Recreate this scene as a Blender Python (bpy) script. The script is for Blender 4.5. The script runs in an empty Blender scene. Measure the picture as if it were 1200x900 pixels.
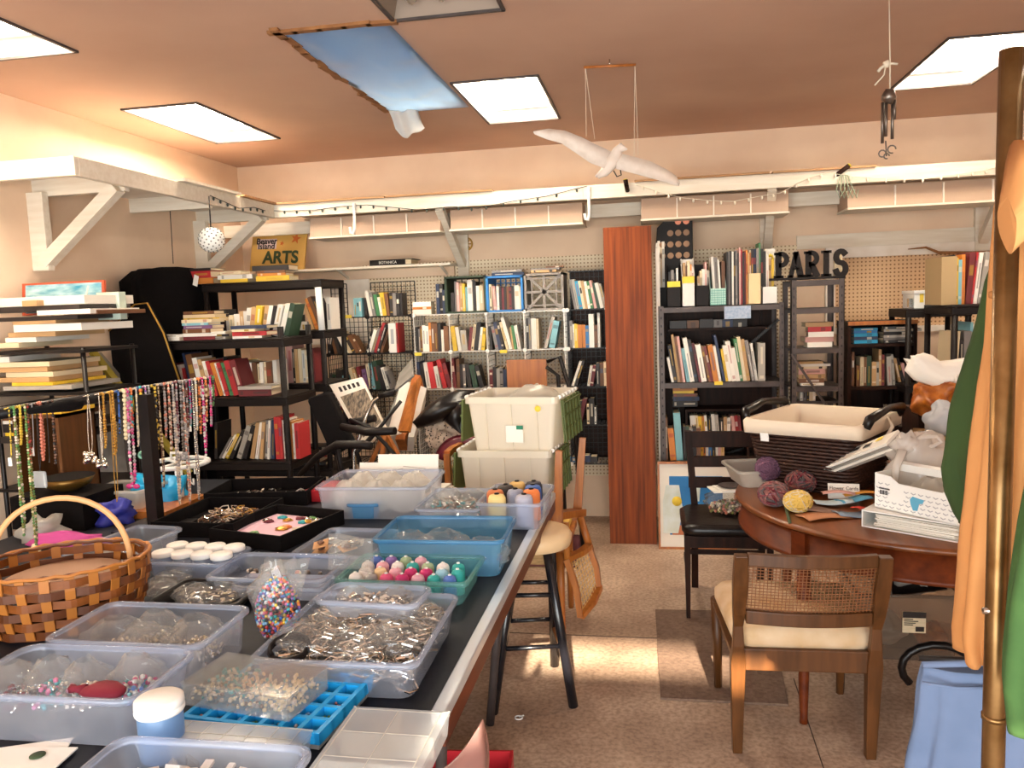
import bpy, bmesh, math, random
from mathutils import Vector as V, Matrix, noise
sc = bpy.context.scene
COL = sc.collection
RND = random.Random(11)
PI = math.pi
# ------------------------------------------------------------------ camera
FPX = 925.0
YAW, PITCH, ROLL = math.radians(-10.3), math.radians(-5.8), math.radians(-2.115)
EYE = V((0, 0, 1.55))
FWD = V((math.sin(YAW)*math.cos(PITCH), math.cos(YAW)*math.cos(PITCH), math.sin(PITCH)))
_r = V((math.cos(YAW), -math.sin(YAW), 0)); _u = _r.cross(FWD)
RGT = math.cos(ROLL)*_r + math.sin(ROLL)*_u
UPV = -math.sin(ROLL)*_r + math.cos(ROLL)*_u
cam = bpy.data.objects.new('camera', bpy.data.cameras.new('camera')); COL.objects.link(cam)
cam.data.sensor_fit = 'HORIZONTAL'; cam.data.sensor_width = 36; cam.data.lens = 36*FPX/1200
cam.data.clip_start = .05
_m = Matrix((RGT, UPV, -FWD)).transposed().to_4x4(); _m.translation = EYE
cam.matrix_world = _m
sc.camera = cam
# ------------------------------------------------------------------ world, sun, daylight, exposure
CEIL = 2.64
SKY_STRENGTH, SUN_STRENGTH, DAY_POWER, TUBE_STRENGTH = 8.5, 36.0, 235.0, 72.0
w = bpy.data.worlds.new('sky'); sc.world = w; w.use_nodes = True
nt = w.node_tree; bg = nt.nodes['Background']
sky = nt.nodes.new('ShaderNodeTexSky'); sky.sky_type = 'HOSEK_WILKIE'; sky.sun_direction = (.06, -.93, .36); sky.turbidity = 3
nt.links.new(sky.outputs[0], bg.inputs[0]); bg.inputs[1].default_value = SKY_STRENGTH
sun = bpy.data.objects.new('sun', bpy.data.lights.new('sun', 'SUN')); COL.objects.link(sun)
sun.data.energy = SUN_STRENGTH; sun.data.angle = .012; sun.data.color = (1, .86, .66)
sun.rotation_euler = V((-.09, 1, -.40)).to_track_quat('-Z', 'Y').to_euler()
day = bpy.data.objects.new('daylight', bpy.data.lights.new('daylight', 'AREA')); COL.objects.link(day)
day.data.shape = 'RECTANGLE'; day.data.size = 4.2; day.data.size_y = 2.1
day.data.energy = DAY_POWER; day.data.color = (.9, .95, 1)
day.location = (-.2, -1.32, 1.12); day.rotation_euler = (PI/2, 0, 0)
vs = sc.view_settings
vs.view_transform = 'Standard'; vs.look = 'None'; vs.gamma = 1; vs.use_curve_mapping = False
vs.exposure = 0.06
sc.cycles.transparent_max_bounces = 24
sc.cycles.max_bounces = 8
# ------------------------------------------------------------------ helpers
def ray(px, py): return FWD + RGT*((px-600)/FPX) - UPV*((py-450)/FPX)
def at(px, py, X=None, Y=None, Z=None):
    """world point seen at photo position (px, py) on a plane of constant X, Y or Z"""
    d = ray(px, py)
    t = X/d.x if X is not None else Y/d.y if Y is not None else (Z-EYE.z)/d.z
    return EYE + d*t
def mpp(p): return (V(p)-EYE).dot(FWD)/FPX          # metres per photo pixel at a point
def lin(h):
    if isinstance(h, str):
        h = [int(h[i:i+2], 16)/255 for i in (0, 2, 4)]
        return tuple(c/12.92 if c <= .04045 else ((c+.055)/1.055)**2.4 for c in h)
    return tuple(h)
MATS = {}
def mat(name, col, rough=.6, metal=0, col2=None, scale=8, bump=0, stretch=(1, 1, 1), emit=0, detail=4, spec=.4):
    m = bpy.data.materials.new(name); m.use_nodes = True; MATS[name] = m
    nt = m.node_tree; b = nt.nodes['Principled BSDF']
    b.inputs['Roughness'].default_value = rough; b.inputs['Metallic'].default_value = metal
    b.inputs['Specular IOR Level'].default_value = spec
    c1 = (*lin(col), 1)
    b.inputs['Base Color'].default_value = c1
    if col2 or bump:
        tc = nt.nodes.new('ShaderNodeTexCoord'); mp = nt.nodes.new('ShaderNodeMapping'); mp.inputs['Scale'].default_value = stretch
        nz = nt.nodes.new('ShaderNodeTexNoise'); nz.inputs['Scale'].default_value = scale; nz.inputs['Detail'].default_value = detail
        nt.links.new(tc.outputs['Object'], mp.inputs[0]); nt.links.new(mp.outputs[0], nz.inputs['Vector'])
        if col2:
            cr = nt.nodes.new('ShaderNodeValToRGB'); cr.color_ramp.elements[0].position = .33; cr.color_ramp.elements[1].position = .67
            cr.color_ramp.elements[0].color = c1; cr.color_ramp.elements[1].color = (*lin(col2), 1)
            nt.links.new(nz.outputs['Fac'], cr.inputs[0]); nt.links.new(cr.outputs[0], b.inputs['Base Color'])
        if bump:
            bp = nt.nodes.new('ShaderNodeBump'); bp.inputs['Strength'].default_value = bump; bp.inputs['Distance'].default_value = .01
            nt.links.new(nz.outputs['Fac'], bp.inputs['Height']); nt.links.new(bp.outputs[0], b.inputs['Normal'])
    if emit:
        b.inputs['Emission Color'].default_value = c1; b.inputs['Emission Strength'].default_value = emit
    return m
def clear(name, col, see=.55, rough=.15, trans=.6):
    """clear or milky plastic: part of the light goes straight through, the rest scatters"""
    m = bpy.data.materials.new(name); m.use_nodes = True; MATS[name] = m
    nt = m.node_tree; nt.nodes.clear(); N = nt.nodes.new
    out = N('ShaderNodeOutputMaterial'); t = N('ShaderNodeBsdfTransparent'); d = N('ShaderNodeBsdfDiffuse'); tl = N('ShaderNodeBsdfTranslucent'); g = N('ShaderNodeBsdfGlossy')
    m1 = N('ShaderNodeMixShader'); m2 = N('ShaderNodeMixShader'); m3 = N('ShaderNodeMixShader'); lw = N('ShaderNodeLayerWeight'); lw.inputs[0].default_value = .5; pw = N('ShaderNodeMath'); pw.operation = 'POWER'; pw.inputs[1].default_value = 3.5; fr = N('ShaderNodeMath'); fr.operation = 'MULTIPLY_ADD'; fr.inputs[1].default_value = .55; fr.inputs[2].default_value = .035; nt.links.new(lw.outputs['Facing'], pw.inputs[0]); nt.links.new(pw.outputs[0], fr.inputs[0])
    c = (*lin(col), 1)
    t.inputs[0].default_value = tuple(.5+.5*x for x in c[:3])+(1,); d.inputs[0].default_value = c; tl.inputs[0].default_value = c; g.inputs['Roughness'].default_value = rough
    m1.inputs[0].default_value = trans; nt.links.new(d.outputs[0], m1.inputs[1]); nt.links.new(tl.outputs[0], m1.inputs[2])
    m2.inputs[0].default_value = see; nt.links.new(m1.outputs[0], m2.inputs[1]); nt.links.new(t.outputs[0], m2.inputs[2])
    nt.links.new(fr.outputs[0], m3.inputs[0]); nt.links.new(m2.outputs[0], m3.inputs[1]); nt.links.new(g.outputs[0], m3.inputs[2])
    nt.links.new(m3.outputs[0], out.inputs[0])
    return m
class MB:
    """collects shapes into ONE mesh"""
    def __init__(s): s.v = []; s.f = []; s.mi = []; s.sm = []
    def add(s, vs, fs, m=0, smooth=False):
        b = len(s.v); s.v += [tuple(v) for v in vs]
        for f in fs: s.f.append([b+i for i in f]); s.mi.append(m); s.sm.append(smooth)
        return s
    def box(s, c, d, rz=0, rx=0, ry=0, m=0):
        M = Matrix.Rotation(rz, 3, 'Z') @ Matrix.Rotation(ry, 3, 'Y') @ Matrix.Rotation(rx, 3, 'X')
        c = V(c); vs = [c + M @ V((x*d[0]/2, y*d[1]/2, z*d[2]/2)) for x in (-1, 1) for y in (-1, 1) for z in (-1, 1)]
        return s.add(vs, [(0, 1, 3, 2), (4, 6, 7, 5), (0, 4, 5, 1), (2, 3, 7, 6), (0, 2, 6, 4), (1, 5, 7, 3)], m)
    def bb(s, a, b, m=0):
        a = V(a); b = V(b); return s.box((a+b)/2, [abs(x) for x in (b-a)], m=m)
    def cyl(s, p0, p1, r0, r1=None, n=10, m=0, cap=True):
        return s.tube([p0, p1], [r0, r0 if r1 is None else r1], n, m, cap=cap)
    def tube(s, pts, r, n=6, m=0, closed=False, cap=True, flat=1.0):
        pts = [V(p) for p in pts]; k = len(pts)
        rs = r if isinstance(r, (list, tuple)) else [r]*k
        vs = []; prev = None
        for i, p in enumerate(pts):
            if closed: t = (pts[(i+1) % k]-pts[i-1])
            else: t = pts[min(i+1, k-1)]-pts[max(i-1, 0)]
            t = t.normalized() if t.length > 1e-9 else V((0, 0, 1))
            if prev is None:
                a = V((0, 0, 1)) if abs(t.z) < .9 else V((1, 0, 0)); x = t.cross(a).normalized()
            else:
                x = prev - t*prev.dot(t); x = x.normalized() if x.length > 1e-6 else t.orthogonal().normalized()
            prev = x; y = t.cross(x)
            for j in range(n):
                a = 2*PI*(j+.5)/n; vs.append(p + x*math.cos(a)*rs[i] + y*math.sin(a)*rs[i]*flat)
        fs = []
        for i in range(k if closed else k-1):
            for j in range(n):
                a, b = i*n+j, i*n+(j+1) % n; c, d = ((i+1) % k)*n+(j+1) % n, ((i+1) % k)*n+j
                fs.append((a, b, c, d))
        s.add(vs, fs, m, n > 4)
        if cap and not closed:
            b = len(s.v)-k*n
            s.f.append([b+j for j in reversed(range(n))]); s.mi.append(m); s.sm.append(False)
            s.f.append([b+(k-1)*n+j for j in range(n)]); s.mi.append(m); s.sm.append(False)
        return s
    def lathe(s, prof, c=(0, 0, 0), n=20, m=0):
        c = V(c); vs = []; fs = []
        for r, z in prof:
            for j in range(n): vs.append(c+V((r*math.cos(2*PI*j/n), r*math.sin(2*PI*j/n), z)))
        for i in range(len(prof)-1):
            for j in range(n): fs.append((i*n+j, i*n+(j+1) % n, (i+1)*n+(j+1) % n, (i+1)*n+j))
        s.add(vs, fs, m, True)
        b = len(s.v)-len(vs)
        if prof[0][0] > 1e-4: s.f.append([b+j for j in reversed(range(n))]); s.mi.append(m); s.sm.append(False)
        if prof[-1][0] > 1e-4: s.f.append([b+(len(prof)-1)*n+j for j in range(n)]); s.mi.append(m); s.sm.append(False)
        return s
    def loft(s, rings, m=0, cap0=False, cap1=False, smooth=True, closed=True):
        n = len(rings[0]); vs = [p for r in rings for p in r]; fs = []
        for i in range(len(rings)-1):
            for j in range(n if closed else n-1): fs.append((i*n+j, i*n+(j+1) % n, (i+1)*n+(j+1) % n, (i+1)*n+j))
        s.add(vs, fs, m, smooth); b = len(s.v)-len(vs)
        if cap0: s.f.append([b+j for j in reversed(range(n))]); s.mi.append(m); s.sm.append(False)
        if cap1: s.f.append([b+(len(rings)-1)*n+j for j in range(n)]); s.mi.append(m); s.sm.append(False)
        return s
    def grid(s, fn, nu, nv, m=0, thick=0):
        vs = [V(fn(i/nu, j/nv)) for j in range(nv+1) for i in range(nu+1)]
        fs = [(j*(nu+1)+i, j*(nu+1)+i+1, (j+1)*(nu+1)+i+1, (j+1)*(nu+1)+i) for j in range(nv) for i in range(nu)]
        return s.add(vs, fs, m, True)
    def prism(s, pts, axis, a, b, m=0):
        """polygon in a plane extruded along axis from a to b"""
        def mk(p, t): return (t, p[0], p[1]) if axis == 'x' else (p[0], t, p[1]) if axis == 'y' else (p[0], p[1], t)
        n = len(pts); vs = [mk(p, a) for p in pts]+[mk(p, b) for p in pts]
        fs = [tuple(range(n)), tuple(range(2*n-1, n-1, -1))]+[(i, n+i, n+(i+1) % n, (i+1) % n) for i in range(n)]
        return s.add(vs, fs, m)
    def ball(s, c, r, nu=8, nv=5, m=0, sz=1, wob=0, seed=0):
        c = V(c); R = r if isinstance(r, (tuple, list)) else (r, r, r*sz); vs = [c+V((0, 0, -R[2]))]
        for i in range(1, nv):
            p = -PI/2+PI*i/nv
            for j in range(nu):
                q = 2*PI*j/nu; d = V((math.cos(p)*math.cos(q), math.cos(p)*math.sin(q), math.sin(p)))
                k = 1+wob*noise.noise(d*1.9+V((seed, 0, 0)))
                vs.append(c+V((d.x*R[0], d.y*R[1], d.z*R[2]))*k)
        vs.append(c+V((0, 0, R[2]))); L = len(vs)-1; fs = []
        for j in range(nu):
            fs.append((0, 1+(j+1) % nu, 1+j)); fs.append((L, L-nu+j, L-nu+(j+1) % nu))
            for i in range(nv-2):
                a = 1+i*nu; fs.append((a+j, a+(j+1) % nu, a+nu+(j+1) % nu, a+nu+j))
        return s.add(vs, fs, m, True)
    def shift(s, dz): s.v = [(x, y, z+dz) for x, y, z in s.v]; return s
    def build(s, name, ms, parent=None, loc=None, bevel=0, solid=0, sub=0):
        me = bpy.data.meshes.new(name); me.from_pydata(s.v, [], s.f); me.validate(verbose=False)
        if not isinstance(ms, (list, tuple)): ms = [ms]
        for m in ms: me.materials.append(MATS[m] if isinstance(m, str) else m)
        if len(me.polygons) == len(s.f):
            me.polygons.foreach_set('material_index', s.mi); me.polygons.foreach_set('use_smooth', s.sm)
        bm = bmesh.new(); bm.from_mesh(me); bmesh.ops.recalc_face_normals(bm, faces=bm.faces); bm.to_mesh(me); bm.free()
        me.update()
        o = bpy.data.objects.new(name, me); COL.objects.link(o)
        if parent: o.parent = parent
        if loc is not None: o.location = loc
        if solid:
            k = o.modifiers.new('solid', 'SOLIDIFY'); k.thickness = solid; k.offset = 0
        if bevel:
            k = o.modifiers.new('bevel', 'BEVEL'); k.width = bevel; k.segments = 2; k.limit_method = 'ANGLE'
        if sub:
            k = o.modifiers.new('sub', 'SUBSURF'); k.levels = sub; k.render_levels = sub
        return o
def tag(o, label, cat, group=None, kind=None):
    o['label'] = label; o['category'] = cat
    if group: o['group'] = group
    if kind: o['kind'] = kind
    return o
def thing(name, label, cat, loc=(0, 0, 0), rz=0, group=None):
    o = bpy.data.objects.new(name, None); COL.objects.link(o); o.empty_display_size = .05
    o.location = loc; o.rotation_euler = (0, 0, rz)
    return tag(o, label, cat, group)
def struct(o): o['kind'] = 'structure'; return o
def stuff(o): o['kind'] = 'stuff'; return o
def copy_tree(o, parent=None):
    c = o.copy(); COL.objects.link(c)
    if parent: c.parent = parent
    for ch in o.children: copy_tree(ch, c)
    return c
ORD = 'first second third fourth fifth sixth seventh eighth ninth tenth eleventh twelfth thirteenth fourteenth fifteenth sixteenth seventeenth eighteenth nineteenth twentieth'.split()
ORD += ['twenty-'+x for x in ORD[:9]]+['thirtieth']+['thirty-'+x for x in ORD[:9]]
def lettering(name, text, size, m, parent, loc, rot, depth=.001, bold=0, align='CENTER'):
    cu = bpy.data.curves.new(name, 'FONT'); cu.body = text; cu.size = size; cu.extrude = depth; cu.offset = bold; cu.align_x = align; cu.align_y = 'CENTER'
    t = bpy.data.objects.new(name, cu); COL.objects.link(t)
    dg = bpy.context.evaluated_depsgraph_get(); me = bpy.data.meshes.new_from_object(t.evaluated_get(dg))
    bpy.data.objects.remove(t); me.materials.clear(); me.materials.append(MATS[m])
    o = bpy.data.objects.new(name, me); COL.objects.link(o); o.parent = parent; o.location = loc; o.rotation_euler = rot
    return o
# ------------------------------------------------------------------ materials
mat('wall_paint', 'ebd0b4', .8, col2='e2c4a8', scale=3, bump=.05)
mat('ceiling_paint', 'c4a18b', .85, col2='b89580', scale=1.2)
mat('white_paint', 'efe6da', .55, col2='e2d6c6', scale=9, bump=.05)
mat('white_wood', 'e6dccc', .6, col2='dacdb9', scale=14, stretch=(.3, 3, 3))
mat('raw_wood', 'b58b62', .7, col2='9a7049', scale=10, stretch=(.2, 4, 4))
mat('white_plastic', 'f0eee8', .4)
mat('white_enamel', 'f7f4ec', .3)
mat('black_plastic', '17100e', .5, spec=.2)
mat('black_metal', '110c0c', .4, spec=.35)
mat('black_cloth', '0f0a0a', .95, col2='0a0707', scale=40, spec=.15)
mat('black_leather', '120c0b', .33, bump=.2, scale=25, spec=.35)
mat('grey_metal', '544a47', .45, metal=.3, col2='433a38', scale=12)
mat('steel', 'c8c4be', .25, metal=1)
mat('paper', 'efe9dd', .8)
mat('paper_cream', 'e4d3b4', .85, col2='d2bd98', scale=20, stretch=(1, 1, 12))
mat('cardboard', 'c19365', .85, col2='b3865a', scale=6)
mat('string', 'd9cdb8', .9)
mat('gold_print', 'c9a54a', .5)
mat('ink', '2a2220', .8)
mat('red_plastic', 'b3232a', .4)
mat('yellow_label', 'f0d24a', .6)
mat('teak', '8a4218', .5, col2='5c280d', scale=5, stretch=(9, 9, .35), spec=.2)
mat('walnut', '5f391a', .4, col2='482a10', scale=6, stretch=(6, 6, .6), spec=.35)
mat('honey_wood', 'b06a2a', .4, col2='94531e', scale=7, stretch=(6, 6, .6), spec=.5)
mat('mahogany', '6a2f10', .42, col2='4c1d08', scale=5, stretch=(5, .5, 5), spec=.25)
mat('dark_wood', '2e160b', .5, col2='1c0d06', scale=8, stretch=(5, 5, .5), spec=.15)
mat('navy_table', '141722', .6, col2='10121a', scale=30, spec=.2)
mat('alu', 'cfd6dc', .3, metal=.6)
clear('clear_plastic', 'e3ecfc', .72)
clear('milky_plastic', 'ece8e0', .42, .3)
clear('blue_clear', '74c0ec', .64)
clear('teal_clear', '9adbd8', .7)
clear('bag_film', 'eeeeec', .86, .06); clear('tote_plastic', 'f6efe0', .16, .3, .45); clear('lid_plastic', 'eef4f8', .58, .25)
clear('tarp', '93c2f7', .0, .4, .95)
# pegboard: dots finer than 3 px in the photo
def peg_mat(name, col, hole):
    m = mat(name, col, .75); nt = m.node_tree; N = nt.nodes.new; b = nt.nodes['Principled BSDF']
    tc = N('ShaderNodeTexCoord'); sp = N('ShaderNodeSeparateXYZ'); nt.links.new(tc.outputs['Object'], sp.inputs[0])
    acc = []
    for k in ('X', 'Z'):
        a = N('ShaderNodeMath'); a.operation = 'MULTIPLY'; a.inputs[1].default_value = 1/.0254; nt.links.new(sp.outputs[k], a.inputs[0])
        f = N('ShaderNodeMath'); f.operation = 'FRACT'; nt.links.new(a.outputs[0], f.inputs[0])
        s = N('ShaderNodeMath'); s.operation = 'SUBTRACT'; s.inputs[1].default_value = .5; nt.links.new(f.outputs[0], s.inputs[0])
        p = N('ShaderNodeMath'); p.operation = 'POWER'; p.inputs[1].default_value = 2; nt.links.new(s.outputs[0], p.inputs[0]); acc.append(p)
    ad = N('ShaderNodeMath'); ad.operation = 'ADD'; nt.links.new(acc[0].outputs[0], ad.inputs[0]); nt.links.new(acc[1].outputs[0], ad.inputs[1])
    lt = N('ShaderNodeMath'); lt.operation = 'LESS_THAN'; lt.inputs[1].default_value = .05; nt.links.new(ad.outputs[0], lt.inputs[0])
    mx = N('ShaderNodeMix'); mx.data_type = 'RGBA'; mx.inputs['A'].default_value = (*lin(col), 1); mx.inputs['B'].default_value = (*lin(hole), 1)
    nt.links.new(lt.outputs[0], mx.inputs['Factor']); nt.links.new(mx.outputs['Result'], b.inputs['Base Color'])
peg_mat('pegboard', 'ecdcc0', 'a88a68'); peg_mat('pegboard_tan', 'd9b48c', '8f6844')
# concrete floor
m = mat('concrete', 'b39a85', .55, spec=.35); nt = m.node_tree; N = nt.nodes.new; b = nt.nodes['Principled BSDF']
tc = N('ShaderNodeTexCoord'); n1 = N('ShaderNodeTexNoise'); n1.inputs['Scale'].default_value = 1.6; n1.inputs['Detail'].default_value = 8; n1.inputs['Roughness'].default_value = .65
n2 = N('ShaderNodeTexNoise'); n2.inputs['Scale'].default_value = 60; n2.inputs['Detail'].default_value = 6
for n in (n1, n2): nt.links.new(tc.outputs['Object'], n.inputs['Vector'])
cr = N('ShaderNodeValToRGB'); e = cr.color_ramp.elements; e[0].position = .3; e[0].color = (*lin('917663'), 1); e[1].position = .7; e[1].color = (*lin('d6bda6'), 1)
x = cr.color_ramp.elements.new(.5); x.color = (*lin('b59a84'), 1)
nt.links.new(n1.outputs['Fac'], cr.inputs[0])
mx = N('ShaderNodeMix'); mx.data_type = 'RGBA'; mx.blend_type = 'MULTIPLY'; mx.inputs['Factor'].default_value = .7
c2 = N('ShaderNodeValToRGB'); c2.color_ramp.elements[0].position = .35; c2.color_ramp.elements[1].position = .6; c2.color_ramp.elements[0].color = (.5, .45, .42, 1)
nt.links.new(n2.outputs['Fac'], c2.inputs[0]); nt.links.new(cr.outputs[0], mx.inputs['A']); nt.links.new(c2.outputs[0], mx.inputs['B'])
nt.links.new(mx.outputs['Result'], b.inputs['Base Color'])
bp = N('ShaderNodeBump'); bp.inputs['Strength'].default_value = .25; bp.inputs['Distance'].default_value = .004
nt.links.new(n2.outputs['Fac'], bp.inputs['Height']); nt.links.new(bp.outputs[0], b.inputs['Normal'])
# book covers: colour comes from each book's own object colour
m = bpy.data.materials.new('book_cover'); m.use_nodes = True; MATS['book_cover'] = m
nt = m.node_tree; N = nt.nodes.new; b = nt.nodes['Principled BSDF']; oi = N('ShaderNodeObjectInfo'); b.inputs['Roughness'].default_value = .5
nt.links.new(oi.outputs['Color'], b.inputs['Base Color'])
m = bpy.data.materials.new('book_band'); m.use_nodes = True; MATS['book_band'] = m
nt = m.node_tree; N = nt.nodes.new; b = nt.nodes['Principled BSDF']; oi = N('ShaderNodeObjectInfo'); cr = N('ShaderNodeValToRGB'); cr.color_ramp.interpolation = 'CONSTANT'
e = cr.color_ramp.elements; e[0].position = 0; e[0].color = (*lin('2a2320'), 1); e[1].position = .3; e[1].color = (*lin('e8dcc4'), 1)
for p, c in ((.55, 'b8922f'), (.7, 'a8322a'), (.82, 'f2ece0'), (.93, '35506a')): x = e.new(p); x.color = (*lin(c), 1)
nt.links.new(oi.outputs['Random'], cr.inputs[0]); mx = N('ShaderNodeMix'); mx.data_type = 'RGBA'; mx.inputs['Factor'].default_value = .55; nt.links.new(oi.outputs['Color'], mx.inputs['A']); nt.links.new(cr.outputs[0], mx.inputs['B']); nt.links.new(mx.outputs['Result'], b.inputs['Base Color'])
# ------------------------------------------------------------------ the setting
XL, XR, YB, YF = -3.05, 3.2, 5.6, -1.4
struct(MB().bb((XL-.1, YF-.1, -.1), (XR+.1, YB+.1, 0)).build('floor', 'concrete'))
lights = [(-2.72, -2.29, 3.84, 4.76), (-2.72, -2.29, 2.07, 2.98), (-.955, -.525, 3.89, 4.81), (-.955, -.525, 2.1, 3.01), (1.295, 1.71, 3.88, 4.76)]
hole = (-1.40, -1.0, 3.03, 4.34)
holes = lights+[hole]
xs = sorted({XL-.1, XR+.1, *[h[0] for h in holes], *[h[1] for h in holes]}); ys = sorted({YF-.1, YB+.1, *[h[2] for h in holes], *[h[3] for h in holes]})
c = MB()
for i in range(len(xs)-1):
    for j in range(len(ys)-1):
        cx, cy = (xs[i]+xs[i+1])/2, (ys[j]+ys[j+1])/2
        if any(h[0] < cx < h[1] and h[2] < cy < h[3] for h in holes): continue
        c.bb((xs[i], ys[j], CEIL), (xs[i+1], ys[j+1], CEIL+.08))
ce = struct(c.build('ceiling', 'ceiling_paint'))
cu = MB()
for a, b in (((hole[0]-.03, hole[2]-.03), (hole[0], hole[3]+.03)), ((hole[1], hole[2]-.03), (hole[1]+.03, hole[3]+.03)), ((hole[0], hole[2]-.03), (hole[1], hole[2])), ((hole[0], hole[3]), (hole[1], hole[3]+.03))): cu.bb((*a, CEIL+.08), (*b, CEIL+.6))
cu.build('sun_baffle', 'white_paint', ce)  # unseen walls added above the opening to keep direct sun off the sheet
wb = struct(MB().bb((XL-.1, YB, 0), (XR+.1, YB+.1, CEIL)).build('wall_back', 'wall_paint'))
MB().bb((-2.1, YB-.012, .3), (.95, YB, 1.87)).build('pegboard', 'pegboard', wb)
MB().bb((-2.55, YB-.03, 1.30), (-2.05, YB, 1.86)).build('window_recess_board', 'white_paint', wb)
# white boards above and around the framed tan pegboard on the right of the back wall
MB().bb((.95, YB-.018, 1.84), (2.3, YB, 1.93)).build('trim_board', 'white_wood', wb)
MB().bb((1.17, YB-.012, 1.30), (2.3, YB, 1.80)).build('tan_pegboard', 'pegboard_tan', wb)
for a, bb_ in (((1.13, 1.27), (1.19, 1.84)), ((1.19, 1.77), (2.3, 1.84)), ((1.19, 1.27), (2.3, 1.31))):
    MB().bb((a[0], YB-.03, a[1]), (bb_[0], YB, bb_[1])).build('frame_board', 'white_paint', wb, bevel=.003)
struct(MB().bb((XL-.1, YF-.1, 0), (XL, YB, CEIL)).build('wall_left', 'wall_paint'))
struct(MB().bb((XR, YF-.1, 0), (XR+.1, YB, CEIL)).build('wall_right', 'wall_paint'))
f = MB(); f.bb((XL, YF-.1, 0), (-2.3, YF, CEIL)); f.bb((1.9, YF-.1, 0), (XR, YF, CEIL)); f.bb((-2.3, YF-.1, 2.2), (1.9, YF, CEIL))
struct(f.build('wall_front', 'wall_paint'))
# added unseen blocker outside: its gaps let one low band of sun in
sun_blk = tag(MB().bb((-3.2, -2.58, 2.46), (3, -1.6, 2.5)).bb((-3.2, -3.06, 2.46), (-.03, -2.58, 2.5)).bb((.86, -3.06, 2.46), (3, -2.58, 2.5)).bb((-.03, -2.69, 2.46), (.86, -2.65, 2.5)).bb((-3.2, -9.5, 2.46), (3, -3.06, 2.5)).build('sun_blocker', 'grey_metal'), 'added slatted sun blocker outside the front opening', 'sun_blocker')
# ceiling troffers
mat('tube', 'fff6e4', .4, emit=TUBE_STRENGTH)
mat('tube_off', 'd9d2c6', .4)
MATS['tube'].node_tree.nodes['Principled BSDF'].inputs['Emission Color'].default_value = (1, .89, .73, 1)
mat('reflector', 'f4efe6', .5)
lab = ['lit ceiling light nearest the left wall and back corner', 'lit ceiling light cut by the left edge of the photo', 'lit ceiling light beside the blue tarp, right of it', 'unlit ceiling light cut by the top edge, above the tarp', 'lit ceiling light at the right beside the wind chime']
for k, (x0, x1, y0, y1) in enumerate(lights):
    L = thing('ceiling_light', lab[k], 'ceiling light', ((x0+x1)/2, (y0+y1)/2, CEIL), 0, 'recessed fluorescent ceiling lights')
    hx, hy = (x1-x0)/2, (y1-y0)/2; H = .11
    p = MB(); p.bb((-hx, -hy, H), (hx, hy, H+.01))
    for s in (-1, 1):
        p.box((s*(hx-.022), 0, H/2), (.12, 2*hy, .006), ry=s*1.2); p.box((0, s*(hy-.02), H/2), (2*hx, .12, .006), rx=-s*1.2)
    p.build('reflector', ('reflector_shaded' if 'reflector_shaded' in MATS else mat('reflector_shaded', '8f7c6c', .6)) if k == 3 else 'reflector', L)  # unlit pan: dimness painted in, darker copy of the same white enamel
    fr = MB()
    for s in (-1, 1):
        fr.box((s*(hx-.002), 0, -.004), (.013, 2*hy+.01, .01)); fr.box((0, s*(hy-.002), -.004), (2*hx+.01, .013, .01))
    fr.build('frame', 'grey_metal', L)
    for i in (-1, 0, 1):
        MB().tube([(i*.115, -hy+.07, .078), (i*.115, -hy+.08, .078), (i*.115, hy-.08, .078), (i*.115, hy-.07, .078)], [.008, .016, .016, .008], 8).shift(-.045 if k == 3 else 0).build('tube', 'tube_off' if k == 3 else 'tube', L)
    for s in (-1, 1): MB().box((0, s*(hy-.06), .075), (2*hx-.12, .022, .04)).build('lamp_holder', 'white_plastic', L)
# blue sheet over the roof opening
t = thing('tarp', 'blue plastic sheet stapled over the ceiling opening, one corner hanging', 'tarp', (-1.2, 3.68, CEIL))
def sheet(u, v):
    x = -.225+.45*u; y = -.68+1.36*v
    e = 4*u*(1-u)*4*v*(1-v); n = noise.noise(V((x*5, y*5, 0)))*.02+noise.noise(V((x*14, y*4, 3)))*.008
    return (x+noise.noise(V((y*6, u*3, 1)))*.02*(1-u), y, -.008-.02*e-max(0, n)*min(1, e*4))
MB().grid(sheet, 24, 48).build('sheet', 'tarp', t)
def flap(u, v): return (-.21+.15*u+.05*v, .60+.04*u-.05*v+.02*math.sin(u*7), -.012-.17*v*(1-.75*abs(u-.45))+.012*math.sin(u*9+v*3))
MB().grid(flap, 10, 10).build('hanging_corner', clear('film_white', 'f0ece6', .25, .3), t, solid=.001)
mat('torn_board', '9a6a40', .9, col2='7d5230', scale=20)
ed = MB()
for i in range(14):
    a = -.67+i*.097; ed.box((-.22+RND.uniform(-.012, .012), a, -.006), (.035, .11, .012), rz=RND.uniform(-.2, .2))
for i in range(5): ed.box((-.2+i*.1, -.68+RND.uniform(-.01, .01), -.006), (.12, .03, .012), rz=RND.uniform(-.1, .1))
ed.build('torn_edge', 'torn_board', t)
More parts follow.
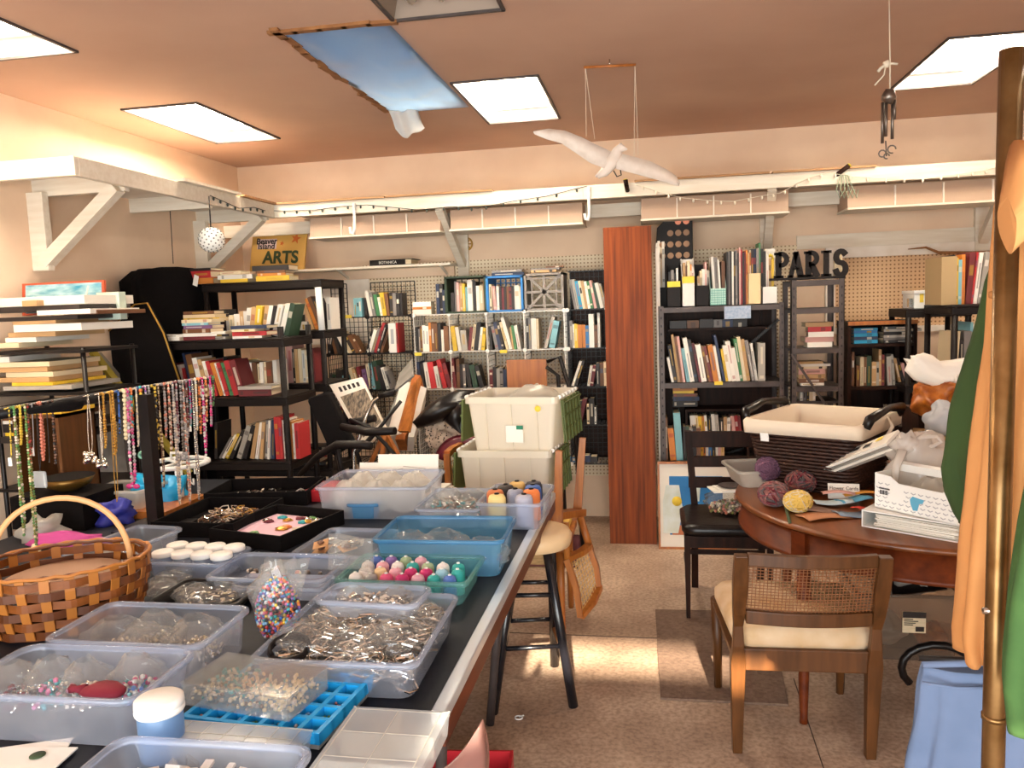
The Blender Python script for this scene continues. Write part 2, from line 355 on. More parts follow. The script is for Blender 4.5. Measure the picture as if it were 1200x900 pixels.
# ------------------------------------------------------------------ loft shelf round the room
lf = thing('loft_shelf', 'white painted loft shelf high along left and back walls', 'shelf', (0, 0, 0))
FX = -2.5; FY = 5.05; Z0, Z1 = 2.185, 2.27
MB().bb((XL, 3.17, Z0), (FX, 3.2, Z1)).build('fascia_board', 'white_wood', lf, bevel=.003)
MB().bb((FX-.035, 3.2, Z0), (FX, FY+.0, Z1)).build('fascia_board', 'white_wood', lf, bevel=.003)
MB().bb((FX-.035, FY, Z0), (-.42, FY+.035, Z1)).build('fascia_board', 'white_wood', lf, bevel=.003)
MB().bb((-.42, FY, Z0), (XR, FY+.035, Z1)).build('fascia_board', 'white_wood', lf, bevel=.003)
for x0, x1 in ((-2.5, -1.72), (-1.71, -1.0), (-.1, .7), (.72, 1.3)):
    MB().bb((x0, FY-.02, Z1), (x1, FY+.26, Z1+.012)).build('plank', 'raw_wood', lf)
MB().bb((XL, 3.2, Z1-.02), (FX-.035, FY, Z1-.002)).build('plank', 'white_paint', lf)
MB().bb((-2.72, 3.95, Z1), (-2.46, 4.55, Z1+.015)).build('plank', 'white_wood', lf)
MB().bb((-2.60, 4.6, Z1), (-2.47, 5.1, Z1+.012)).build('plank', 'raw_wood', lf)
MB().bb((FX-.035, FY+.035, Z1-.03), (XR, YB, Z1-.012)).build('plank', 'white_paint', lf)
MB().bb((XL, FY+.3, 2.1), (XR, FY+.33, 2.185)).build('joist', 'white_wood', lf)
for y in (3.55, 4.3, 5.0): MB().bb((XL, y, 2.17), (FX-.035, y+.035, 2.25)).build('joist', 'white_wood', lf)
def bracket_left(y):
    MB().bb((XL, y-.045, 1.80), (XL+.09, y+.0, 2.185)).build('bracket_post', 'white_wood', lf, bevel=.003)
    MB().tube([(XL+.06, y-.02, 1.84), (FX-.06, y-.02, 2.185)], .042, 4).build('bracket_brace', 'white_wood', lf)
bracket_left(3.55); bracket_left(5.0)
for px, a in ((530, 0), (905, 1), (1172, 1)):
    x = at(px, 260, Y=5.3).x
    MB().bb((x-.04, YB-.035, 1.72), (x+.04, YB, 2.12)).build('bracket_post', 'white_wood', lf)
    MB().tube([(x, YB-.05, 1.84), (x-.03, FY+.04, 2.19)], .036, 4).build('bracket_brace', 'white_wood', lf)
# long hood boxes under the loft shelf
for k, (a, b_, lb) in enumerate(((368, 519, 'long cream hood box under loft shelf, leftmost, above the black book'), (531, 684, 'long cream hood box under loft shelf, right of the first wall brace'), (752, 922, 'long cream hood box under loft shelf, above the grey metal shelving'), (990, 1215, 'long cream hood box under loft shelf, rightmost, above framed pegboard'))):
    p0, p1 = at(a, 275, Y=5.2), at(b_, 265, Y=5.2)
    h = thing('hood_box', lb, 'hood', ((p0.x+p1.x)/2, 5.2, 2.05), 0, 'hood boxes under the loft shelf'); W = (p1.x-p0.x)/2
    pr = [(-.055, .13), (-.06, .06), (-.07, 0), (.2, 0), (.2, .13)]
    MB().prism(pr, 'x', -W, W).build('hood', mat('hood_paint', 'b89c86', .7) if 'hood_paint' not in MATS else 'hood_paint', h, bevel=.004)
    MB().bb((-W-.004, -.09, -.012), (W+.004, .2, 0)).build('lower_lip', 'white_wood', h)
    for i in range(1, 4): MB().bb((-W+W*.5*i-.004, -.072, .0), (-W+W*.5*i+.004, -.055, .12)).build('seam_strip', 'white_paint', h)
# ================================================================== books
PAL = dict(k='211a19', w='e9e2d6', c='dfcba6', t='c29a6a', b='6e4526', r='b0292c', m='6a2024', n='24304e', u='2f6ea8', l='7fb4bd', g='3f7a4a', d='26402c', y='e0b830', o='c87a2c', p='6e4a70', e='7d7672', s='d6a39a', h='a9a196', a='1f8fb5')
CN = dict(k='black', w='white', c='cream', t='tan', b='brown', r='red', m='maroon', n='navy', u='blue', l='pale blue', g='green', d='dark green', y='yellow', o='orange', p='purple', e='grey', s='pink', h='light grey', a='turquoise')
def book_mesh(name, bands, flat):
    k = MB()
    def bx(a, b, m):
        if flat: a, b = (a[2], a[1], a[0]), (b[2], b[1], b[0])      # thickness upwards, height along x
        k.bb(a, b, m)
    bx((0, 0, 0), (.08, 1, 1), 0); bx((.92, 0, 0), (1, 1, 1), 0); bx((.08, 0, 0), (.92, .05, 1), 0)
    bx((.08, .05, .015), (.92, .97, .985), 1)
    for z0, z1, x0, x1 in bands: bx((x0, -.006, z0), (x1, 0, z1), 2)
    o = k.build(name, ['book_cover', 'paper_cream', 'book_band']); me = o.data; bpy.data.objects.remove(o); return me
BANDS = [[(.3, .8, .3, .7)], [(.72, .84, .1, .9), (.12, .18, .1, .9)], [(.45, .9, .35, .65), (.06, .14, .2, .8)], [], [(.55, .75, .15, .85)], [(.1, .65, .38, .62)]]
UP = [book_mesh('upright_book', x, False) for x in BANDS]; LY = [book_mesh('lying_book', x, True) for x in BANDS]
def put_book(col, loc, size, rot, label, group, lying=False, name='book'):
    o = bpy.data.objects.new(name, RND.choice(LY if lying else UP)); COL.objects.link(o)
    o.location = loc; o.scale = size; o.rotation_euler = rot
    c = lin(PAL[col]); j = RND.uniform(.82, 1.15); o.color = tuple(min(1, x*j) for x in c)+(1,)
    return tag(o, label, name, group)
def row(spec, px, py, Y, where, group, depth=.15, z=None, kind='book'):
    """upright books from the left; 'r5x30:8' = red, 5 px thick, 30 px tall, top leaning 8 degrees left (minus: right); _4 = gap of 4 px"""
    p = at(px, py, Y=Y); s = mpp(p); z = p.z if z is None else z; x = p.x; prev = 0; n = 0; pend = 0
    for t in spec.split():
        if t[0] == '_': x += float(t[1:])*s+pend; pend = 0; prev = 0; continue
        cc = t[0]; q = t[1:].split(':'); wd, h = [float(i)*s for i in q[0].split('x')]; a = math.radians(float(q[1])) if len(q) > 1 else 0
        d = min(depth, max(.09, h*.72))
        if a > 0:
            if a > prev: x += h*(math.sin(a)-math.sin(max(0, prev)))*.93
            loc = V((x, Y+RND.uniform(0, .015), z)); ry = -a; adv = wd/math.cos(a)
        elif a < 0:
            if pend and abs(a) < abs(prev): x += h*(math.sin(abs(prev))-math.sin(abs(a)))*.9
            ww = wd/math.cos(a); loc = V((x+ww-wd*math.cos(a), Y+RND.uniform(0, .015), z+wd*math.sin(-a))); ry = -a; adv = ww; pend = h*math.sin(-a)*.9
        else:
            if prev < 0: x += pend
            loc = V((x, Y+RND.uniform(0, .02), z)); ry = 0; adv = wd; 
        if a >= 0: pend = 0
        k = 'slim' if wd/s < 3.2 else 'thick' if wd/s > 6.5 else ''
        le = ' leaning' if abs(a) > .1 else ' upright' if n % 2 else ''
        put_book(cc, loc, (wd*.97, d, h), (0, ry, 0), ' '.join(f"{k} {CN[cc]}{le} {kind}, {ORD[n]} from the left {where}".split()), group, name=kind)
        x += adv; prev = a; n += 1
def pile(spec, px, py, Y, where, group, z=None, jig=.08, depth=.16):
    """lying books from the bottom up; 'r40x6' = red, 40 px long, 6 px thick; optional :dx shifts right by dx px"""
    p = at(px, py, Y=Y); s = mpp(p); z = p.z if z is None else z; n = 0
    for t in spec.split():
        cc = t[0]; q = t[1:].split(':'); ln, th = [float(i)*s for i in q[0].split('x')]; dx = float(q[1])*s if len(q) > 1 else 0
        a = RND.uniform(-jig, jig)
        put_book(cc, (p.x+dx, Y+RND.uniform(0, .012), z), (ln, min(depth, ln*.8), th*.98), (0, 0, a), f"{CN[cc]} lying book, {ORD[n]} from the bottom {where}", group, True)
        z += th; n += 1
    return z
# ------------------------------------------------------------------ wire cube units along the back wall
def wire_panel(name, a, b, axis, parent, m, step=.034, r=.0017):
    """a grid panel spanning a..b, thin along axis"""
    k = MB(); a = V(a); b = V(b); i, j = [q for q in range(3) if q != axis]
    for u, v in ((i, j), (j, i)):
        n = max(1, round((b[u]-a[u])/step))
        for q in range(n+1):
            p = a.copy(); e = b.copy(); p[u] = e[u] = a[u]+(b[u]-a[u])*q/n; p[axis] = e[axis] = a[axis]
            rr = r*1.9 if q in (0, n) else r; d = [rr*2]*3; d[v] = abs(b[v]-a[v]); k.box((p+e)/2, d)
    return k.build(name, m, parent)
def cube_unit(label, xs, zs, y0, y1, m, ball, top=0, extra_cols=()):
    U = thing('wire_cube_shelf', label, 'shelf', ((xs[0]+xs[-1])/2, (y0+y1)/2, 0)); o = V(U.location)
    for i in range(len(xs)-1):
        for z in zs: wire_panel('shelf_panel', V((xs[i], y0, z))-o, V((xs[i+1], y1, z))-o, 2, U, m)
        for q in range(len(zs)-1): wire_panel('back_panel', V((xs[i], y1, zs[q]))-o, V((xs[i+1], y1, zs[q+1]))-o, 1, U, m)
    for x in xs:
        for q in range(len(zs)-1): wire_panel('side_panel', V((x, y0, zs[q]))-o, V((x, y1, zs[q+1]))-o, 0, U, m)
        for z in zs: MB().cyl(V((x, y0-.008, z))-o, V((x, y0+.012, z))-o, .014, n=10).build('connector', ball, U)
    return U
mat('wire_white', 'cfc8bd', .4, metal=.3); mat('connector_white', 'f5f0e6', .4)
WY = 5.2
def gx(px): return at(px, 400, Y=WY).x
ZS = [.47, .73, .985, 1.24, 1.495]
cube_unit('white-jointed wire cube shelf with three columns below coloured crates', [gx(486), gx(527.5), gx(571), gx(615), gx(662)], ZS, WY, WY+.26, 'wire_white', 'connector_white')
U = cube_unit('black wire cube shelf nearest the left corner, short top panels', [gx(384), gx(432), gx(483.5)], ZS, WY+.0, WY+.26, 'black_metal', 'black_plastic')
o = V(U.location)
for a, b in ((gx(378), gx(397)), (gx(426), gx(479))): wire_panel('top_panel', V((a, WY+.2, 1.5))-o, V((b, WY+.2, 1.735))-o, 1, U, 'black_metal')
U = cube_unit('dark wire cube shelf half hidden behind the tall teak plank', [gx(666), gx(712)], ZS, WY-.02, WY+.24, 'black_metal', 'connector_white'); o = V(U.location)
MB().bb(V((gx(666), WY+.243, .47))-o, V((gx(712), WY+.25, 1.75))-o).build('back_sheet', 'dark_wood', U); wire_panel('top_panel', V((gx(666), WY+.1, 1.75))-o, V((gx(712), WY+.24, 1.75))-o, 2, U, 'black_metal'); wire_panel('back_panel', V((gx(666), WY+.24, 1.495))-o, V((gx(712), WY+.24, 1.75))-o, 1, U, 'black_metal')
BY = WY+.015
def zr(px, i): return ZS[i]+.004
G = 'books on the wire cube shelves'
row('l4x22 l3x22 l4x22 _2 k3x22 w4x30:8 e4x28:8 g5x25:8 w3x22:8 y5x27:6 b4x26:4 k4x27 e4x26 k4x25 k3x26', 414, 371, BY, 'on top of the black wire cubes', G, z=zr(0, 4))
pile('w22x6 o22x3 w22x6', 484, 370, BY+.02, 'of white files on wire cubes', G, z=zr(0, 4), jig=.02)
row('n4x35 k4x35 n3x28', 511.5, 370, BY, 'left of the green crate', G, z=zr(0, 4))
row('e3x35:9 h3x35:9 a4x33:9 c3x33:9 t3x33:9 w3x32:8 g3x32:8 s3x33:10 d3x30:10 w4x30:12 h3x29:14', 668, 366, BY-.02, 'on the top tier by the plank', G, z=zr(0, 4))
row('k4x26:-12 b4x25:12 k4x26:14 w4x31:24 c4x27:24 k4x24:26 b4x23:26 b3x22:28 _2 k2x24:-18 w4x28:-20 e3x30:-20 r4x36:-20 k3x34:-20 b3x28:-22 w9x34 r2x34', 383, 417, BY, 'in black wire tier two', G, z=zr(0, 3))
row('k3x29 e2x27 b3x30 w4x31 w4x30 o3x34 b4x33 b4x33 k4x33 w3x25 b6x29', 487.5, 413, BY, 'in second tier, first white cube', G, z=zr(0, 3))
row('y5x29:5 w4x28:7 h7x24:4 m4x27:-8 c3x31:-9 k5x32:-9 w3x27:-9 y4x26:-6', 529, 413, BY, 'in second tier, second white cube', G, z=zr(0, 3))
row('k3x28:3 e4x28:10 n4x33:10 k3x34:10 c3x33:13 w4x38:14 t2x26:6 g3x28:6 w4x28:8', 573, 412, BY, 'in second tier, third white cube', G, z=zr(0, 3))
row('k3x36 e3x36 w3x36 w3x36 c3x35 _5 h4x38:-16 l7x32:-12', 617, 411, BY, 'in second tier, fourth white cube', G, z=zr(0, 3))
row('e4x32 w2x28 y4x28 o5x27 o4x27 u4x26 w6x39 b4x26 w3x40', 667.5, 410, BY-.02, 'in second tier by the plank', G, z=zr(0, 3))
row('e4x20 d4x19 k8x24 l5x17 _3 c4x26:14 t4x25:14 m5x27:10 p5x24:6 c4x30:7 l4x31:7 d6x33:8 k4x28:10 w4x26:14 e4x22:16', 386, 459, BY, 'in black wire tier three', G, z=zr(0, 2))
row('n5x32 k4x30 w5x31:6 r7x31:7 w5x26:8 r5x34:12 m5x30:14', 488, 457, BY, 'in third tier, first white cube', G, z=zr(0, 2))
row('m4x35:4 b4x34 k4x28 e3x28 k5x28:6 d6x27:9 k5x26:13', 529, 456, BY, 'in third tier, second white cube', G, z=zr(0, 2))
row('m4x21 k4x24 h4x22 e4x23 n4x21 k3x24', 574, 455, BY, 'in third tier, third white cube', G, z=zr(0, 2))
row('w3x31:-20 k3x31:-18 _3 w3x24:-10 m4x24:-10 k4x27 b5x27 c5x28 t4x24', 669, 454, BY-.02, 'in third tier by the plank', G, z=zr(0, 2))
row('y3x18 w4x18 u4x17 k5x18 e5x14 b4x14 _6 k6x14', 488, 498, BY, 'in fourth tier, first white cube', G, z=zr(0, 1))
row('d4x26:-8 k4x28:-14 m5x30:-14 c3x24 k6x30 w2x20', 668, 500, BY-.02, 'in fourth tier by the plank', G, z=zr(0, 1))
row('u10x6 n14x8 k8x7', 668, 546, BY-.02, 'in bottom tier by the plank', G, z=zr(0, 0))
row('e5x24 k6x20 d5x24 b6x25 w3x20 k8x24', 600, 498, BY, 'in fourth tier, right white cube', G, z=zr(0, 1))
row('k6x22 e5x24 m4x23 k7x24 c3x22 b6x22 d4x24', 389, 498, BY, 'in black wire tier four', G, z=zr(0, 1))
# milk crates with books on top of the cubes
def crate(label, px0, px1, col, h, star=False):
    x0, x1 = gx(px0), gx(px1); z = ZS[4]+.004; C = thing('milk_crate', label, 'crate', ((x0+x1)/2, WY+.13, z)); W = (x1-x0)/2; m = col
    if star:      # bottom of a crate lying on its side, facing out
        k = MB()
        for a, b in (((-W, -.12, 0), (-W+.016, .12, h)), ((W-.016, -.12, 0), (W, .12, h)), ((-W, -.12, 0), (W, .12, .014)), ((-W, -.12, h-.014), (W, .12, h))): k.bb(a, b)
        k.build('body', m, C)
        s = MB(); cz = h/2; s.lathe([(.001, -.008), (.03, -.008), (.03, .008), (.001, .008)], n=16)
        for v in range(len(s.v)): x, y, zz = s.v[v]; s.v[v] = (x, zz-.10, y+cz)
        for q in range(8):
            a = q*PI/4; L = min(W/abs(math.cos(a)) if abs(math.cos(a)) > .01 else 9, h/2/abs(math.sin(a)) if abs(math.sin(a)) > .01 else 9)
            s.tube([(0, -.10, cz), (L*math.cos(a)*.95, -.10, cz+L*math.sin(a)*.95)], .012, 4)
        for q in (-1, 1): s.bb((q*W*.62-.005, -.108, .02), (q*W*.62+.005, -.092, h-.02)); s.bb((-W, -.108, cz+q*h*.36-.005), (W, -.092, cz+q*h*.36+.005))
        s.build('star_base', m, C)
    else:         # crate lying on its side, open to the front
        k = MB(); t = .011
        k.bb((-W, -.13, 0), (W, .13, t)); k.bb((-W, -.13, h-t), (W, .13, h)); k.bb((-W, -.13, 0), (-W+t, .13, h)); k.bb((W-t, -.13, 0), (W, .13, h))
        k.build('body', m, C, bevel=.003)
        g = MB()
        for q in range(7): x = -W+t+(2*W-2*t)*q/6; g.bb((x-.004, .12, 0), (x+.004, .13, h)); zz = h*q/6; g.bb((-W, .12, max(0, zz-.004)), (W, .13, min(h, zz+.004)))
        g.build('lattice_base', m, C)
        r = MB(); r.bb((-W-.006, -.14, -.0), (W+.006, -.125, .012)); r.bb((-W-.006, -.14, h-.01), (W+.006, -.125, h+.003)); r.bb((-W-.006, -.14, 0), (-W+.008, -.125, h)); r.bb((W-.008, -.14, 0), (W+.006, -.125, h)); r.build('rim', m, C)
    return C
mat('crate_green', '2a3a28', .5); mat('crate_blue', '2a7cc4', .45); mat('crate_grey', '8d857e', .5)
crate('dark green milk crate of books on wire cubes', 525, 571, 'crate_green', .245)
crate('blue milk crate of books on wire cubes', 573, 614, 'crate_blue', .235)
crate('grey milk crate with star-ribbed end on wire cubes', 616, 662, 'crate_grey', .245, True)
CZ = ZS[4]+.017
row('k4x22 e3x35 s3x34 t4x33 y3x32 l3x28 w6x36 k4x34 w4x29 c5x29 o7x34 c3x30', 529, 366, BY, 'in the green milk crate', G, depth=.1, z=CZ)
row('s4x28:3 w3x28 k3x27 m3x26 k3x27 b3x27 m3x26 k3x27 w6x28 c3x27', 577, 365, BY, 'in the blue milk crate', G, depth=.1, z=CZ)
pile('n38x4 e36x3', 576, 324, BY+.03, 'on the blue milk crate', G, z=ZS[4]+.243)
pile('t30x3 e34x2 b20x2:18', 622, 321, BY+.03, 'on the grey milk crate', G, z=ZS[4]+.255)
# yellow price tags clipped on the cube shelves
k_ = 0
for px, py, lb in ((408, 371, 'lime and yellow shelf tag on black wire tier one'), (490, 415, 'small yellow shelf tag under first white cube'), (590, 412, 'small yellow shelf tag under third white cube'), (842, 449, 'yellow shelf tag on grey metal shelf edge')):
    p = at(px, py, Y=WY-.012 if px < 800 else 4.985); tag(MB().box(p, (.05, .003, .022), rx=.1).build('shelf_tag', 'yellow_label', None), lb, 'label', 'yellow shelf tags')
# ------------------------------------------------------------------ thin wall shelf, book, arts sign, clock disc
S = thing('wall_shelf', 'thin white wall shelf under the loft, carrying a black book', 'shelf', (-1.95, 5.45, 1.845))
MB().bb((-.75, -.12, -.012), (.58, .15, .004)).build('board', 'white_wood', S)
MB().bb((-.75, .10, -.075), (.55, .15, -.012)).build('cleat', 'wall_paint', S)
MB().tube([(-.25, .12, -.07), (-.25, -.08, -.012)], .01, 4).build('bracket', 'white_paint', S); MB().tube([(.5, .12, -.07), (.5, -.08, -.012)], .01, 4).build('bracket', 'white_paint', S)
p0, p1 = at(433, 307, Y=5.36), at(484, 306, Y=5.36)
B = thing('book', 'thick black lying book alone on the thin wall shelf', 'book', (p0.x, 5.36, 1.85))
Lb = p1.x-p0.x; MB().bb((0, 0, 0), (Lb, .18, .004)).bb((0, 0, .036), (Lb, .18, .04)).bb((0, 0, 0), (Lb*.82, .006, .04)).build('cover', 'black_plastic', B)
MB().bb((.01, .006, .004), (Lb*.95, .17, .036)).build('pages', 'paper_cream', B)
lettering('title', 'BOTANICA', .026, 'paper', B, (Lb*.42, -.001, .02), (PI/2, 0, 0), .0005)
mat('sign_yellow', 'd6aa5c', .6, col2='cb9c4c', scale=3); mat('sign_green', '3c4a2e', .7); mat('sign_orange', 'c9662c', .7); mat('sign_lilac', 'd8c2c0', .7)
pa, pb, pc, pd = at(288, 313, Y=5.33), at(355, 309, Y=5.33), at(360, 266, Y=5.42), at(299, 270, Y=5.42)
A = thing('arts_sign', 'yellow painted arts sign leaning in the back corner on shelf', 'sign', ((pa.x+pb.x)/2, 5.36, 1.852)); A.rotation_euler = (-.22, .03, -.12)
Ws = (pb.x-pa.x)/2*1.02; Hs = .275
MB().bb((-Ws, 0, 0), (Ws, .012, Hs)).build('board', 'sign_yellow', A)
MB().bb((-Ws*.78, -.002, Hs*.58), (-Ws*.08, 0, Hs*.85)).build('name_panel', 'sign_lilac', A)
lettering('lettering', 'Beaver', .062, 'ink', A, (-Ws*.44, -.004, Hs*.78), (PI/2, 0, 0), .001, .0012)
lettering('lettering', 'Island', .062, 'ink', A, (-Ws*.44, -.004, Hs*.645), (PI/2, 0, 0), .001, .0012)
lettering('lettering', 'ARTS', .125, 'sign_green', A, (Ws*.12, -.004, Hs*.33), (PI/2, 0, 0), .001, .004)
for cx, cz, r in ((Ws*.62, Hs*.84, .042), (Ws*.12, Hs*.72, .018)):
    pts = [((r if q % 2 == 0 else r*.4)*math.sin(q*PI/5+.2)+cx, (r if q % 2 == 0 else r*.4)*math.cos(q*PI/5+.2)+cz) for q in range(10)]
    MB().prism(pts, 'y', -.003, 0).build('starfish', 'sign_orange', A)
p = at(546, 286, Y=YB-.012); D = thing('wall_disc', 'small round gilt openwork disc hung on the back wall', 'ornament', p)
mat('gilt', 'b58a3a', .45, metal=.4)
MB().tube([(.045*math.cos(q*PI/10), 0, .045*math.sin(q*PI/10)) for q in range(20)], .006, 6, closed=True).build('ring', 'gilt', D)
sp = MB().ball((0, 0, 0), (.014, .006, .014))
for q in range(4): sp.tube([(-.042*math.cos(q*PI/4), 0, -.042*math.sin(q*PI/4)), (.042*math.cos(q*PI/4), 0, .042*math.sin(q*PI/4))], .004, 5)
sp.build('spokes', 'gilt', D)
# ------------------------------------------------------------------ teak plank
pa, pb = at(715, 637, Z=0), at(770, 637, Z=0); pt = at(706, 266, Y=5.02)
P_ = tag(MB().bb((-(pb.x-pa.x)/2, 0, 0), ((pb.x-pa.x)/2, .028, 2.0)).build('teak_plank', 'teak', bevel=.002), 'tall reddish teak plank standing upright before the shelves', 'plank')
P_.location = ((pa.x+pb.x)/2, 4.95, 0); P_.rotation_euler = (-.03, 0, 0)
tag(MB().bb((at(770, 400, Y=5.06).x, 5.05, .0), (at(774.5, 400, Y=5.06).x, 5.3, 1.86)).build('white_board', 'white_paint'), 'narrow white board edge standing between plank and metal shelving', 'board')
# ------------------------------------------------------------------ grey metal shelving with magazine files
MX0, MX1, MY0, MY1 = at(773, 449, Y=5.0).x, at(920, 449, Y=5.0).x, 5.0, 5.36
def angle_post(k, x, y, h, sx, sy, w=.032, t=.004): k.bb((x, y, 0), (x+sx*w, y+sy*t, h)); k.bb((x, y, 0), (x+sx*t, y+sy*w, h))
def metal_unit(label, x0, x1, y0, y1, h, zs, m='grey_metal', brace=True):
    U = thing('metal_shelving', label, 'shelving', ((x0+x1)/2, (y0+y1)/2, 0)); ox, oy = U.location.x, U.location.y
    for sx, sy in ((1, 1), (-1, 1), (1, -1), (-1, -1)):
        k = MB(); angle_post(k, (x0 if sx > 0 else x1)-ox, (y0 if sy > 0 else y1)-oy, h, sx, sy); po = k.build('post', m, U)
        hl = MB()
        if sy > 0:
            for q in range(int(h/.05)): hl.bb(((x0 if sx > 0 else x1)-ox+sx*.012, y0-oy-.0008, q*.05+.02), ((x0 if sx > 0 else x1)-ox+sx*.02, y0-oy, q*.05+.034))
            stuff(hl.build('slot_holes', 'black_metal', po))
    for z in zs:
        k = MB(); k.bb((x0-ox+.005, y0-oy+.005, z-.004), (x1-ox-.005, y1-oy-.005, z)); k.bb((x0-ox+.005, y0-oy+.004, z-.032), (x1-ox-.005, y0-oy+.008, z)); k.bb((x0-ox+.005, y1-oy-.008, z-.032), (x1-ox-.005, y1-oy-.004, z))
        k.build('shelf', m, U)
    return U
MZ = [at(800, 360, Y=5).z, at(800, 449, Y=5).z, at(800, 541, Y=5).z, .08]
M1 = metal_unit('grey metal shelving packed with books beside the teak plank', MX0, MX1, MY0, MY1, MZ[0]+.01, MZ)
ox, oy = M1.location.x, M1.location.y
MB().tube([(at(872, 413, Y=5.05).x-ox, .0, at(872, 413, Y=5.05).z), (MX1-ox-.01, .0, at(915, 375, Y=5.05).z)], .012, 4).build('brace', 'black_metal', M1)
MB().tube([(MX1-ox-.01, .1, .62), (MX0-ox+.3, .1, .48)], .01, 4).build('brace', 'black_metal', M1)
G2 = 'books on the grey metal shelving'
row('w3x30:10 k4x44:9 t3x56:7 b3x54:7 s3x54:7 l4x40:9 w5x52:9 k4x50:9 m3x46:10 w6x44:9 b3x42:11 m3x42:11 o6x43:9 w3x42:9 n3x55:11 y3x38:9 w4x42:9 w5x47:9 w4x39:9', 782, 448, 5.02, 'on the middle grey metal shelf', G2, depth=.2, z=MZ[1]+.002)
row('b10x40:6 g4x50:8 c4x52:8 t4x49:8 e4x48:10 w3x44:8 h8x44', 851, 448, 5.03, 'at right of the middle metal shelf', G2, depth=.2, z=MZ[1]+.002)
row('k4x52 b3x50 o7x38:4 l8x56:3 k3x40 d4x40 e4x38 k4x40 b5x38', 776, 541, 5.02, 'on the lower grey metal shelf', G2, depth=.2, z=MZ[2]+.002)
MB().bb((MX0-ox+.03, MY1-oy-.03, .1), (MX1-ox-.03, MY1-oy-.012, MZ[0]-.035)).build('back_board', 'dark_wood', M1)
pile('k28x7 n30x5 b28x4 y24x3 o28x6', 789, 485, 5.12, 'on the small rack', G2, z=MZ[2]+.33)
R_ = thing('small_rack', 'small dark rack of paperbacks inside the lower metal shelf', 'rack', (at(840, 541, Y=5.16).x, 5.2, MZ[2]+.002))
wr = (at(866, 541, Y=5.1).x-at(792, 541, Y=5.1).x)/2
MB().bb((-wr, -.1, .30), (wr, .1, .315)).build('top', 'dark_wood', R_); MB().bb((-wr, -.1, .0), (-wr+.015, .1, .3)).build('side', 'dark_wood', R_); MB().bb((wr-.015, -.1, .0), (wr, .1, .3)).build('side', 'dark_wood', R_)
MB().bb((-wr+.015, -.1, .10), (wr-.015, .1, .112)).build('shelf', 'dark_wood', R_)
row('w3x29:4 w3x29:4 c3x29:4 y4x28:4 o3x28:4 w3x29:4 k3x26 w4x30:4 h4x30:4 k4x24 t4x27 w4x26 s4x28:6 r4x28:6 m3x28:6', 809, 520, 5.11, 'in the small rack', G2, depth=.12, z=MZ[2]+.117)
row('w3x14 r3x14 w3x14 y3x13 o3x14 w3x14 u4x13 k4x13 w3x14 s3x14 t4x13', 812, 541, 5.11, 'at the foot of small rack', G2, depth=.12, z=MZ[2]+.004)
ghost = at(830, 460, Y=5.25)
# magazine files on top
def mag_file(label, px0, px1, py, h0, h1, m, Y=5.02, tagc=None, label_kids=None):
    p0, p1 = at(px0, py, Y=Y), at(px1, py, Y=Y); s = mpp(p0); F = thing('magazine_file', label, 'magazine file', ((p0.x+p1.x)/2, Y, MZ[0]+.002), 0, 'magazine files on the metal shelving'); W = (p1.x-p0.x)/2
    k = MB(); k.bb((-W, 0, 0), (W, .004, h0*s)); k.bb((-W, 0, 0), (W, .24, .004)); k.bb((-W, .236, 0), (W, .24, h1*s))
    for sx in (-1, 1): k.prism([(0, 0), (.24, 0), (.24, h1*s), (.12, h1*s), (0, h0*s)], 'x', sx*W-(.003 if sx > 0 else 0), sx*W+(.003 if sx < 0 else 0))
    k.build('case', m, F)
    if tagc: MB().bb((-W*.95, -.002, h0*s*.78), (W*.95, 0, h0*s)).build('label_strip', tagc, F)
    return F, p0.x, p1.x, s
mat('mag_white', 'e8e4de', .5); mat('mag_cream', 'ecd0a0', .6); mat('mag_teal', 'c4e2d8', .6)
mag_file('black magazine file with yellow strip, left end of metal shelving', 782, 798, 357, 30, 50, 'black_plastic', tagc='yellow_label')
mag_file('white magazine file with yellow strip on metal shelving', 799.5, 814.5, 357, 35, 57, 'mag_white', tagc='yellow_label')
mag_file('black magazine file between white and teal files', 815.5, 831, 357, 24, 50, 'black_plastic')
F, a, b, s = mag_file('white magazine file with teal grid pattern on metal shelving', 832, 851.5, 356, 20, 40, 'mag_teal')
mat('teal_line', '4f9f94', .6); W = (b-a)/2; g = MB()
for q in range(8): g.bb((-W+q*W/4+.004, -.0015, .004), (-W+q*W/4+.0065, 0, 20*s-.004))
for q in range(7): g.bb((-W+.003, -.0015, .006+q*.014), (W-.003, 0, .0085+q*.014))
g.build('grid_pattern', 'teal_line', F)
mag_file('cream wooden magazine file with dark binders behind PARIS sign', 877, 892, 354, 36, 36, 'mag_cream')
mag_file('white magazine file at the right end below PARIS sign', 893.5, 911, 353, 20, 22, 'mag_white')
G3 = 'papers in the magazine files'
def inside(spec, px, where): row(spec, px, 357, 5.05, where, G3, depth=.16, z=MZ[0]+.008, kind='magazine')
inside('k3x40 e3x42 k3x38 w2x44', 784, 'in the yellow-stripped black file'); inside('t3x50 b2x46 c3x52 o2x48 w2x45', 801, 'in the white file')
inside('t3x34 c3x40 w3x42 s2x50 h3x40', 817.5, 'in the plain black file'); inside('w3x56:3 e4x55:3 w2x52:3 b4x50', 834, 'in the teal grid file')
row('k2x62 e2x62 k2x63 w2x62 k2x61 e2x63 k2x60 s2x66 r2x64 k2x60 m2x62 o2x63 t2x60 o2x60 b2x62', 852, 356, 5.04, 'in the record stack', 'records on the metal shelving', depth=.24, z=MZ[0]+.002, kind='record')
inside('c2x62 k3x63 n3x63 e3x64 g2x70 k3x63', 878.5, 'in the cream file'); inside('k3x60 w3x58 t3x52 y3x50', 895, 'in the right white file')
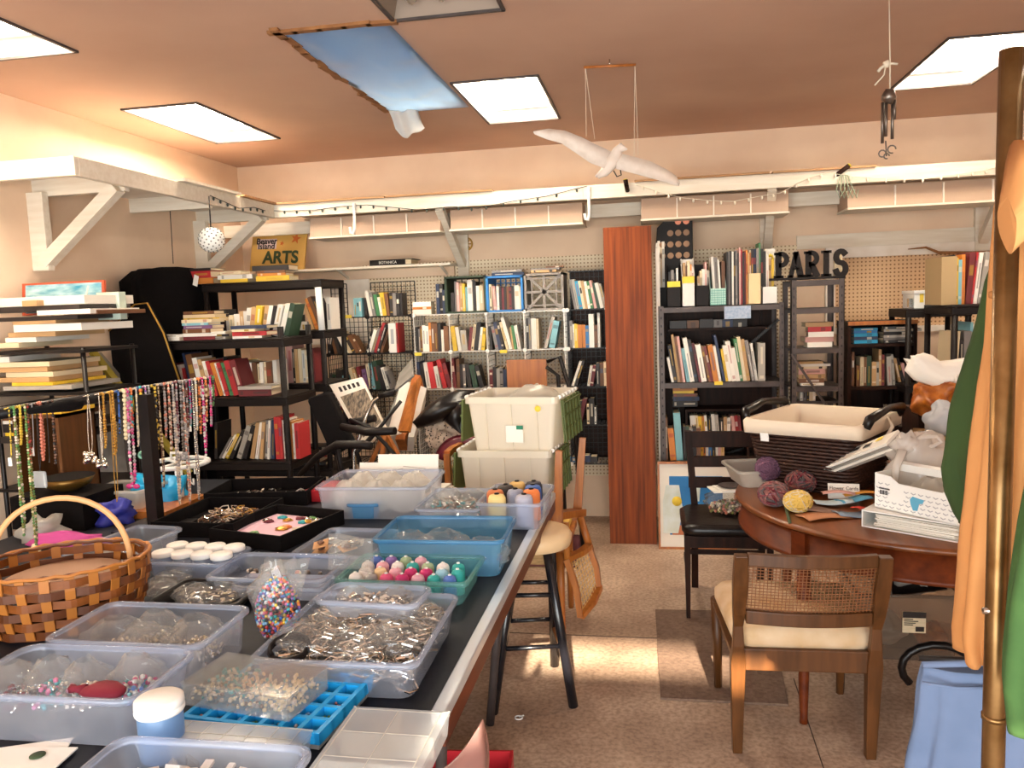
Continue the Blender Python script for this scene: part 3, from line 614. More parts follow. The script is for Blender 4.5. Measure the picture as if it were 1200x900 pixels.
# black bottle-crate like box standing on the shelving, tilted top
K = thing('black_crate', 'tall black crate with rows of round openings atop metal shelving', 'crate', (at(791, 300, Y=5.2).x, 5.26, MZ[0]+.002)); s = mpp((0.1, 5.2, 1.6))
prof = [(-22*s, 0), (21*s, 0), (21*s, 113*s), (2*s, 113*s), (-20*s, 93*s), (-22*s, 70*s)]
MB().prism(prof, 'y', 0, .03).build('front_panel', 'black_plastic', K, bevel=.004); MB().prism([(x*.98, z) for x, z in prof], 'y', .03, .2).build('body', 'black_plastic', K)
mat('can_copper', 'b06a50', .35, metal=.5); mat('can_tan', '8d6a4c', .5)
for r_ in range(4):
    for c_ in range(4):
        x = (-14+c_*9.2)*s; z = (60+r_*13)*s
        if z > (100-(2-c_)*9)*s and c_ < 2: continue
        MB().lathe([(.001, .0), (.018, .0), (.02, .012)], n=12).build('opening', ['can_tan', 'can_tan', 'can_tan', 'can_copper'][r_], K, loc=(x, 0, z)).rotation_euler = (PI/2, 0, 0)
row('w2x52 w3x54 c2x52 w3x53', 769, 320, 5.24, 'standing left of the black crate', G3, depth=.15, z=1.62, kind='magazine')
mat('pale_blue_sheet', 'b9c4d6', .6, col2='93a8c4', scale=60)
tag(MB().bb((0, 0, 0), (28.5*s, .003, 14*s)).build('price_sheet', 'pale_blue_sheet', loc=(at(848, 374, Y=5.05).x, 4.995, at(848, 374, Y=4.995).z)), 'pale blue printed sheet hanging below top of metal shelving', 'paper')
row('k20x12 b14x12 k16x13 e10x12 n12x12 k16x12', 785, 388, 5.15, 'in a dark case under metal top', G2, depth=.14, z=at(800, 388, Y=5.15).z)
C_ = (MB().bb((at(783, 389, Y=5.1).x, 5.13, at(783, 389, Y=5.1).z), (at(900, 389, Y=5.1).x, 5.34, at(783, 386, Y=5.1).z)).bb((at(783, 389, Y=5.1).x, 5.32, MZ[1]), (at(783, 389, Y=5.1).x+.02, 5.34, MZ[0]-.04)).bb((at(896, 389, Y=5.1).x, 5.32, MZ[1]), (at(896, 389, Y=5.1).x+.02, 5.34, MZ[0]-.04)).build('inner_shelf', 'dark_wood', M1)); C_.location = (-M1.location.x, -M1.location.y, 0)
# ------------------------------------------------------------------ narrow ladder-like metal shelf with the PARIS sign
LX0, LX1, LY0, LY1 = at(927, 327, Y=5.0).x, at(990, 327, Y=5.0).x, 5.0, 5.32
LZ = [at(960, 328, Y=5).z, at(960, 361, Y=5).z, at(960, 408, Y=5).z, at(960, 453, Y=5).z, .5, .1]
M2 = metal_unit('narrow grey metal shelf unit under the PARIS sign', LX0, LX1, LY0, LY1, LZ[0]+.005, LZ)
ox = M2.location.x
MB().tube([(LX0-ox, -.17, at(930, 415, Y=5).z), (LX1-ox-.1, -.17, .86)], .01, 4).build('brace', 'grey_metal', M2)
pile('w28x6:2 s32x6 w28x6:3 r26x6:3 t31x5', 944, 407, 5.05, 'in the upper PARIS-shelf stack', 'books under the PARIS sign', z=LZ[2]+.002)
pile('w26x3:2 b28x5 t30x5 s30x6 c32x3 w36x3 t28x3', 936, 452, 5.05, 'in the lower PARIS-shelf stack', 'books under the PARIS sign', z=LZ[3]+.002)
row('w3x14 e4x12 k3x14 c4x12 w3x12', 938, 470, 5.05, 'low in the PARIS shelf', 'books under the PARIS sign', z=at(938, 470, Y=5.05).z)
tag(MB().bb((at(935, 470, Y=5).x, 5.03, at(938, 470, Y=5.05).z-.015), (LX1-.02, 5.3, at(938, 470, Y=5.05).z)).build('loose_board', 'grey_metal'), 'loose grey board low inside the PARIS shelf unit', 'board')
p0, p1 = at(903, 332, Y=5.0), at(992, 324, Y=5.0); s = mpp(p0)
T = thing('paris_sign', 'black cut-out PARIS letter sign on top of the narrow shelf', 'sign', ((p0.x+p1.x)/2, 5.05, LZ[0]+.006)); W = (p1.x-p0.x)/2
MB().bb((-W, -.03, 0), (W, .05, .014)).build('base', 'black_plastic', T, bevel=.002)
def strokes(name, parts, x0, wd, h):
    k = MB()
    for pl, tw in parts:
        if len(pl) == 4 and tw == 0: k.prism([(x0+x*wd, .014+z*h) for x, z in pl], 'y', 0, .02); continue
        pts = [V((x0+x*wd, .01, .014+z*h)) for x, z in pl]; n = len(pts)
        L, Rr = [], []
        for i in range(n):
            t = (pts[min(i+1, n-1)]-pts[max(i-1, 0)]).normalized(); nn = V((t.z, 0, -t.x)); L.append(pts[i]+nn*tw*wd/2); Rr.append(pts[i]-nn*tw*wd/2)
        k.loft([[a+V((0, -.01, 0)), b+V((0, -.01, 0)), b+V((0, .01, 0)), a+V((0, .01, 0))] for a, b in zip(L, Rr)], cap0=True, cap1=True, smooth=False)
    return k.build(name, 'black_plastic', T)
def arc(cx, cz, rx, rz, a0, a1, n=9): return [(cx+rx*math.cos(math.radians(a0+(a1-a0)*i/n)), cz+rz*math.sin(math.radians(a0+(a1-a0)*i/n))) for i in range(n+1)]
def serif(x, z, w_=.5): return ([(x-w_/2, z-.05), (x+w_/2, z-.05), (x+w_/2, z+.05), (x-w_/2, z+.05)], 0)
bowl = ([(.3, .94)]+arc(.5, .72, .38, .22, 90, -90)+[(.3, .5)], .34)
LH = 30*s; lw = W*2/5.25
strokes('letter', [([(.3, 0), (.3, 1)], .4), serif(.3, .05, .7), serif(.25, .95, .5), bowl], -W+.03, lw, LH)
strokes('letter', [([(.15, 0), (.55, 1)], .3), ([(.5, 1), (.88, 0)], .42), ([(.25, .34), (.75, .34)], .14), serif(.12, .05, .35), serif(.88, .05, .45)], -W+.03+lw*1.0, lw, LH)
strokes('letter', [([(.3, 0), (.3, 1)], .4), serif(.3, .05, .7), serif(.25, .95, .5), bowl, ([(.5, .5), (.95, .0)], .42)], -W+.03+lw*2.1, lw, LH)
strokes('letter', [([(.5, 0), (.5, 1)], .46), serif(.5, .05, .86), serif(.5, .95, .86)], -W+.03+lw*3.25, lw*.8, LH)
strokes('letter', [([(.85, .8)]+arc(.5, .73, .32, .22, 50, 250)+arc(.5, .27, .34, .24, 70, -140)+[(.12, .28)], .38)], -W+.03+lw*4.15, lw, LH)
tag(MB().bb((0, 0, 0), (9*s, .02, 30*s)).build('wood_block', 'paper_cream', loc=(at(978, 324, Y=5.12).x, 5.13, LZ[0]+.006)), 'pale wooden block standing behind the S of PARIS', 'block')
F_ = thing('flower_card', 'white card with a yellow flower beside the PARIS sign', 'card', (at(901, 325, Y=5.1).x, 5.16, MZ[0]+.14))
MB().bb((-.015, 0, 0), (.045, .002, .2)).build('card', 'paper', F_); fl = MB()
for q in range(8): fl.ball((.018+.014*math.cos(q*PI/4), -.003, .14+.02*math.sin(q*PI/4)), (.008, .003, .01), 6, 4)
fl.build('flower', 'yellow_label', F_)
# ------------------------------------------------------------------ dark bookcases under the framed pegboard, resin shelving at far right
D1 = thing('dark_bookcase', 'dark bookcase behind PARIS shelf below the framed pegboard', 'bookcase', (at(1026, 450, Y=5.3).x, 5.3, 0)); W = .2
for x in (-W, W-.02): MB().bb((x, -.14, 0), (x+.02, .16, at(1045, 376, Y=5.16).z)).build('side', 'dark_wood', D1)
BZ = [at(1045, 376, Y=5.2).z, at(1045, 402, Y=5.2).z, at(1045, 452, Y=5.2).z, at(1045, 500, Y=5.2).z, .3, .06]
for z in BZ: MB().bb((-W+.02, -.14, z-.018), (W-.02, .16, z)).build('shelf', 'dark_wood', D1)
MB().bb((-W, .15, 0), (W, .16, BZ[0])).build('back', 'dark_wood', D1)
MB().bb((-W, -.15, BZ[0]-.02), (W, -.14, BZ[0]+.004)).build('edge_strip', 'honey_wood', D1)
G4 = 'books in the dark bookcase'
pile('a26x4 n26x4 a26x4 u26x3 a26x3', 1001, 400, 5.19, 'of turquoise books in dark bookcase', G4, z=BZ[1]+.002, jig=.02)
pile('k34x3 e36x3 h32x3 k36x4 h40x3 k30x3', 1036, 400, 5.19, 'of papers in dark bookcase', G4, z=BZ[1]+.002, jig=.2)
row('k3x36 b3x40 _2 b4x24 _1 c4x34 b3x34 d5x35 t5x28 h3x28 t3x42 m3x36 _2 h5x34:3 h3x36:5 t3x32:12 k3x32:14 s4x26:16 k5x22', 995, 450, 5.19, 'in the dark bookcase', G4, z=BZ[2]+.002)
row('k4x20 c3x18:8 w3x16:10 b5x14 m6x12 _12 k4x20 w3x24:8 k6x22 e4x20', 998, 476, 5.19, 'low in dark bookcase', G4, z=BZ[3]+.002, depth=.12)
def resin_shelf(label, x0, x1, y0, y1, zs, top, m='black_plastic', r=.017, rz=0, th=.05):
    U = thing('resin_shelving', label, 'shelving', ((x0+x1)/2, (y0+y1)/2, 0), rz); W, D = (x1-x0)/2, (y1-y0)/2
    for sx in (-1, 1):
        for sy in (-1, 1): MB().cyl((sx*(W-r), sy*(D-r), 0), (sx*(W-r), sy*(D-r), top), r, n=10).build('post', m, U)
    for z in zs:
        k = MB(); k.bb((-W, -D, z-.012), (W, D, z))
        k.bb((-W, -D, z-th), (W, -D+.012, z-.012)); k.bb((-W, D-.012, z-th), (W, D, z-.012)); k.bb((-W, -D+.012, z-th), (-W+.012, D-.012, z-.012)); k.bb((W-.012, -D+.012, z-th), (W, D-.012, z-.012))
        for q in range(1, 6): k.bb((-W+.012, -D+2*D*q/6-.004, z-th*.8), (W-.012, -D+2*D*q/6+.004, z-.012))
        k.build('shelf', m, U, bevel=.004)
    return U
x0 = at(1062, 365, Y=4.7).x; z0 = at(1080, 362, Y=4.7).z
x0 = at(1062, 365, Y=5.0).x; z0 = at(1080, 362, Y=5.0).z
resin_shelf('black resin shelving at right holding a white box', x0, x0+.36, 5.0, 5.36, [z0, z0-.45, z0-.9, .1], z0)
rx0 = at(1105, 360, Y=4.55).x; rz0 = at(1120, 358, Y=4.5).z
resin_shelf('black resin shelving behind the jackets topped by records', rx0+.03, rx0+.6, 4.5, 4.95, [rz0, rz0-.42, rz0-.85, .1], rz0)
mat('kraft', 'b59b72', .8)
KB = thing('record_box', 'open kraft box of upright records on the far right shelving', 'box', (at(1115, 355, Y=4.6).x, 4.62, rz0+.002))
pk = at(1105, 355, Y=4.55); s = mpp(pk)
k = MB(); k.bb((-10*s, 0, 0), (7*s, .004, 57*s)); k.bb((-10*s, .004, 0), (-10*s+.004, .26, 57*s)); k.build('panel', 'kraft', KB)
row('k3x58 y3x54 l4x52 o4x58 m6x60:-4 r2x60:-5 w4x59:-6 h5x60:-8 w3x60:-9 e9x58:-12 w3x60:-14 r4x60:-16 y3x50:-16 u3x48:-17 r4x52:-18', 1117, 356, 4.64, 'in the row of records at right', 'records on the far right shelving', depth=.28, z=rz0+.002, kind='record')
row('c9x60:-3 k4x50 e8x60 l3x70 a4x60 k5x60', 1112, 432, 4.6, 'below the records at right', 'records on the far right shelving', depth=.28, z=rz0-.418, kind='record')
WB = thing('white_box', 'white lidded box with yellow label on black resin shelving', 'box', (at(1085, 358, Y=5.05).x, 5.13, z0+.002)); s = mpp((x0, 5.05, 1.5))
MB().bb((-14*s, -.1, 0), (22*s, .12, 17*s)).build('body', 'white_plastic', WB, bevel=.003); MB().bb((-15*s, -.11, 17*s), (23*s, .125, 21*s)).build('lid', 'white_plastic', WB, bevel=.003)
MB().bb((-8*s, -.104, 7*s), (-4*s, -.1, 19*s)).build('sticker', 'yellow_label', WB); MB().bb((-19*s, -.09, 2*s), (-15*s, -.05, 12*s)).build('handle', 'steel', WB)
# tan slab and torn strip above the framed pegboard
tag(MB().tube([at(1064, 292, Y=5.52), at(1085, 290, Y=5.5), at(1100, 296, Y=5.5), at(1140, 296, Y=5.5), at(1180, 294, Y=5.5)], [.004, .012, .016, .014, .012], 6, flat=.6).build('bark_strip', 'torn_board'), 'rough bark strip lying along the white ledge, upper right', 'wood')
# ================================================================== left side: art rack, black cover, resin shelving
def canvas_pile(spec, px, py, Y, where, group):
    p = at(px, py, Y=Y); s = mpp(p); z = p.z; n = 0
    for t in spec.split():
        cc = t[0]; q = t[1:].split(':'); ln, th = [float(i)*s for i in q[0].split('x')]; dx = float(q[1])*s if len(q) > 1 else 0
        o = MB().bb((0, 0, 0), (ln, .34, th*.95)).build('canvas', 'book_cover', bevel=.001); c = lin(PAL[cc]); o.color = (*c, 1)
        o.location = (p.x+dx, Y+RND.uniform(0, .03), z); o.rotation_euler = (0, 0, RND.uniform(-.05, .05))
        tag(o, f"{CN[cc]} flat canvas or board, {ORD[n]} from the bottom {where}", 'canvas', group); z += th; n += 1
    return z
RY = 3.12
AR = thing('art_rack', 'black wire rack of stacked canvases at far left', 'rack', (at(60, 420, Y=RY).x, RY, 0))
o = V(AR.location); zt = at(90, 408, Y=RY).z; zm = at(60, 458, Y=RY).z; x0 = XL+.03; x1 = at(93, 408, Y=RY).x; x2 = at(142, 404, Y=RY).x
for x, y in ((x1, RY+.02), (x0+.03, RY+.02), (x1, RY+.36), (x0+.03, RY+.36)): MB().cyl(V((x, y, 0))-o, V((x, y, zt))-o, .011, n=8).build('post', 'black_metal', AR)
for z in (zt-.008, zm-.008, .78, .3): MB().bb(V((x0, RY, z-.014))-o, V((x1+.02, RY+.38, z))-o).build('shelf', 'black_metal', AR)
GA = 'stacked canvases on the art rack'
canvas_pile('c40x6:-30 w42x6:-12 t62x6:-8 w92x9:4 t60x4 k110x5:-20 b44x5:70 k118x7:-22 w120x11:-22', 12, 408, RY, 'of the top rack pile', GA)
canvas_pile('w70x6:35 c60x5:-22 t20x7:16', 12, 371, RY-.02, 'on top of rack pile', GA)
canvas_pile('h90x5:0 y56x4:10 t80x6:-20 c66x6:0 t70x6:-12 c82x6:-20 w50x7:-40', 3, 458, RY, 'of the middle rack pile', GA)
canvas_pile('k80x8 y26x4:3 k90x10 w60x4 b70x8 k80x10', 0, 520, RY, 'low in rack', GA)
mat('sea', '1c7f9c', .5, col2='b9d9dc', scale=9, stretch=(1, 1, 4)); mat('red_frame', 'b0492c', .5)
pa, pb = at(15, 375, Y=3.3), at(112, 370, Y=3.3)
SP = thing('sea_painting', 'turquoise sea painting in thin red frame behind canvas stack', 'painting', ((pa.x+pb.x)/2, 3.36, zt+.155)); SP.rotation_euler = (-.12, 0, 0); W = (pb.x-pa.x)/2
MB().bb((-W, 0, 0), (W, .015, .155)).build('frame', 'red_frame', SP); MB().bb((-W+.02, -.002, .01), (W-.012, .0, .145)).build('picture', 'sea', SP)
MB().tube([(W*.55, -.004, .05), (W*.64, -.004, .13)], .004, 4).build('sail', 'white_paint', SP)
mat('pale_green', 'c2cfc0', .6)
p = at(113, 370, Y=3.35); tag(MB().bb((0, 0, 0), (.12, .05, .13)).build('green_box', 'pale_green', bevel=.002, loc=(p.x, 3.36, zt+.12)), 'pale green box beside the framed sea painting', 'box')
tag(MB().bb((p.x-.06, 3.32, zt-.006), (p.x+.14, 3.42, zt+.118)).build('cardboard_box', 'cardboard'), 'cardboard box holding up the pale green box', 'box') if False else None
# cloth-covered tall object
CV = thing('covered_panel', 'tall shape under black cloth cover against the left wall', 'cover', (-2.86, 4.37, 0), 1.33)
def cov(u, v):
    a = u*2*PI; W, D = .33, .07; ex = 6
    cx = abs(math.cos(a))**(2/ex)*(1 if math.cos(a) >= 0 else -1); cy = abs(math.sin(a))**(2/ex)*(1 if math.sin(a) >= 0 else -1)
    z = 1.84*v; fl = 1+.05*(1-v); top = 1 if v < .97 else 1-.25*((v-.97)/.03)
    wv = .012*math.sin(a*9+v*3)*(1-v*.6)+.01*noise.noise(V((u*9, v*6, 0)))
    return (cx*(W*fl*top+wv), cy*(D*fl*top+wv), z-.02*(cx*cx)*v+.01*noise.noise(V((u*6, 0, 5)))*v)
k = MB(); k.grid(cov, 56, 30); n0 = len(k.v); top = [k.v[30*57+i] for i in range(56)]
k.add(top, [tuple(range(56))]); k.build('cloth', 'black_cloth', CV)
MB().box((.07, -.125, 1.76), (.035, .003, .065), ry=.3).build('price_tag', 'white_plastic', CV)
PF = thing('portfolio', 'black portfolio with gold edge leaning before the black cover', 'portfolio', (at(165, 400, Y=3.86).x, 3.86, 0)); 
pts = [at(x, y, Y=3.86) for x, y in ((128, 388), (158, 357), (173, 355), (192, 390), (212, 450), (150, 470))]
pp = [(q.x-PF.location.x, q.z) for q in pts]; lo = min(q[1] for q in pp)
MB().prism(pp[:5]+[(pp[4][0], .0), (pp[5][0]-.06, .0)], 'y', 0, .02).build('panel', 'black_cloth', PF)
MB().tube([(q[0], -.004, q[1]) for q in pp[:5]], .005, 5).build('gold_edge', 'gilt', PF)
mat('mustard', '9a8a2e', .6); mat('stone_grey', '8f8a84', .9, col2='7a756f', scale=12)
a, b = at(101, 413, Y=3.75), at(136, 457, Y=3.75); k = MB(); d = (b-a); k.tube([a+V((.04, 0, 0)), b+d*2.2+V((.04, 0, 0))], .035, 4, flat=.35)
tag(k.build('mustard_board', 'mustard'), 'mustard board leaning diagonally behind the art rack post', 'board')
p = at(105, 440, Y=3.78); tag(MB().prism([(-.05, -1.0), (.16, -1.0), (.13, 0), (.03, .12), (-.04, .1)], 'y', 0, .03).build('grey_board', 'stone_grey', loc=(p.x, 3.82, p.z)), 'rough grey board behind the mustard board', 'board')
# two black resin shelving units full of books
AX0, AX1, AY = at(180, 405, Y=3.95).x, at(331, 396, Y=3.95).x, 3.95
az = [at(328, 396, Y=AY).z, at(330, 465, Y=AY).z, at(335, 541, Y=AY).z, .22]
resin_shelf('near black resin shelving unit piled with lying books, left', AX0, AX1, AY, AY+.38, az, az[0]+.06, 'black_plastic')
BX0, BX1, BYY = at(236, 335, Y=4.42).x, at(376, 330, Y=4.42).x, 4.42
bz = [at(300, 330, Y=BYY).z, at(350, 388, Y=BYY).z, at(350, 450, Y=BYY).z, .6, .15]
resin_shelf('far black resin shelving unit topped with lying books, left', BX0, BX1, BYY, BYY+.36, bz, bz[0], 'black_plastic')
GB = 'books on the black resin shelving'
z0 = az[0]+.002
def up(spec, px, Y, z, where, depth=.17): row(spec, px, 400, Y, where, GB, depth=depth, z=z)
def ly(spec, px, Y, z, where): return pile(spec, px, 400, Y, where, GB, z=z)
ly('w44x4:0 w46x3:1', 172, 3.96, z0, 'at left end of near unit')
ly('m40x4 w42x4 b36x5 p36x4:2 l34x3 c38x4', 214, 3.96, z0, 'of second pile on near unit'); ly('y44x4 c40x4 b38x4', 216, 4.08, z0+.1, 'of yellow pile on near unit')
ly('w36x3 r42x5:0 c30x3 n44x4:-2', 272, 3.96, z0, 'of red pile on near unit')
ly('h30x3 k34x3 w32x3', 236, 3.97, z0, 'of front pile on near unit')
up('e5x24 w4x26 w5x22 k8x30 k10x33 w5x24 c5x26 w8x27 t5x30 w6x30 c7x32:3', 236, 4.2, z0+.0, 'at back of near unit top')
up('w6x34:-8 t6x35:-10 y8x36:-10 t5x36:-12 w5x36:-14 k4x36:-14 w7x37:-16 w6x38:-18 d6x38:-16', 286, 4.14, z0, 'in white row on near unit')
up('t4x30:16 o4x38:18 b5x40:20 k4x38:20 w5x37', 358, 4.5, bz[1]+.002, 'on second shelf of far unit'); up('k6x18 w10x10', 345, 4.5, bz[1]+.002, 'beside the far shelf post')
up('w7x24:4 c6x26:4 m3x40:6 w4x38:6 r4x34:6 n3x52:10 b8x50:8 w6x46:10 t5x44:10 w4x42:12 r5x42:12 o5x40:14 w3x40:14 r5x40:14 g5x40:14 r7x42:14 m8x42:14', 191, 4.0, az[1]+.002, 'on second shelf of near unit')
up('e6x40 k4x42:-10 y5x36:-26 l4x36:-28 y5x40:-28 c5x38:-24', 247, 4.2, az[1]+.002, 'behind on second near shelf')
up('b6x34 w3x36 b6x36 c4x34 w4x36 c4x36 b7x36 w5x38', 284, 4.14, az[1]+.002, 'in brown row on near shelf')
ly('m40x8 h42x4', 274, 3.97, az[1]+.002, 'at front of second near shelf')
up('s8x48 k3x40 t4x40 c4x40 w4x38 c5x38 m7x40', 333, 4.46, bz[2]+.002, 'on third shelf of far unit')
up('k4x44:-4 e3x30:-34 w3x34:-34 y4x34:-32 k5x38:-30 h6x42:-22 k5x42:-20 t5x44:-14 w4x44:-12 t4x44:-8 e4x46:-6 w3x46:-6 n4x46:-4 r5x50 r4x50 w3x46 e3x44 o7x44 w2x42 r5x42', 240, 4.0, az[2]+.002, 'on third shelf of near unit')
up('y4x22:8 e4x24:8 k5x22:8 u4x24:6 h5x26:6 y5x26:4 w4x26 c4x26 t4x26 g6x28 k8x28', 258, 4.24, az[2]+.10, 'behind on third near shelf') if False else None
z_ = ly('k60x4:-4 b50x5 w48x3:4', 318, 4.48, bz[3]+.002, 'low on the far unit'); ly('r30x4 w32x4 k34x4', 346, 4.46, z_, 'upper low pile of far unit')
z_ = ly('o34x6 w32x5', 217, 4.44, bz[0]+.002, 'at top left of far unit') if False else None
ly('o34x7 r36x8:-3 k38x3:-4', 222, 4.44, bz[0]+.002, 'at top left of far unit'); ly('y34x4 w42x5:-3 c26x4:2', 262, 4.44, bz[0]+.002, 'at top middle of far unit')
ly('y40x6 o34x3:2 b36x3 k44x6:-4', 304, 4.44, bz[0]+.002, 'at top right of far unit')
tag(MB().cyl((at(378, 390, Y=4.4).x, 4.395, bz[1]+.002), (at(373, 335, Y=4.4).x, 4.395, bz[0]-.05), .02, n=10).build('white_pole', 'white_plastic'), 'white upright pole in front of the far resin shelving corner', 'pole')
# ================================================================== the two trestle tables
TT = .74
def folding_table(label, x0, x1, y0, y1, trim=True):
    T = thing('folding_table', label, 'table', ((x0+x1)/2, (y0+y1)/2, 0)); W, D = (x1-x0)/2, (y1-y0)/2
    MB().bb((-W, -D, TT-.025), (W-.03*trim, D, TT)).build('tabletop', 'navy_table', T)
    if trim:
        MB().bb((W-.03, -D, TT-.025), (W, D, TT+.003)).build('edge_trim', 'alu', T, bevel=.003); MB().bb((W-.018, -D+.01, TT-.075), (W-.003, D, TT-.025)).build('apron', 'mahogany', T)
    for sx in (-1, 1):
        for sy in (-1, 1): MB().cyl((sx*(W-.20), sy*(D-.56) if D > .8 else sy*(D-.25), 0), (sx*(W-.13), sy*(D-.48) if D > .8 else sy*(D-.2), TT-.025), .016, n=10).build('leg', 'grey_metal', T)
    return T
folding_table('navy-topped folding table with metal edge holding bead bins', -1.36, -.425, 1.45, 3.28)
folding_table('navy-topped folding table at left under jewellery rack', -2.42, -1.37, 1.0, 3.52, False)
folding_table('navy-topped folding table at the near edge of the photo', -1.36, -.57, .6, 1.44, False)
# ------------------------------------------------------------------ bins
def rr(w, d, r, n=4):
    out = []
    for cx, cy, a0 in ((w/2-r, -d/2+r, -90), (w/2-r, d/2-r, 0), (-w/2+r, d/2-r, 90), (-w/2+r, -d/2+r, 180)):
        for i in range(n+1): a = math.radians(a0+90*i/n); out.append((cx+r*math.cos(a), cy+r*math.sin(a)))
    return out
def bin_(name, label, cat, c, w, d, h, rz, m, group=None, taper=.9, r=.03, rim=.009, cells=None, cm=None):
    B = thing(name, label, cat, c, rz, group)
    def lp(k, z, off=0): return [V((x, y, z)) for x, y in rr(w*k+2*off, d*k+2*off, r)]
    MB().loft([lp(taper, .001), lp(taper, .0015), lp(1, h-.008)], cap0=True).build('body', m, B)
    MB().loft([lp(1, h-.012, -.001), lp(1, h-.012, rim), lp(1, h-.003, rim), lp(1, h, rim*.6), lp(1, h, -.001), lp(1, h-.012, -.001)]).build('rim', m, B)
    if cells:
        nx, ny = cells; k = MB(); wi, di = w*.95, d*.95
        for i in range(1, nx): x = -wi/2+wi*i/nx; k.bb((x-.001, -di/2, .002), (x+.001, di/2, h*.9))
        for i in range(1, ny): y = -di/2+di*i/ny; k.bb((-wi/2, y-.001, .002), (wi/2, y+.001, h*.9))
        k.build('divider', cm or m, B)
    return B
def fit(q, z):
    w_ = [at(x, y, Z=z) for x, y in q]; c = sum(w_, V())/4
    a = w_[1]-w_[0]+w_[2]-w_[3]; rz = math.atan2(a.y, a.x)
    w = a.length/2; d = ((w_[2]-w_[1]).length+(w_[3]-w_[0]).length)/2
    return c, w, d, rz
def pbin(name, label, cat, q, h, m, zb=TT, rz=None, d=None, **kw):
    c, w, dd, r_ = fit(q, zb+h); c.z = zb+.001
    return bin_(name, label, cat, c, w, d or dd, h, r_ if rz is None else rz, m, **kw), c, w, d or dd, (r_ if rz is None else rz)
def bag(label, c, s, rz=0, m='bag_film', seed=0, group=None, fill=None, name='plastic_bag', spike=True):
    B = thing(name, label, 'bag', c, rz, group); sx, sy, sz = s; k = MB()
    def fn(u, v):
        a = u*2*PI; t = v; rr_ = math.sin(PI*min(1, t*1.02+.02))**.6 if t < .62 else max(.05, 1-(t-.62)*1.9)*.93+.06
        n = noise.noise(V((math.cos(a)*2.1+seed, math.sin(a)*2.1, t*4)))*.26+(.5-abs(noise.noise(V((math.cos(a)*3+seed, math.sin(a)*3, t*6+seed)))))*.22+(.5-abs(noise.noise(V((math.cos(a)*7, math.sin(a)*7+seed, t*13)))))*.12-.1
        return (math.cos(a)*sx/2*rr_*(1+n), math.sin(a)*sy/2*rr_*(1+n), max(.001, sz*t*(1+.2*n)+.002))
    k.grid(fn, 34, 22); k.build('film', m, B)
    if fill:
        q = MB(); cols = fill[0]; N = fill[1]; sz_ = fill[2]
        for i in range(N):
            a = RND.uniform(0, 2*PI); r = math.sqrt(RND.random())*.40; zz = RND.uniform(.06, .45)*sz*(1.15-r*1.6)+sz_
            p = (math.cos(a)*sx*r, math.sin(a)*sy*r, zz); j = RND.randrange(len(cols))
            if fill[3] == 'bead': q.ball(p, sz_, 5, 3, m=j)
            else: q.box(p, (sz_*RND.uniform(.5, 4), sz_*RND.uniform(.3, 1), sz_*.4), rz=RND.uniform(0, 3), rx=RND.uniform(-.7, .7), m=j)
        stuff(q.build('contents', cols, B))
    return B
def heap(name, label, c, w, d, h, rz, cols, N, size, shape='bit', cat='findings'):
    q = MB()
    for i in range(N):
        x, y = RND.uniform(-.5, .5), RND.uniform(-.5, .5); hh = h*(1-1.2*(x*x+y*y))*RND.random()**.5+size
        p = (x*w, y*d, hh); j = RND.randrange(len(cols)); s = size*RND.uniform(.6, 1.5)
        if shape == 'bead': q.ball(p, s, 6, 4, m=j)
        elif shape == 'ring': q.tube([(p[0]+s*2*math.cos(t*PI/3), p[1]+s*2*math.sin(t*PI/3)*.8, p[2]+s*.8*math.sin(t*PI/3+i)) for t in range(6)], s*.2, 4, m=j, closed=True)
        else: q.box(p, (s*RND.uniform(1, 4), s, s*.4), rz=RND.uniform(0, 3.1), rx=RND.uniform(-.8, .8), ry=RND.uniform(-.5, .5), m=j)
    o = q.build(name, cols, loc=c); o.rotation_euler = (0, 0, rz)
    return tag(o, label, cat, kind='stuff')
mat('silver', 'e9e2d6', .18, metal=1); mat('pewter', '7a7068', .35, metal=.9); mat('goldm', 'c79a4a', .3, metal=.9); mat('shell', 'd8c6b2', .4)
for n_, c_ in (('b_red', 'c23a3a'), ('b_blue', '2f63b0'), ('b_pink', 'd9709a'), ('b_white', 'd6d0ca'), ('b_yellow', 'e4c044'), ('b_orange', 'dd7a3a'), ('b_teal', '2f9aa0'), ('b_purple', '7a58a0'), ('b_green', '5c8a4a'), ('b_black', '1f1a1c'), ('b_brown', '6a4430'), ('b_cream', 'e2cda4'), ('b_maroon', '6e1f2e'), ('b_crystal', '9d9694'), ('b_sky', '8fc0e0'), ('b_magenta', 'c02a72'), ('b_olive', '7c7c3a'), ('b_salmon', 'cf7a62')): mat(n_, c_, .3, spec=.6)
GBIN = 'clear plastic bins on the tables'
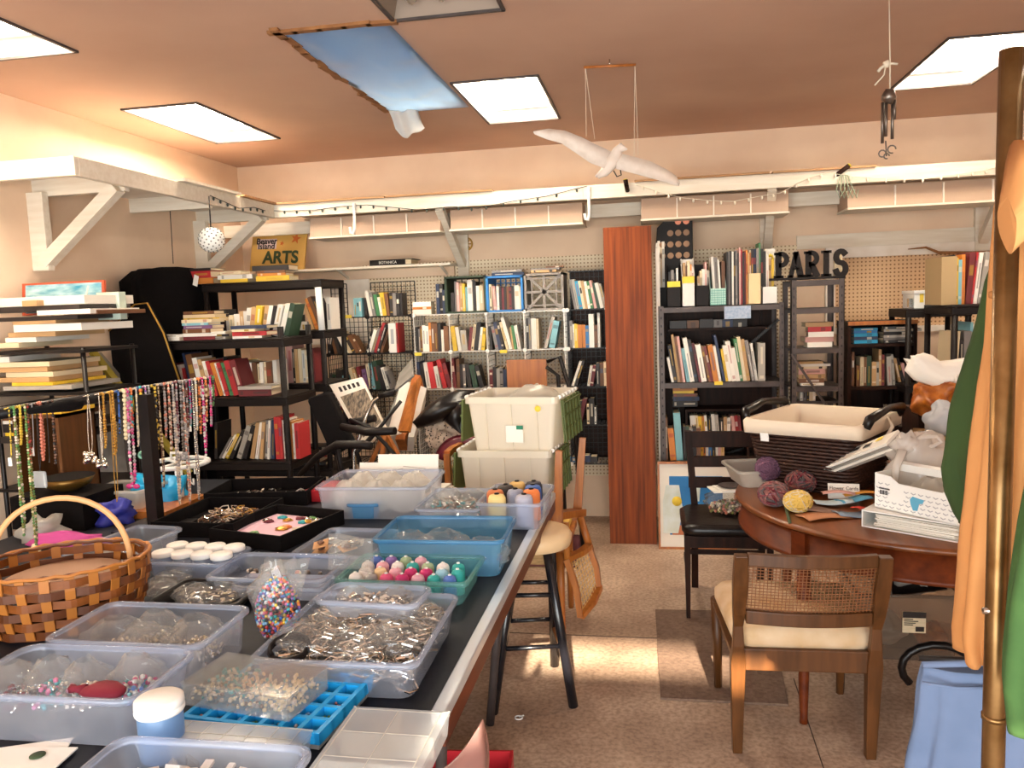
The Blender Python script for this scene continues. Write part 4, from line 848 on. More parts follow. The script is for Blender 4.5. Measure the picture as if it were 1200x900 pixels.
# large bin of silver findings, front right
B, c, w, d, rz = pbin('findings_bin', 'large clear bin heaped with bagged silver findings, front right', 'bin', [(308, 767), (490, 783), (525, 700), (375, 690)], .085, 'clear_plastic', rz=.02, taper=.93)
heap('silver_findings', 'loose silver findings heaped in the large front right bin', (c.x, c.y, c.z+.005), w*.85, d*.85, .085, rz, ['silver', 'pewter', 'silver', 'silver'], 640, .009, 'ring')
for i, (dx, dy, s, col, lb) in enumerate(((-.09, -.06, .17, 'silver', 'front left'), (.03, -.08, .15, 'silver', 'front middle'), (.10, -.04, .14, 'pewter', 'front right'), (-.06, .06, .16, 'silver', 'rear left'), (.05, .05, .15, 'pewter', 'middle'), (.11, .08, .13, 'silver', 'rear right'))):
    bag(f'clear bag of {"dark" if col == "pewter" else "bright"} metal findings, {lb} in large findings bin', (c.x+dx, c.y+dy, c.z+.03), (s, s*.85, .085), i, seed=i*3, group='bags in the findings bin', fill=([col, col, 'silver'], 60, .006, 'bit'))
t = thing('coin_purse', 'coil of dark grey cord in the findings bin, left corner', 'cord', (c.x-.115, c.y-.12, c.z+.07)) if False else None
tag(MB().tube([(.045*math.cos(q*PI/7)*(1-.02*(q//14)), .035*math.sin(q*PI/7), .004*(q//14)+.012*math.sin(q*PI/7)) for q in range(38)], .005, 6).build('cord_coil', 'black_plastic', loc=(c.x-.12, c.y-.13, c.z+.075)), 'coil of dark grey cord in the findings bin, left corner', 'cord')
# small tray resting on its rear corner
B, c2, w2, d2, r2 = pbin('small_tray', 'small clear tray of bagged bits resting on the findings bin', 'tray', [(380, 700), (480, 712), (502, 690), (395, 680)], .045, 'clear_plastic', zb=TT+.088, rz=-.06, taper=.85)
heap('tray_findings', 'mixed brown and silver bits in the small upper tray', (c2.x, c2.y, c2.z+.003), w2*.75, d2*.7, .03, r2, ['silver', 'b_brown', 'pewter', 'shell'], 130, .005)
for i, dx in enumerate((-.05, .05)): bag(f'small clear bag in the small upper tray, {("left", "right")[i]} one', (c2.x+dx, c2.y, c2.z+.008), (.09, .075, .05), i, seed=20+i, fill=(['silver', 'b_brown'], 30, .004, 'bit'))
# teal bin of thread spools
B, c, w, d, rz = pbin('thread_bin', 'teal clear bin packed with coloured thread spools', 'bin', [(403, 676), (547, 686), (560, 653), (425, 647)], .07, 'teal_clear', rz=.0, taper=.92, r=.02)
m = bpy.data.materials.new('thread'); m.use_nodes = True; MATS['thread'] = m; nt = m.node_tree; oi = nt.nodes.new('ShaderNodeObjectInfo'); bb_ = nt.nodes['Principled BSDF']; bb_.inputs['Roughness'].default_value = .6
wv = nt.nodes.new('ShaderNodeTexWave'); wv.bands_direction = 'Z'; wv.inputs['Scale'].default_value = 60; bp = nt.nodes.new('ShaderNodeBump'); bp.inputs['Strength'].default_value = .3; bp.inputs['Distance'].default_value = .002
tc = nt.nodes.new('ShaderNodeTexCoord'); nt.links.new(tc.outputs['Object'], wv.inputs['Vector']); nt.links.new(wv.outputs['Fac'], bp.inputs['Height']); nt.links.new(bp.outputs[0], bb_.inputs['Normal']); nt.links.new(oi.outputs['Color'], bb_.inputs['Base Color'])
sp0 = thing('thread_spool', 'x', 'spool'); 
MB().lathe([(.012, 0), (.019, .002), (.019, .058), (.016, .066), (.008, .071), (.001, .072)], n=14).build('thread', 'thread', sp0); MB().lathe([(.001, .0725), (.005, .0715), (.005, .0745), (.001, .0745)], n=8).build('tip', 'white_plastic', sp0)
SC = 'w e pink magenta s teal u w c s magenta magenta l teal w s w teal g w teal u p g s'.split(); HX = dict(w='e8e2dc', e='9a948f', pink='d9527a', magenta='c22a6a', s='e0a8b4', teal='2fa39c', u='4a6ab0', c='ead0a0', l='9cc8d8', g='9ab08a', p='8a6aa8')
CNM = dict(w='white', e='grey', pink='pink', magenta='magenta', s='pale pink', teal='teal', u='blue', c='cream', l='pale blue', g='sage', p='violet'); n = 0
for j in range(4):
    for i in range(7):
        if n >= 25 or (j == 3 and i > 5): continue
        o = sp0 if n == 0 else copy_tree(sp0); x = (i-3)*.0455+(.01 if j % 2 else 0)-.006; y = (j-1.5)*.049
        o.location = (c.x+x, c.y+y, c.z+.003); o['label'] = f'{CNM[SC[n]]} thread spool in teal bin, {ORD[i]} in the {ORD[j]} row from front'; o['group'] = 'thread spools in the teal bin'
        for ch in o.children:
            if ch.name.startswith('thread'): ch.color = (*lin(HX[SC[n]]), 1)
        n += 1
# blue bin with bags
B, c, w, d, rz = pbin('blue_bin', 'large blue clear bin with bags behind the thread spools', 'bin', [(443, 630), (590, 636), (597, 608), (468, 602)], .115, 'blue_clear', rz=.02, taper=.93)
for i, (dx, dy, s) in enumerate(((-.10, 0, .15), (.06, .02, .18), (.11, -.05, .14), (-.02, -.06, .16))): bag(f'clear bag of violet and white beads in blue bin, {ORD[i]} from left', (c.x+(-.12, -.03, .06, .13)[i], c.y+dy, c.z+.004), (s, s*.8, .095), i, seed=40+i, fill=(['b_purple', 'b_white', 'b_sky', 'b_crystal'], 60, .006, 'bead'))
# cones bin
B, c, w, d, rz = pbin('cone_bin', 'clear bin of large thread cones at the far table edge', 'bin', [(562, 592), (628, 598), (645, 566), (585, 561)], .10, 'clear_plastic', rz=-.04, d=.30, taper=.93, r=.02)
cn0 = None
for i, (dx, dy, hx, nm) in enumerate(((-.055, -.10, 'ecd28a', 'pale yellow'), (.045, -.10, 'a9a7b4', 'lilac grey'), (-.075, -.03, 'c8703a', 'rust'), (.0, -.02, '8c8fa0', 'slate grey'), (.06, -.02, 'e07a3a', 'orange'), (-.05, .05, '2a2422', 'black'), (.055, .05, '3f63a8', 'blue'), (-.015, .105, 'dcb46a', 'golden'), (.05, .11, '2c2630', 'dark charcoal'))):
    if i == 0:
        cn0 = thing('thread_cone', 'x', 'thread cone'); MB().lathe([(.03, 0), (.034, .004), (.033, .10), (.027, .112), (.012, .116)], n=16).build('thread', 'thread', cn0); MB().lathe([(.001, .117), (.010, .117), (.008, .121), (.001, .121)], n=10).build('core', 'black_plastic', cn0)
    o = cn0 if i == 0 else copy_tree(cn0); o.location = (c.x+dx, c.y+dy, c.z+.004); o['label'] = f'{nm} thread cone in the clear bin at far table edge'; o['group'] = 'thread cones in the clear bin'
    for ch in o.children:
        if ch.name.startswith('thread'): ch.color = (*lin(hx), 1)
# clear bins at the back
B, c, w, d, rz = pbin('clear_bin', 'tall clear bin of white packages at the table middle rear', 'bin', [(378, 573), (505, 575), (510, 549), (400, 547)], .13, 'clear_plastic', rz=.03, d=.32, taper=.94)
for i in range(6): bag(f'white packet bag in tall clear bin, {ORD[i]} of six', (c.x+(-.11, 0, .11)[i % 3], c.y+(-.07, .08)[i//3], c.z+.004+.0*i), (.15, .14, .13), i, m='milky_plastic', seed=60+i, group='white packets in tall clear bin')
bin_('blue_box', 'small blue box seen through the tall clear bin', 'box', (c.x-.03, c.y-.135, c.z+.004), .12, .05, .06, 0, 'blue_clear')
B, c, w, d, rz = pbin('clear_bin', 'low clear bin of silvery bags beside the thread cones', 'bin', [(490, 600), (562, 604), (575, 569), (512, 567)], .075, 'clear_plastic', rz=-.0, d=.32, taper=.93)
heap('bagged_bits', 'silvery and blue bits in the low clear bin', (c.x, c.y, c.z+.004), w*.8, d*.8, .05, rz, ['silver', 'b_white', 'b_teal', 'b_brown', 'shell'], 140, .008)
for i in range(4): bag(f'clear bag of silvery bits in low clear bin, {ORD[i]} of four', (c.x+(-.05, .05)[i % 2], c.y+(-.07, .07)[i//2], c.z+.02), (.11, .12, .07), i, seed=70+i, fill=(['silver', 'b_white', 'b_brown'], 24, .007, 'bit'))
# white papers behind
k = MB()
for i in range(5): k.box((0, 0, .004+i*.007), (.42-.02*i, .30, .006), rz=RND.uniform(-.1, .1))
p = at(505, 552, Z=TT); tag(k.build('paper_stack', 'paper', loc=(p.x+.03, 3.17, TT)), 'stack of white papers behind the clear bins', 'papers')
p = at(500, 545, Y=3.5); Wp = thing('white_board', 'white sketch board standing behind the clear bins', 'board', (p.x, 3.22, TT)); MB().box((0, 0, .09), (.27, .008, .18), rx=-.15).build('board', 'paper', Wp); MB().box((-.09, .02, .07), (.28, .008, .14), rx=-.2).build('rear_board', 'paper', Wp)
mat('pencil', 'a9a39c', .9); k = MB()
for a, b in (((-.1, .11), (-.02, .12)), ((-.08, .09), (.04, .105)), ((.02, .07), (.1, .09)), ((-.02, .13), (.08, .12))): k.tube([(a[0], -.012+.15*(a[1]-.08), a[1]), (b[0], -.012+.15*(b[1]-.08), b[1])], .0015, 4)
k.build('sketch_lines', 'pencil', Wp)
# three black jewellery trays
def black_tray(label, q, h=.055, **kw):
    c, w, d, rz = fit(q, TT+h); c.z = kw.get('zb', TT)+.001; rz = kw.get('rz', rz); T = thing('black_tray', label, 'tray', c, rz, 'black jewellery trays'); W, D = w/2, d/2; t = .008
    for nm, a, b in (('base', (-W, -D, 0), (W, D, .006)), ('side', (-W, -D, .006), (W, -D+t, h)), ('side', (-W, D-t, .006), (W, D, h)), ('side', (-W, -D+t, .006), (-W+t, D-t, h)), ('side', (W-t, -D+t, .006), (W, D-t, h))): MB().bb(a, b).build(nm, 'black_cloth', T, bevel=.001)
    return T, c, w, d, rz
T, c, w, d, rz = black_tray('black tray of bracelets, front left of the three', [(183, 612), (270, 614), (330, 586), (245, 580)], rz=-.02)
heap('bracelets', 'shell and black bracelets lying in front left black tray', (c.x+.03, c.y+.02, c.z+.007), w*.5, d*.5, .03, rz, ['shell', 'b_black', 'silver', 'b_brown', 'goldm'], 90, .009, 'ring', 'bracelets')
T, c, w, d, rz = black_tray('black tray lined pink with brooches, right of the three', [(268, 620), (352, 630), (380, 598), (305, 590)], rz=-.25)
mat('pink_foam', 'e3bccb', .8); MB().bb((-w*.45, -d*.44, .006), (w*.45, d*.44, .022)).build('pink_lining', 'pink_foam', T)
for i in range(16):
    x, y = RND.uniform(-.36, .42)*w, RND.uniform(-.38, .38)*d; q = MB().ball((0, 0, .004), (RND.uniform(.012, .024), RND.uniform(.01, .018), .007), 8, 5, wob=.4, seed=i); q.tube([(.02*math.cos(t_), .014*math.sin(t_), .003) for t_ in (0, 1, 2, 3, 4, 5)], .003, 4, closed=True)
    mt = ['goldm', 'silver', 'b_orange', 'shell', 'b_teal', 'b_maroon', 'b_green'][i % 7]; co, si = math.cos(rz), math.sin(rz)
    tag(q.build('brooch', mt, loc=(c.x+x*co-y*si, c.y+x*si+y*co, c.z+.023)), f'{dict(goldm="gold", silver="silver", b_orange="orange", shell="cream", b_teal="teal", b_maroon="maroon", b_green="green")[mt]} brooch on pink tray lining, {ORD[i]} of sixteen', 'brooch', 'brooches on the pink lining')
T, c, w, d, rz = black_tray('black tray at the rear of the three, under white spinner', [(230, 580), (358, 575), (385, 558), (275, 562)], h=.06, rz=.12)
heap('tray_jewellery', 'pale jewellery bits in the rear black tray', (c.x, c.y, c.z+.007), w*.7, d*.6, .012, rz, ['shell', 'silver', 'b_white'], 40, .008)
p = at(395, 585, Z=TT); tag(MB().bb((-.06, -.09, 0), (.09, .09, .05)).build('red_box', 'red_plastic', loc=(p.x-.06, p.y+.04, TT+.001)), 'red box wedged between black tray and tall clear bin', 'box')
# tray of carded earrings
B, c, w, d, rz = pbin('card_bin', 'milky bin of carded earrings beside the pink tray', 'bin', [(348, 648), (428, 652), (470, 622), (385, 617)], .05, 'clear_plastic', rz=-.05, taper=.93)
for i in range(9):
    o = MB().box((0, 0, 0), (.07, .05, .002), rx=RND.uniform(-.3, .3), ry=RND.uniform(-.2, .2)).ball((0, 0, .006), (.02, .012, .006), 7, 4, m=1).build('earring_card', [('bag_film', 'milky_plastic', 'cardboard')[i % 3], ('pewter', 'silver', 'b_brown')[i % 3]], loc=(c.x+RND.uniform(-.09, .09), c.y+RND.uniform(-.07, .07), c.z+.014+.004*i)); o.rotation_euler = (0, 0, RND.uniform(0, 3))
    tag(o, f'carded earrings in the milky bin beside pink tray, {ORD[i]} from the bottom', 'earrings', 'carded earrings')
# clear trays in the middle
B, c, w, d, rz = pbin('clear_tray', 'shallow clear divided tray in middle of the table', 'tray', [(238, 675), (385, 680), (402, 650), (290, 648)], .05, 'clear_plastic', rz=-.0, taper=.97, cells=(2, 1))
heap('tray_bits', 'few stones and beads in shallow clear divided tray', (c.x, c.y, c.z+.003), w*.8, d*.6, .01, rz, ['shell', 'b_cream', 'b_salmon', 'pewter'], 36, .008, 'bead')
bin_('clear_tray', 'second clear tray under the divided clear tray', 'tray', (c.x+.06, c.y-.10, TT+.001), .26, .10, .04, 0, 'clear_plastic', taper=.95, r=.015)
# jars with white lids in a clear box
B, c, w, d, rz = pbin('jar_box', 'clear box of white-lidded jars below the black trays', 'box', [(178, 660), (258, 662), (292, 640), (205, 636)], .05, 'clear_plastic', rz=-.04, taper=.97, d=.17, r=.02)
j0 = None; n = 0
for j in range(2):
    for i in range(4):
        if j0 is None:
            j0 = thing('white_lid_jar', 'x', 'jar'); MB().lathe([(.001, 0), (.03, 0), (.031, .045), (.028, .05)], n=16).build('glass', 'clear_plastic', j0); MB().lathe([(.001, .049), (.033, .049), (.034, .052), (.034, .062), (.031, .065), (.001, .065)], n=18).build('lid', 'white_plastic', j0); o = j0
        else: o = copy_tree(j0)
        x, y = (i-1.5)*.069, (j-.5)*.078; o.location = (c.x+x*math.cos(rz), c.y+y+x*math.sin(rz), c.z+.003); o['label'] = f'white-lidded jar in clear box, {ORD[i]} in {"front" if j == 0 else "back"} row'; o['group'] = 'white-lidded jars'
# black tray with bag
c, w, d, rz = fit([(180, 708), (285, 712), (298, 684), (215, 680)], TT+.03); c.z = TT+.001
bin_('black_food_tray', 'black plastic tray holding a flat clear bag', 'tray', c, w, d, .035, 0, 'black_plastic', taper=.85)
bag('flat clear bag lying in the black plastic tray', (c.x+.01, c.y, TT+.006), (w*.8, d*.8, .05), 0, seed=90, fill=(['shell', 'pewter', 'b_cream'], 60, .006, 'bit'))
for i, (px, py, s) in enumerate(((200, 690, .12), (222, 672, .13), (190, 700, .10), (225, 705, .11))):
    p = at(px, py, Z=TT); bag(f'flat clear zip bag left of black plastic tray, {ORD[i]} of four', (p.x, p.y, TT+.001), (s, s*.9, .05), i*.7, seed=100+i, group='clear zip bags')
# front left bins
B, c, w, d, rz = pbin('clear_bin', 'wide clear bin of pale bagged beads before the basket', 'bin', [(55, 752), (232, 752), (298, 708), (118, 708)], .10, 'clear_plastic', rz=-.0, taper=.95)
for i, (dx, dy, s) in enumerate(((-.09, 0, .17), (.0, -.03, .15), (.10, .02, .18), (-.02, .05, .14))): bag(f'clear bag of pale beads in wide clear bin, {("left", "centre", "right", "rear")[i]} one', (c.x+dx, c.y+dy, c.z+.004), (s, s*.8, .10), i, seed=110+i, fill=(['shell', 'b_cream', 'silver'], 130, .0045, 'bead'))
bin_('clear_bin', 'clear bin half hidden under the wide bead bin', 'bin', (c.x+.10, c.y+.05, TT+.0005), .30, .19, .045, 0, 'clear_plastic', r=.02) if False else None
B, c, w, d, rz = pbin('clear_bin', 'clear bin of bagged jewellery at the lower left corner', 'bin', [(-60, 815), (165, 815), (228, 758), (20, 758)], .10, 'clear_plastic', rz=.02, taper=.94, r=.04)
for i, (dx, dy, cols, nm) in enumerate(((-.06, .0, ['b_teal', 'b_pink', 'silver'], 'teal and pink'), (-.13, -.03, ['pewter', 'silver', 'b_maroon'], 'dark silver'), (.02, .0, ['silver', 'shell', 'pewter'], 'silver'), (.11, .035, ['b_teal', 'b_white', 'b_magenta', 'b_blue'], 'bright mixed'))):
    bag(f'clear bag of {nm} jewellery in lower left bin', (c.x+dx, c.y+dy, c.z+.02), (.11, .10, .10), i, seed=120+i, fill=(cols, 80, .006, 'bead'))
mat('maroon_velvet', '7a1a2a', .8)
V_ = thing('velvet_pouch', 'maroon velvet pouch lying in the lower left bin', 'pouch', (c.x+.10, c.y-.05, c.z+.085)); MB().ball((0, 0, 0), (.048, .03, .014), 10, 6, wob=.2, seed=4).build('pouch', 'maroon_velvet', V_); MB().tube([(-.04, 0, 0), (-.06, -.005, .002), (-.07, .0, .0)], [.012, .006, .01], 6).build('neck', 'maroon_velvet', V_)
bin_('clear_bin', 'lower clear bin under the corner jewellery bin', 'bin', (c.x-.02, c.y-.06, TT+.001), .30, .10, .05, 0, 'milky_plastic', r=.02) if False else None
# big lidded cream jar at the front
p = at(188, 890, Z=TT); J = thing('cream_jar', 'large pale blue jar with white screw lid, front', 'jar', (p.x+.0, p.y+.01, TT+.001))
MB().lathe([(.001, 0), (.036, 0), (.04, .004), (.04, .085), (.036, .09)], n=28).build('body', clear('jar_blue', '8fb6e0', .15, .3, .5), J)
MB().lathe([(.001, .088), (.043, .088), (.044, .09), (.044, .096), (.042, .097), (.042, .099), (.044, .1), (.043, .112), (.039, .115), (.001, .115)], n=28).build('lid', 'white_plastic', J)
# front bin and boxes
B, c, w, d, rz = pbin('clear_bin', 'bluish clear bin cut by the bottom edge behind the jar', 'bin', [(78, 925), (335, 925), (352, 880), (130, 866)], .085, 'clear_plastic', rz=.02, d=.14, taper=.95)
heap('film_scraps', 'clear film scraps and beads in the bluish front bin', (c.x, c.y, c.z+.003), w*.7, d*.7, .05, rz, ['bag_film', 'bag_film', 'shell', 'b_white'], 70, .014)
k = MB(); k.box((0, 0, .002), (.14, .10, .003), rz=.4); k.box((.02, -.02, .006), (.14, .10, .003), rz=.1); p = at(28, 890, Z=TT); N_ = thing('price_note', 'white paper notes with green dot, lower left corner', 'paper', (p.x, p.y, TT+.001)); k.build('sheets', 'paper', N_); MB().lathe([(.001, .0), (.014, 0), (.014, .001), (.001, .001)], n=14).build('dot', 'sign_green', N_, loc=(.03, .0, .009))
def lidbox(label, q, h, cells, m='milky_plastic', rz=0, zb=TT):
    c, w, d, r_ = fit(q, zb+h); c.z = zb+.001; L = thing('compartment_box', label, 'box', c, rz); W, D = w/2, d/2
    k = MB(); k.loft([[V((x*a, y*b, z)) for x, y in ((-W, -D), (W, -D), (W, D), (-W, D))] for a, b, z in ((.96, .96, 0), (1, 1, h*.75))], cap0=True, smooth=False); k.build('base', 'lid_plastic', L)
    k = MB(); k.loft([[V((x*a, y*b, z)) for x, y in ((-W, -D), (W, -D), (W, D), (-W, D))] for a, b, z in ((1.01, 1.01, h*.72), (1.01, 1.01, h*.9), (.88, .88, h))], cap1=True, smooth=False); k.build('lid', 'lid_plastic', L)
    k = MB()
    for i in range(1, cells[0]): x = -W+2*W*i/cells[0]; k.bb((x-.0012, -D*.94, .003), (x+.0012, D*.94, h*.86))
    for i in range(1, cells[1]): y = -D+2*D*i/cells[1]; k.bb((-W*.94, y-.0012, .003), (W*.94, y+.0012, h*.88))
    k.build('divider', 'milky_plastic', L); k = MB()
    for i in range(1, cells[0]): x = -W*.88+2*W*.88*i/cells[0]; k.tube([(x, -D*.88, h+.0005), (x, D*.88, h+.0005)], .0008, 4)
    for i in range(1, cells[1]): y = -D*.88+2*D*.88*i/cells[1]; k.tube([(-W*.88, y, h+.0005), (W*.88, y, h+.0005)], .0008, 4)
    for sx in (-1, 1):
        for sy in (-1, 1): k.tube([(sx*W*.88, sy*D*.88, h), (sx*W*1.01, sy*D*1.01, h*.9)], .0016, 4)
    k.tube([(-W*.88, -D*.88, h), (W*.88, -D*.88, h), (W*.88, D*.88, h), (-W*.88, D*.88, h)], .0016, 4, closed=True); k.build('lid_ridge', 'milky_plastic', L); return L, c, w, d
lidbox('milky lidded compartment box overhanging the table corner, front', [(345, 925), (478, 935), (520, 838), (418, 820)], .05, (2, 3), 'milky_plastic', 0)
lidbox('clear lidded compartment box in front of the blue organiser', [(150, 870), (348, 882), (360, 855), (200, 842)], .04, (6, 2), 'clear_plastic', -.02)
# blue organiser grid
c, w, d, rz = fit([(225, 840), (380, 858), (430, 792), (290, 775)], TT+.035); c.z = TT+.001; mat('cyan_plastic', '1d9fe0', .4)
O_ = thing('bead_organizer', 'bright blue gridded bead organiser with many small compartments', 'organizer', c, -.1); W, D = w/2, d/2; h = .035
MB().bb((-W, -D, 0), (W, D, .012)).build('base', 'milky_plastic', O_)
k = MB(); nx, ny = 7, 5
for i in range(nx+1): x = -W+2*W*i/nx; k.bb((x-.005, -D-.005, .012), (x+.005, D+.005, h))
for i in range(ny+1): y = -D+2*D*i/ny; k.bb((-W-.005, y-.005, .012), (W+.005, y+.005, h-.0005))
k.build('grid', 'cyan_plastic', O_)
k = MB(); cols = ['b_salmon', 'shell', 'b_green', 'b_brown', 'b_maroon', 'b_crystal', 'b_sky']
for i in range(nx):
    for j in range(ny):
        for q in range(16): k.ball((-W+2*W*(i+RND.uniform(.18, .82))/nx, -D+2*D*(j+RND.uniform(.18, .82))/ny, .014+RND.uniform(0, .006)), .0035, 4, 3, m=(i*3+j*5) % 7)
stuff(k.build('seed_beads', cols, O_))
# clear box of beads on the organiser
c, w, d, rz = fit([(222, 797), (345, 823), (372, 780), (262, 766)], TT+.085); c.z = TT+.038
X_ = thing('bead_box', 'clear flat box of shell and teal beads on blue organiser', 'box', c, -.16); W, D = w/2, d/2; k = MB(); t = .002; h = .045
k.bb((-W, -D, 0), (W, D, t)); k.bb((-W, -D, t), (W, -D+t, h)); k.bb((-W, D-t, t), (W, D, h)); k.bb((-W, -D, t), (-W+t, D, h)); k.bb((W-t, -D, t), (W, D, h)); k.build('case', 'bag_film', X_)
MB().bb((-W-.003, -D-.003, h), (W+.003, D+.003, h+.004)).build('lid', 'bag_film', X_, bevel=.001)
k = MB()
for i in range(420):
    x = RND.uniform(-.94, .94); y = RND.uniform(-.9, .9); k.ball((x*W, y*D, RND.uniform(.006, .026)), RND.uniform(.003, .005), 5, 3, m=(1 if RND.random() < .8 else 0) if x > .35 else RND.randrange(6) if y < 0 else RND.choice((0, 0, 2)))
stuff(k.build('beads', ['shell', 'b_cream', 'b_teal', 'silver', 'b_brown', 'b_crystal'], X_))
# bag of bright beads standing up
p = at(322, 752, Z=TT); BB = bag('upright clear bag of bright multicoloured beads mid table', (p.x, p.y+.015, TT+.002), (.12, .07, .20), .1, seed=7); k = MB(); cols = ['b_red', 'b_blue', 'b_pink', 'b_white', 'b_yellow', 'b_orange', 'b_teal', 'b_purple', 'b_black', 'b_sky']
for i in range(900):
    t_ = RND.random(); a = RND.uniform(0, 2*PI); r = (.5*math.sin(PI*min(.95, t_*.85+.12))**.6)*(.96 if RND.random() < .75 else RND.random()); k.ball((math.cos(a)*.112*r+.012*t_, math.sin(a)*.064*r, .006+.15*t_), .0048, 5, 3, m=RND.randrange(10))
stuff(k.build('beads', cols, BB))
def zipf(u, v): return (-.06+.13*u+.03*v, .01*math.sin(u*5), .09+.10*v+.02*u)
MB().grid(zipf, 6, 4).build('zip_top', 'bag_film', BB, solid=.001)
def flapf(u, v): return (-.07+.14*u, .02*math.sin(u*4+v), .10*v)
p = at(370, 735, Z=TT); tag(MB().grid(flapf, 8, 6).build('zip_bag', 'bag_film', loc=(p.x+.05, p.y+.14, TT+.10), solid=.001), 'open clear zip bag standing behind the bead bag', 'bag')
# ------------------------------------------------------------------ woven basket with hoop handle
p = at(72, 735, Z=TT); BK = thing('splint_basket', 'large brown woven splint basket with hoop handle, left', 'basket', (p.x-.02, 1.82, TT+.002), .45)
mat('splint', '84491a', .45, col2='683611', scale=6, stretch=(2, 2, 6)); mat('splint_dark', '66340f', .45, col2='4c250b', scale=6); mat('splint_light', 'a8682a', .5)
RX, RYY, HB = .215, .165, .165
def bp_(a, z, off=0): f_ = .86+.14*min(1, z/HB*1.3); return V(((RX*f_+off)*math.cos(a), (RYY*f_+off)*math.sin(a), z))
NS = 24
for i in range(NS):
    a = 2*PI*i/NS; k = MB(); rg = []
    for q in range(9):
        z = HB*q/8+.004; off = 0; c0 = bp_(a, z, off); tg = V((-math.sin(a), math.cos(a), 0))*.0115; nr = V((math.cos(a), math.sin(a), 0))*.0018
        rg.append([c0-tg-nr, c0+tg-nr, c0+tg+nr, c0-tg+nr])
    k.loft(rg, cap0=True, cap1=True, smooth=False).build('stake', 'splint_light', BK)
for j in range(6):
    z = .014+j*.0265; k = MB(); rg = []
    for q in range(NS*4):
        a = 2*PI*q/(NS*4); off = .0055*math.cos(NS/2*a*1.0+j*PI)*1.0; c0 = bp_(a, z, off*1.1); nr = V((math.cos(a), math.sin(a), 0))*.0016; u = V((0, 0, .0105))
        rg.append([c0-u-nr, c0-u+nr, c0+u+nr, c0+u-nr])
    rg.append(rg[0]); k.loft(rg, smooth=False).build('weaver', 'splint' if j % 2 else 'splint_dark', BK)
MB().tube([bp_(2*PI*q/48, HB+.004+.003*math.sin(q*2.6), .004) for q in range(48)], .006, 6, closed=True, flat=.8).build('rim', 'splint_light', BK)
MB().tube([bp_(2*PI*q/48, HB+.002+.003*math.sin(q*2.6+2), -.004) for q in range(48)], .006, 6, closed=True, flat=.8).build('rim', 'splint_dark', BK)
MB().lathe([(.001, 0), (1, 0), (1, .004), (.001, .004)], n=28).build('base', 'splint_dark', BK).scale = (RX*.86, RYY*.86, 1)
MB().tube([V((.005+.0*q, -(RYY+.004)*math.cos(PI*q/20)*1.0, HB-.04+.21*math.sin(PI*q/20)**.8)) for q in range(21)], .0085, 6, flat=.5).build('handle', mat('hoop', 'cf9a66', .5), BK).rotation_euler = (0, 0, PI/2)
tag(MB().lathe([(.001, 0), (.15, 0), (.155, .004), (.15, .01), (.001, .012)], n=28).build('tan_disc', mat('disc_tan', 'a5826a', .8), loc=(p.x-.02, 1.82, TT+.115)), 'tan flat disc lying inside the woven basket', 'disc')
# long bin behind the basket, blue and pink bags
B, c, w, d, rz = pbin('clear_bin', 'long clear bin behind the woven basket', 'bin', [(88, 655), (160, 650), (190, 617), (130, 617)], .08, 'clear_plastic', rz=-.12, taper=.93)
bag('clear bag of white tissue in the long bin', (c.x, c.y, c.z+.005), (w*.8, d*.6, .06), 0, m='milky_plastic', seed=133)
mat('blue_cloth', '2a2f8c', .6); mat('pink_cloth', 'b03a86', .7); mat('aqua_bag', '1f9fd2', .4)
def lump(name, label, cat, px, py, Z, s, m, seed=0, rz=0, wob=.5, smooth=True, nu=18, nv=12):
    p = at(px, py, Z=Z); k = MB(); k.ball((0, 0, 0), (s[0]/2, s[1]/2, s[2]/2), nu, nv, wob=wob, seed=seed)
    k.v = [(x, y, max(z, -s[2]*.32)) for x, y, z in k.v]
    o = k.build(name, m, loc=(p.x, p.y, Z+s[2]*.32)); o.rotation_euler = (0, 0, rz); return tag(o, label, cat)
lump('blue_bag', 'crumpled royal blue bag behind the woven basket', 'bag', 133, 612, TT, (.16, .13, .10), 'blue_cloth', 3, wob=.9)
lump('pink_cloth', 'pink cloth folded behind the basket at left', 'cloth', 80, 640, TT, (.30, .12, .06), 'pink_cloth', 9)
lump('tissue_bag', 'crumpled white tissue bag between pink cloth and basket', 'bag', 52, 632, TT, (.16, .12, .10), 'milky_plastic', 12, wob=.8)
lump('aqua_bag', 'bright aqua plastic bag beneath the hanging necklaces', 'bag', 186, 592, TT, (.20, .15, .18), 'aqua_bag', 25, wob=1.2)
bin_('clear_bin', 'clear bin of white items left of the aqua bag', 'bin', (at(150, 600, Z=TT).x, 2.92, TT+.001), .24, .2, .11, 0, 'milky_plastic')
tag(MB().bb((0, 0, 0), (.2, .3, .03)).build('wood_tray', 'honey_wood', loc=(at(188, 607, Z=TT).x-.16, 2.80, TT+.001)), 'light wooden board beside the rack post under aqua bag', 'board')
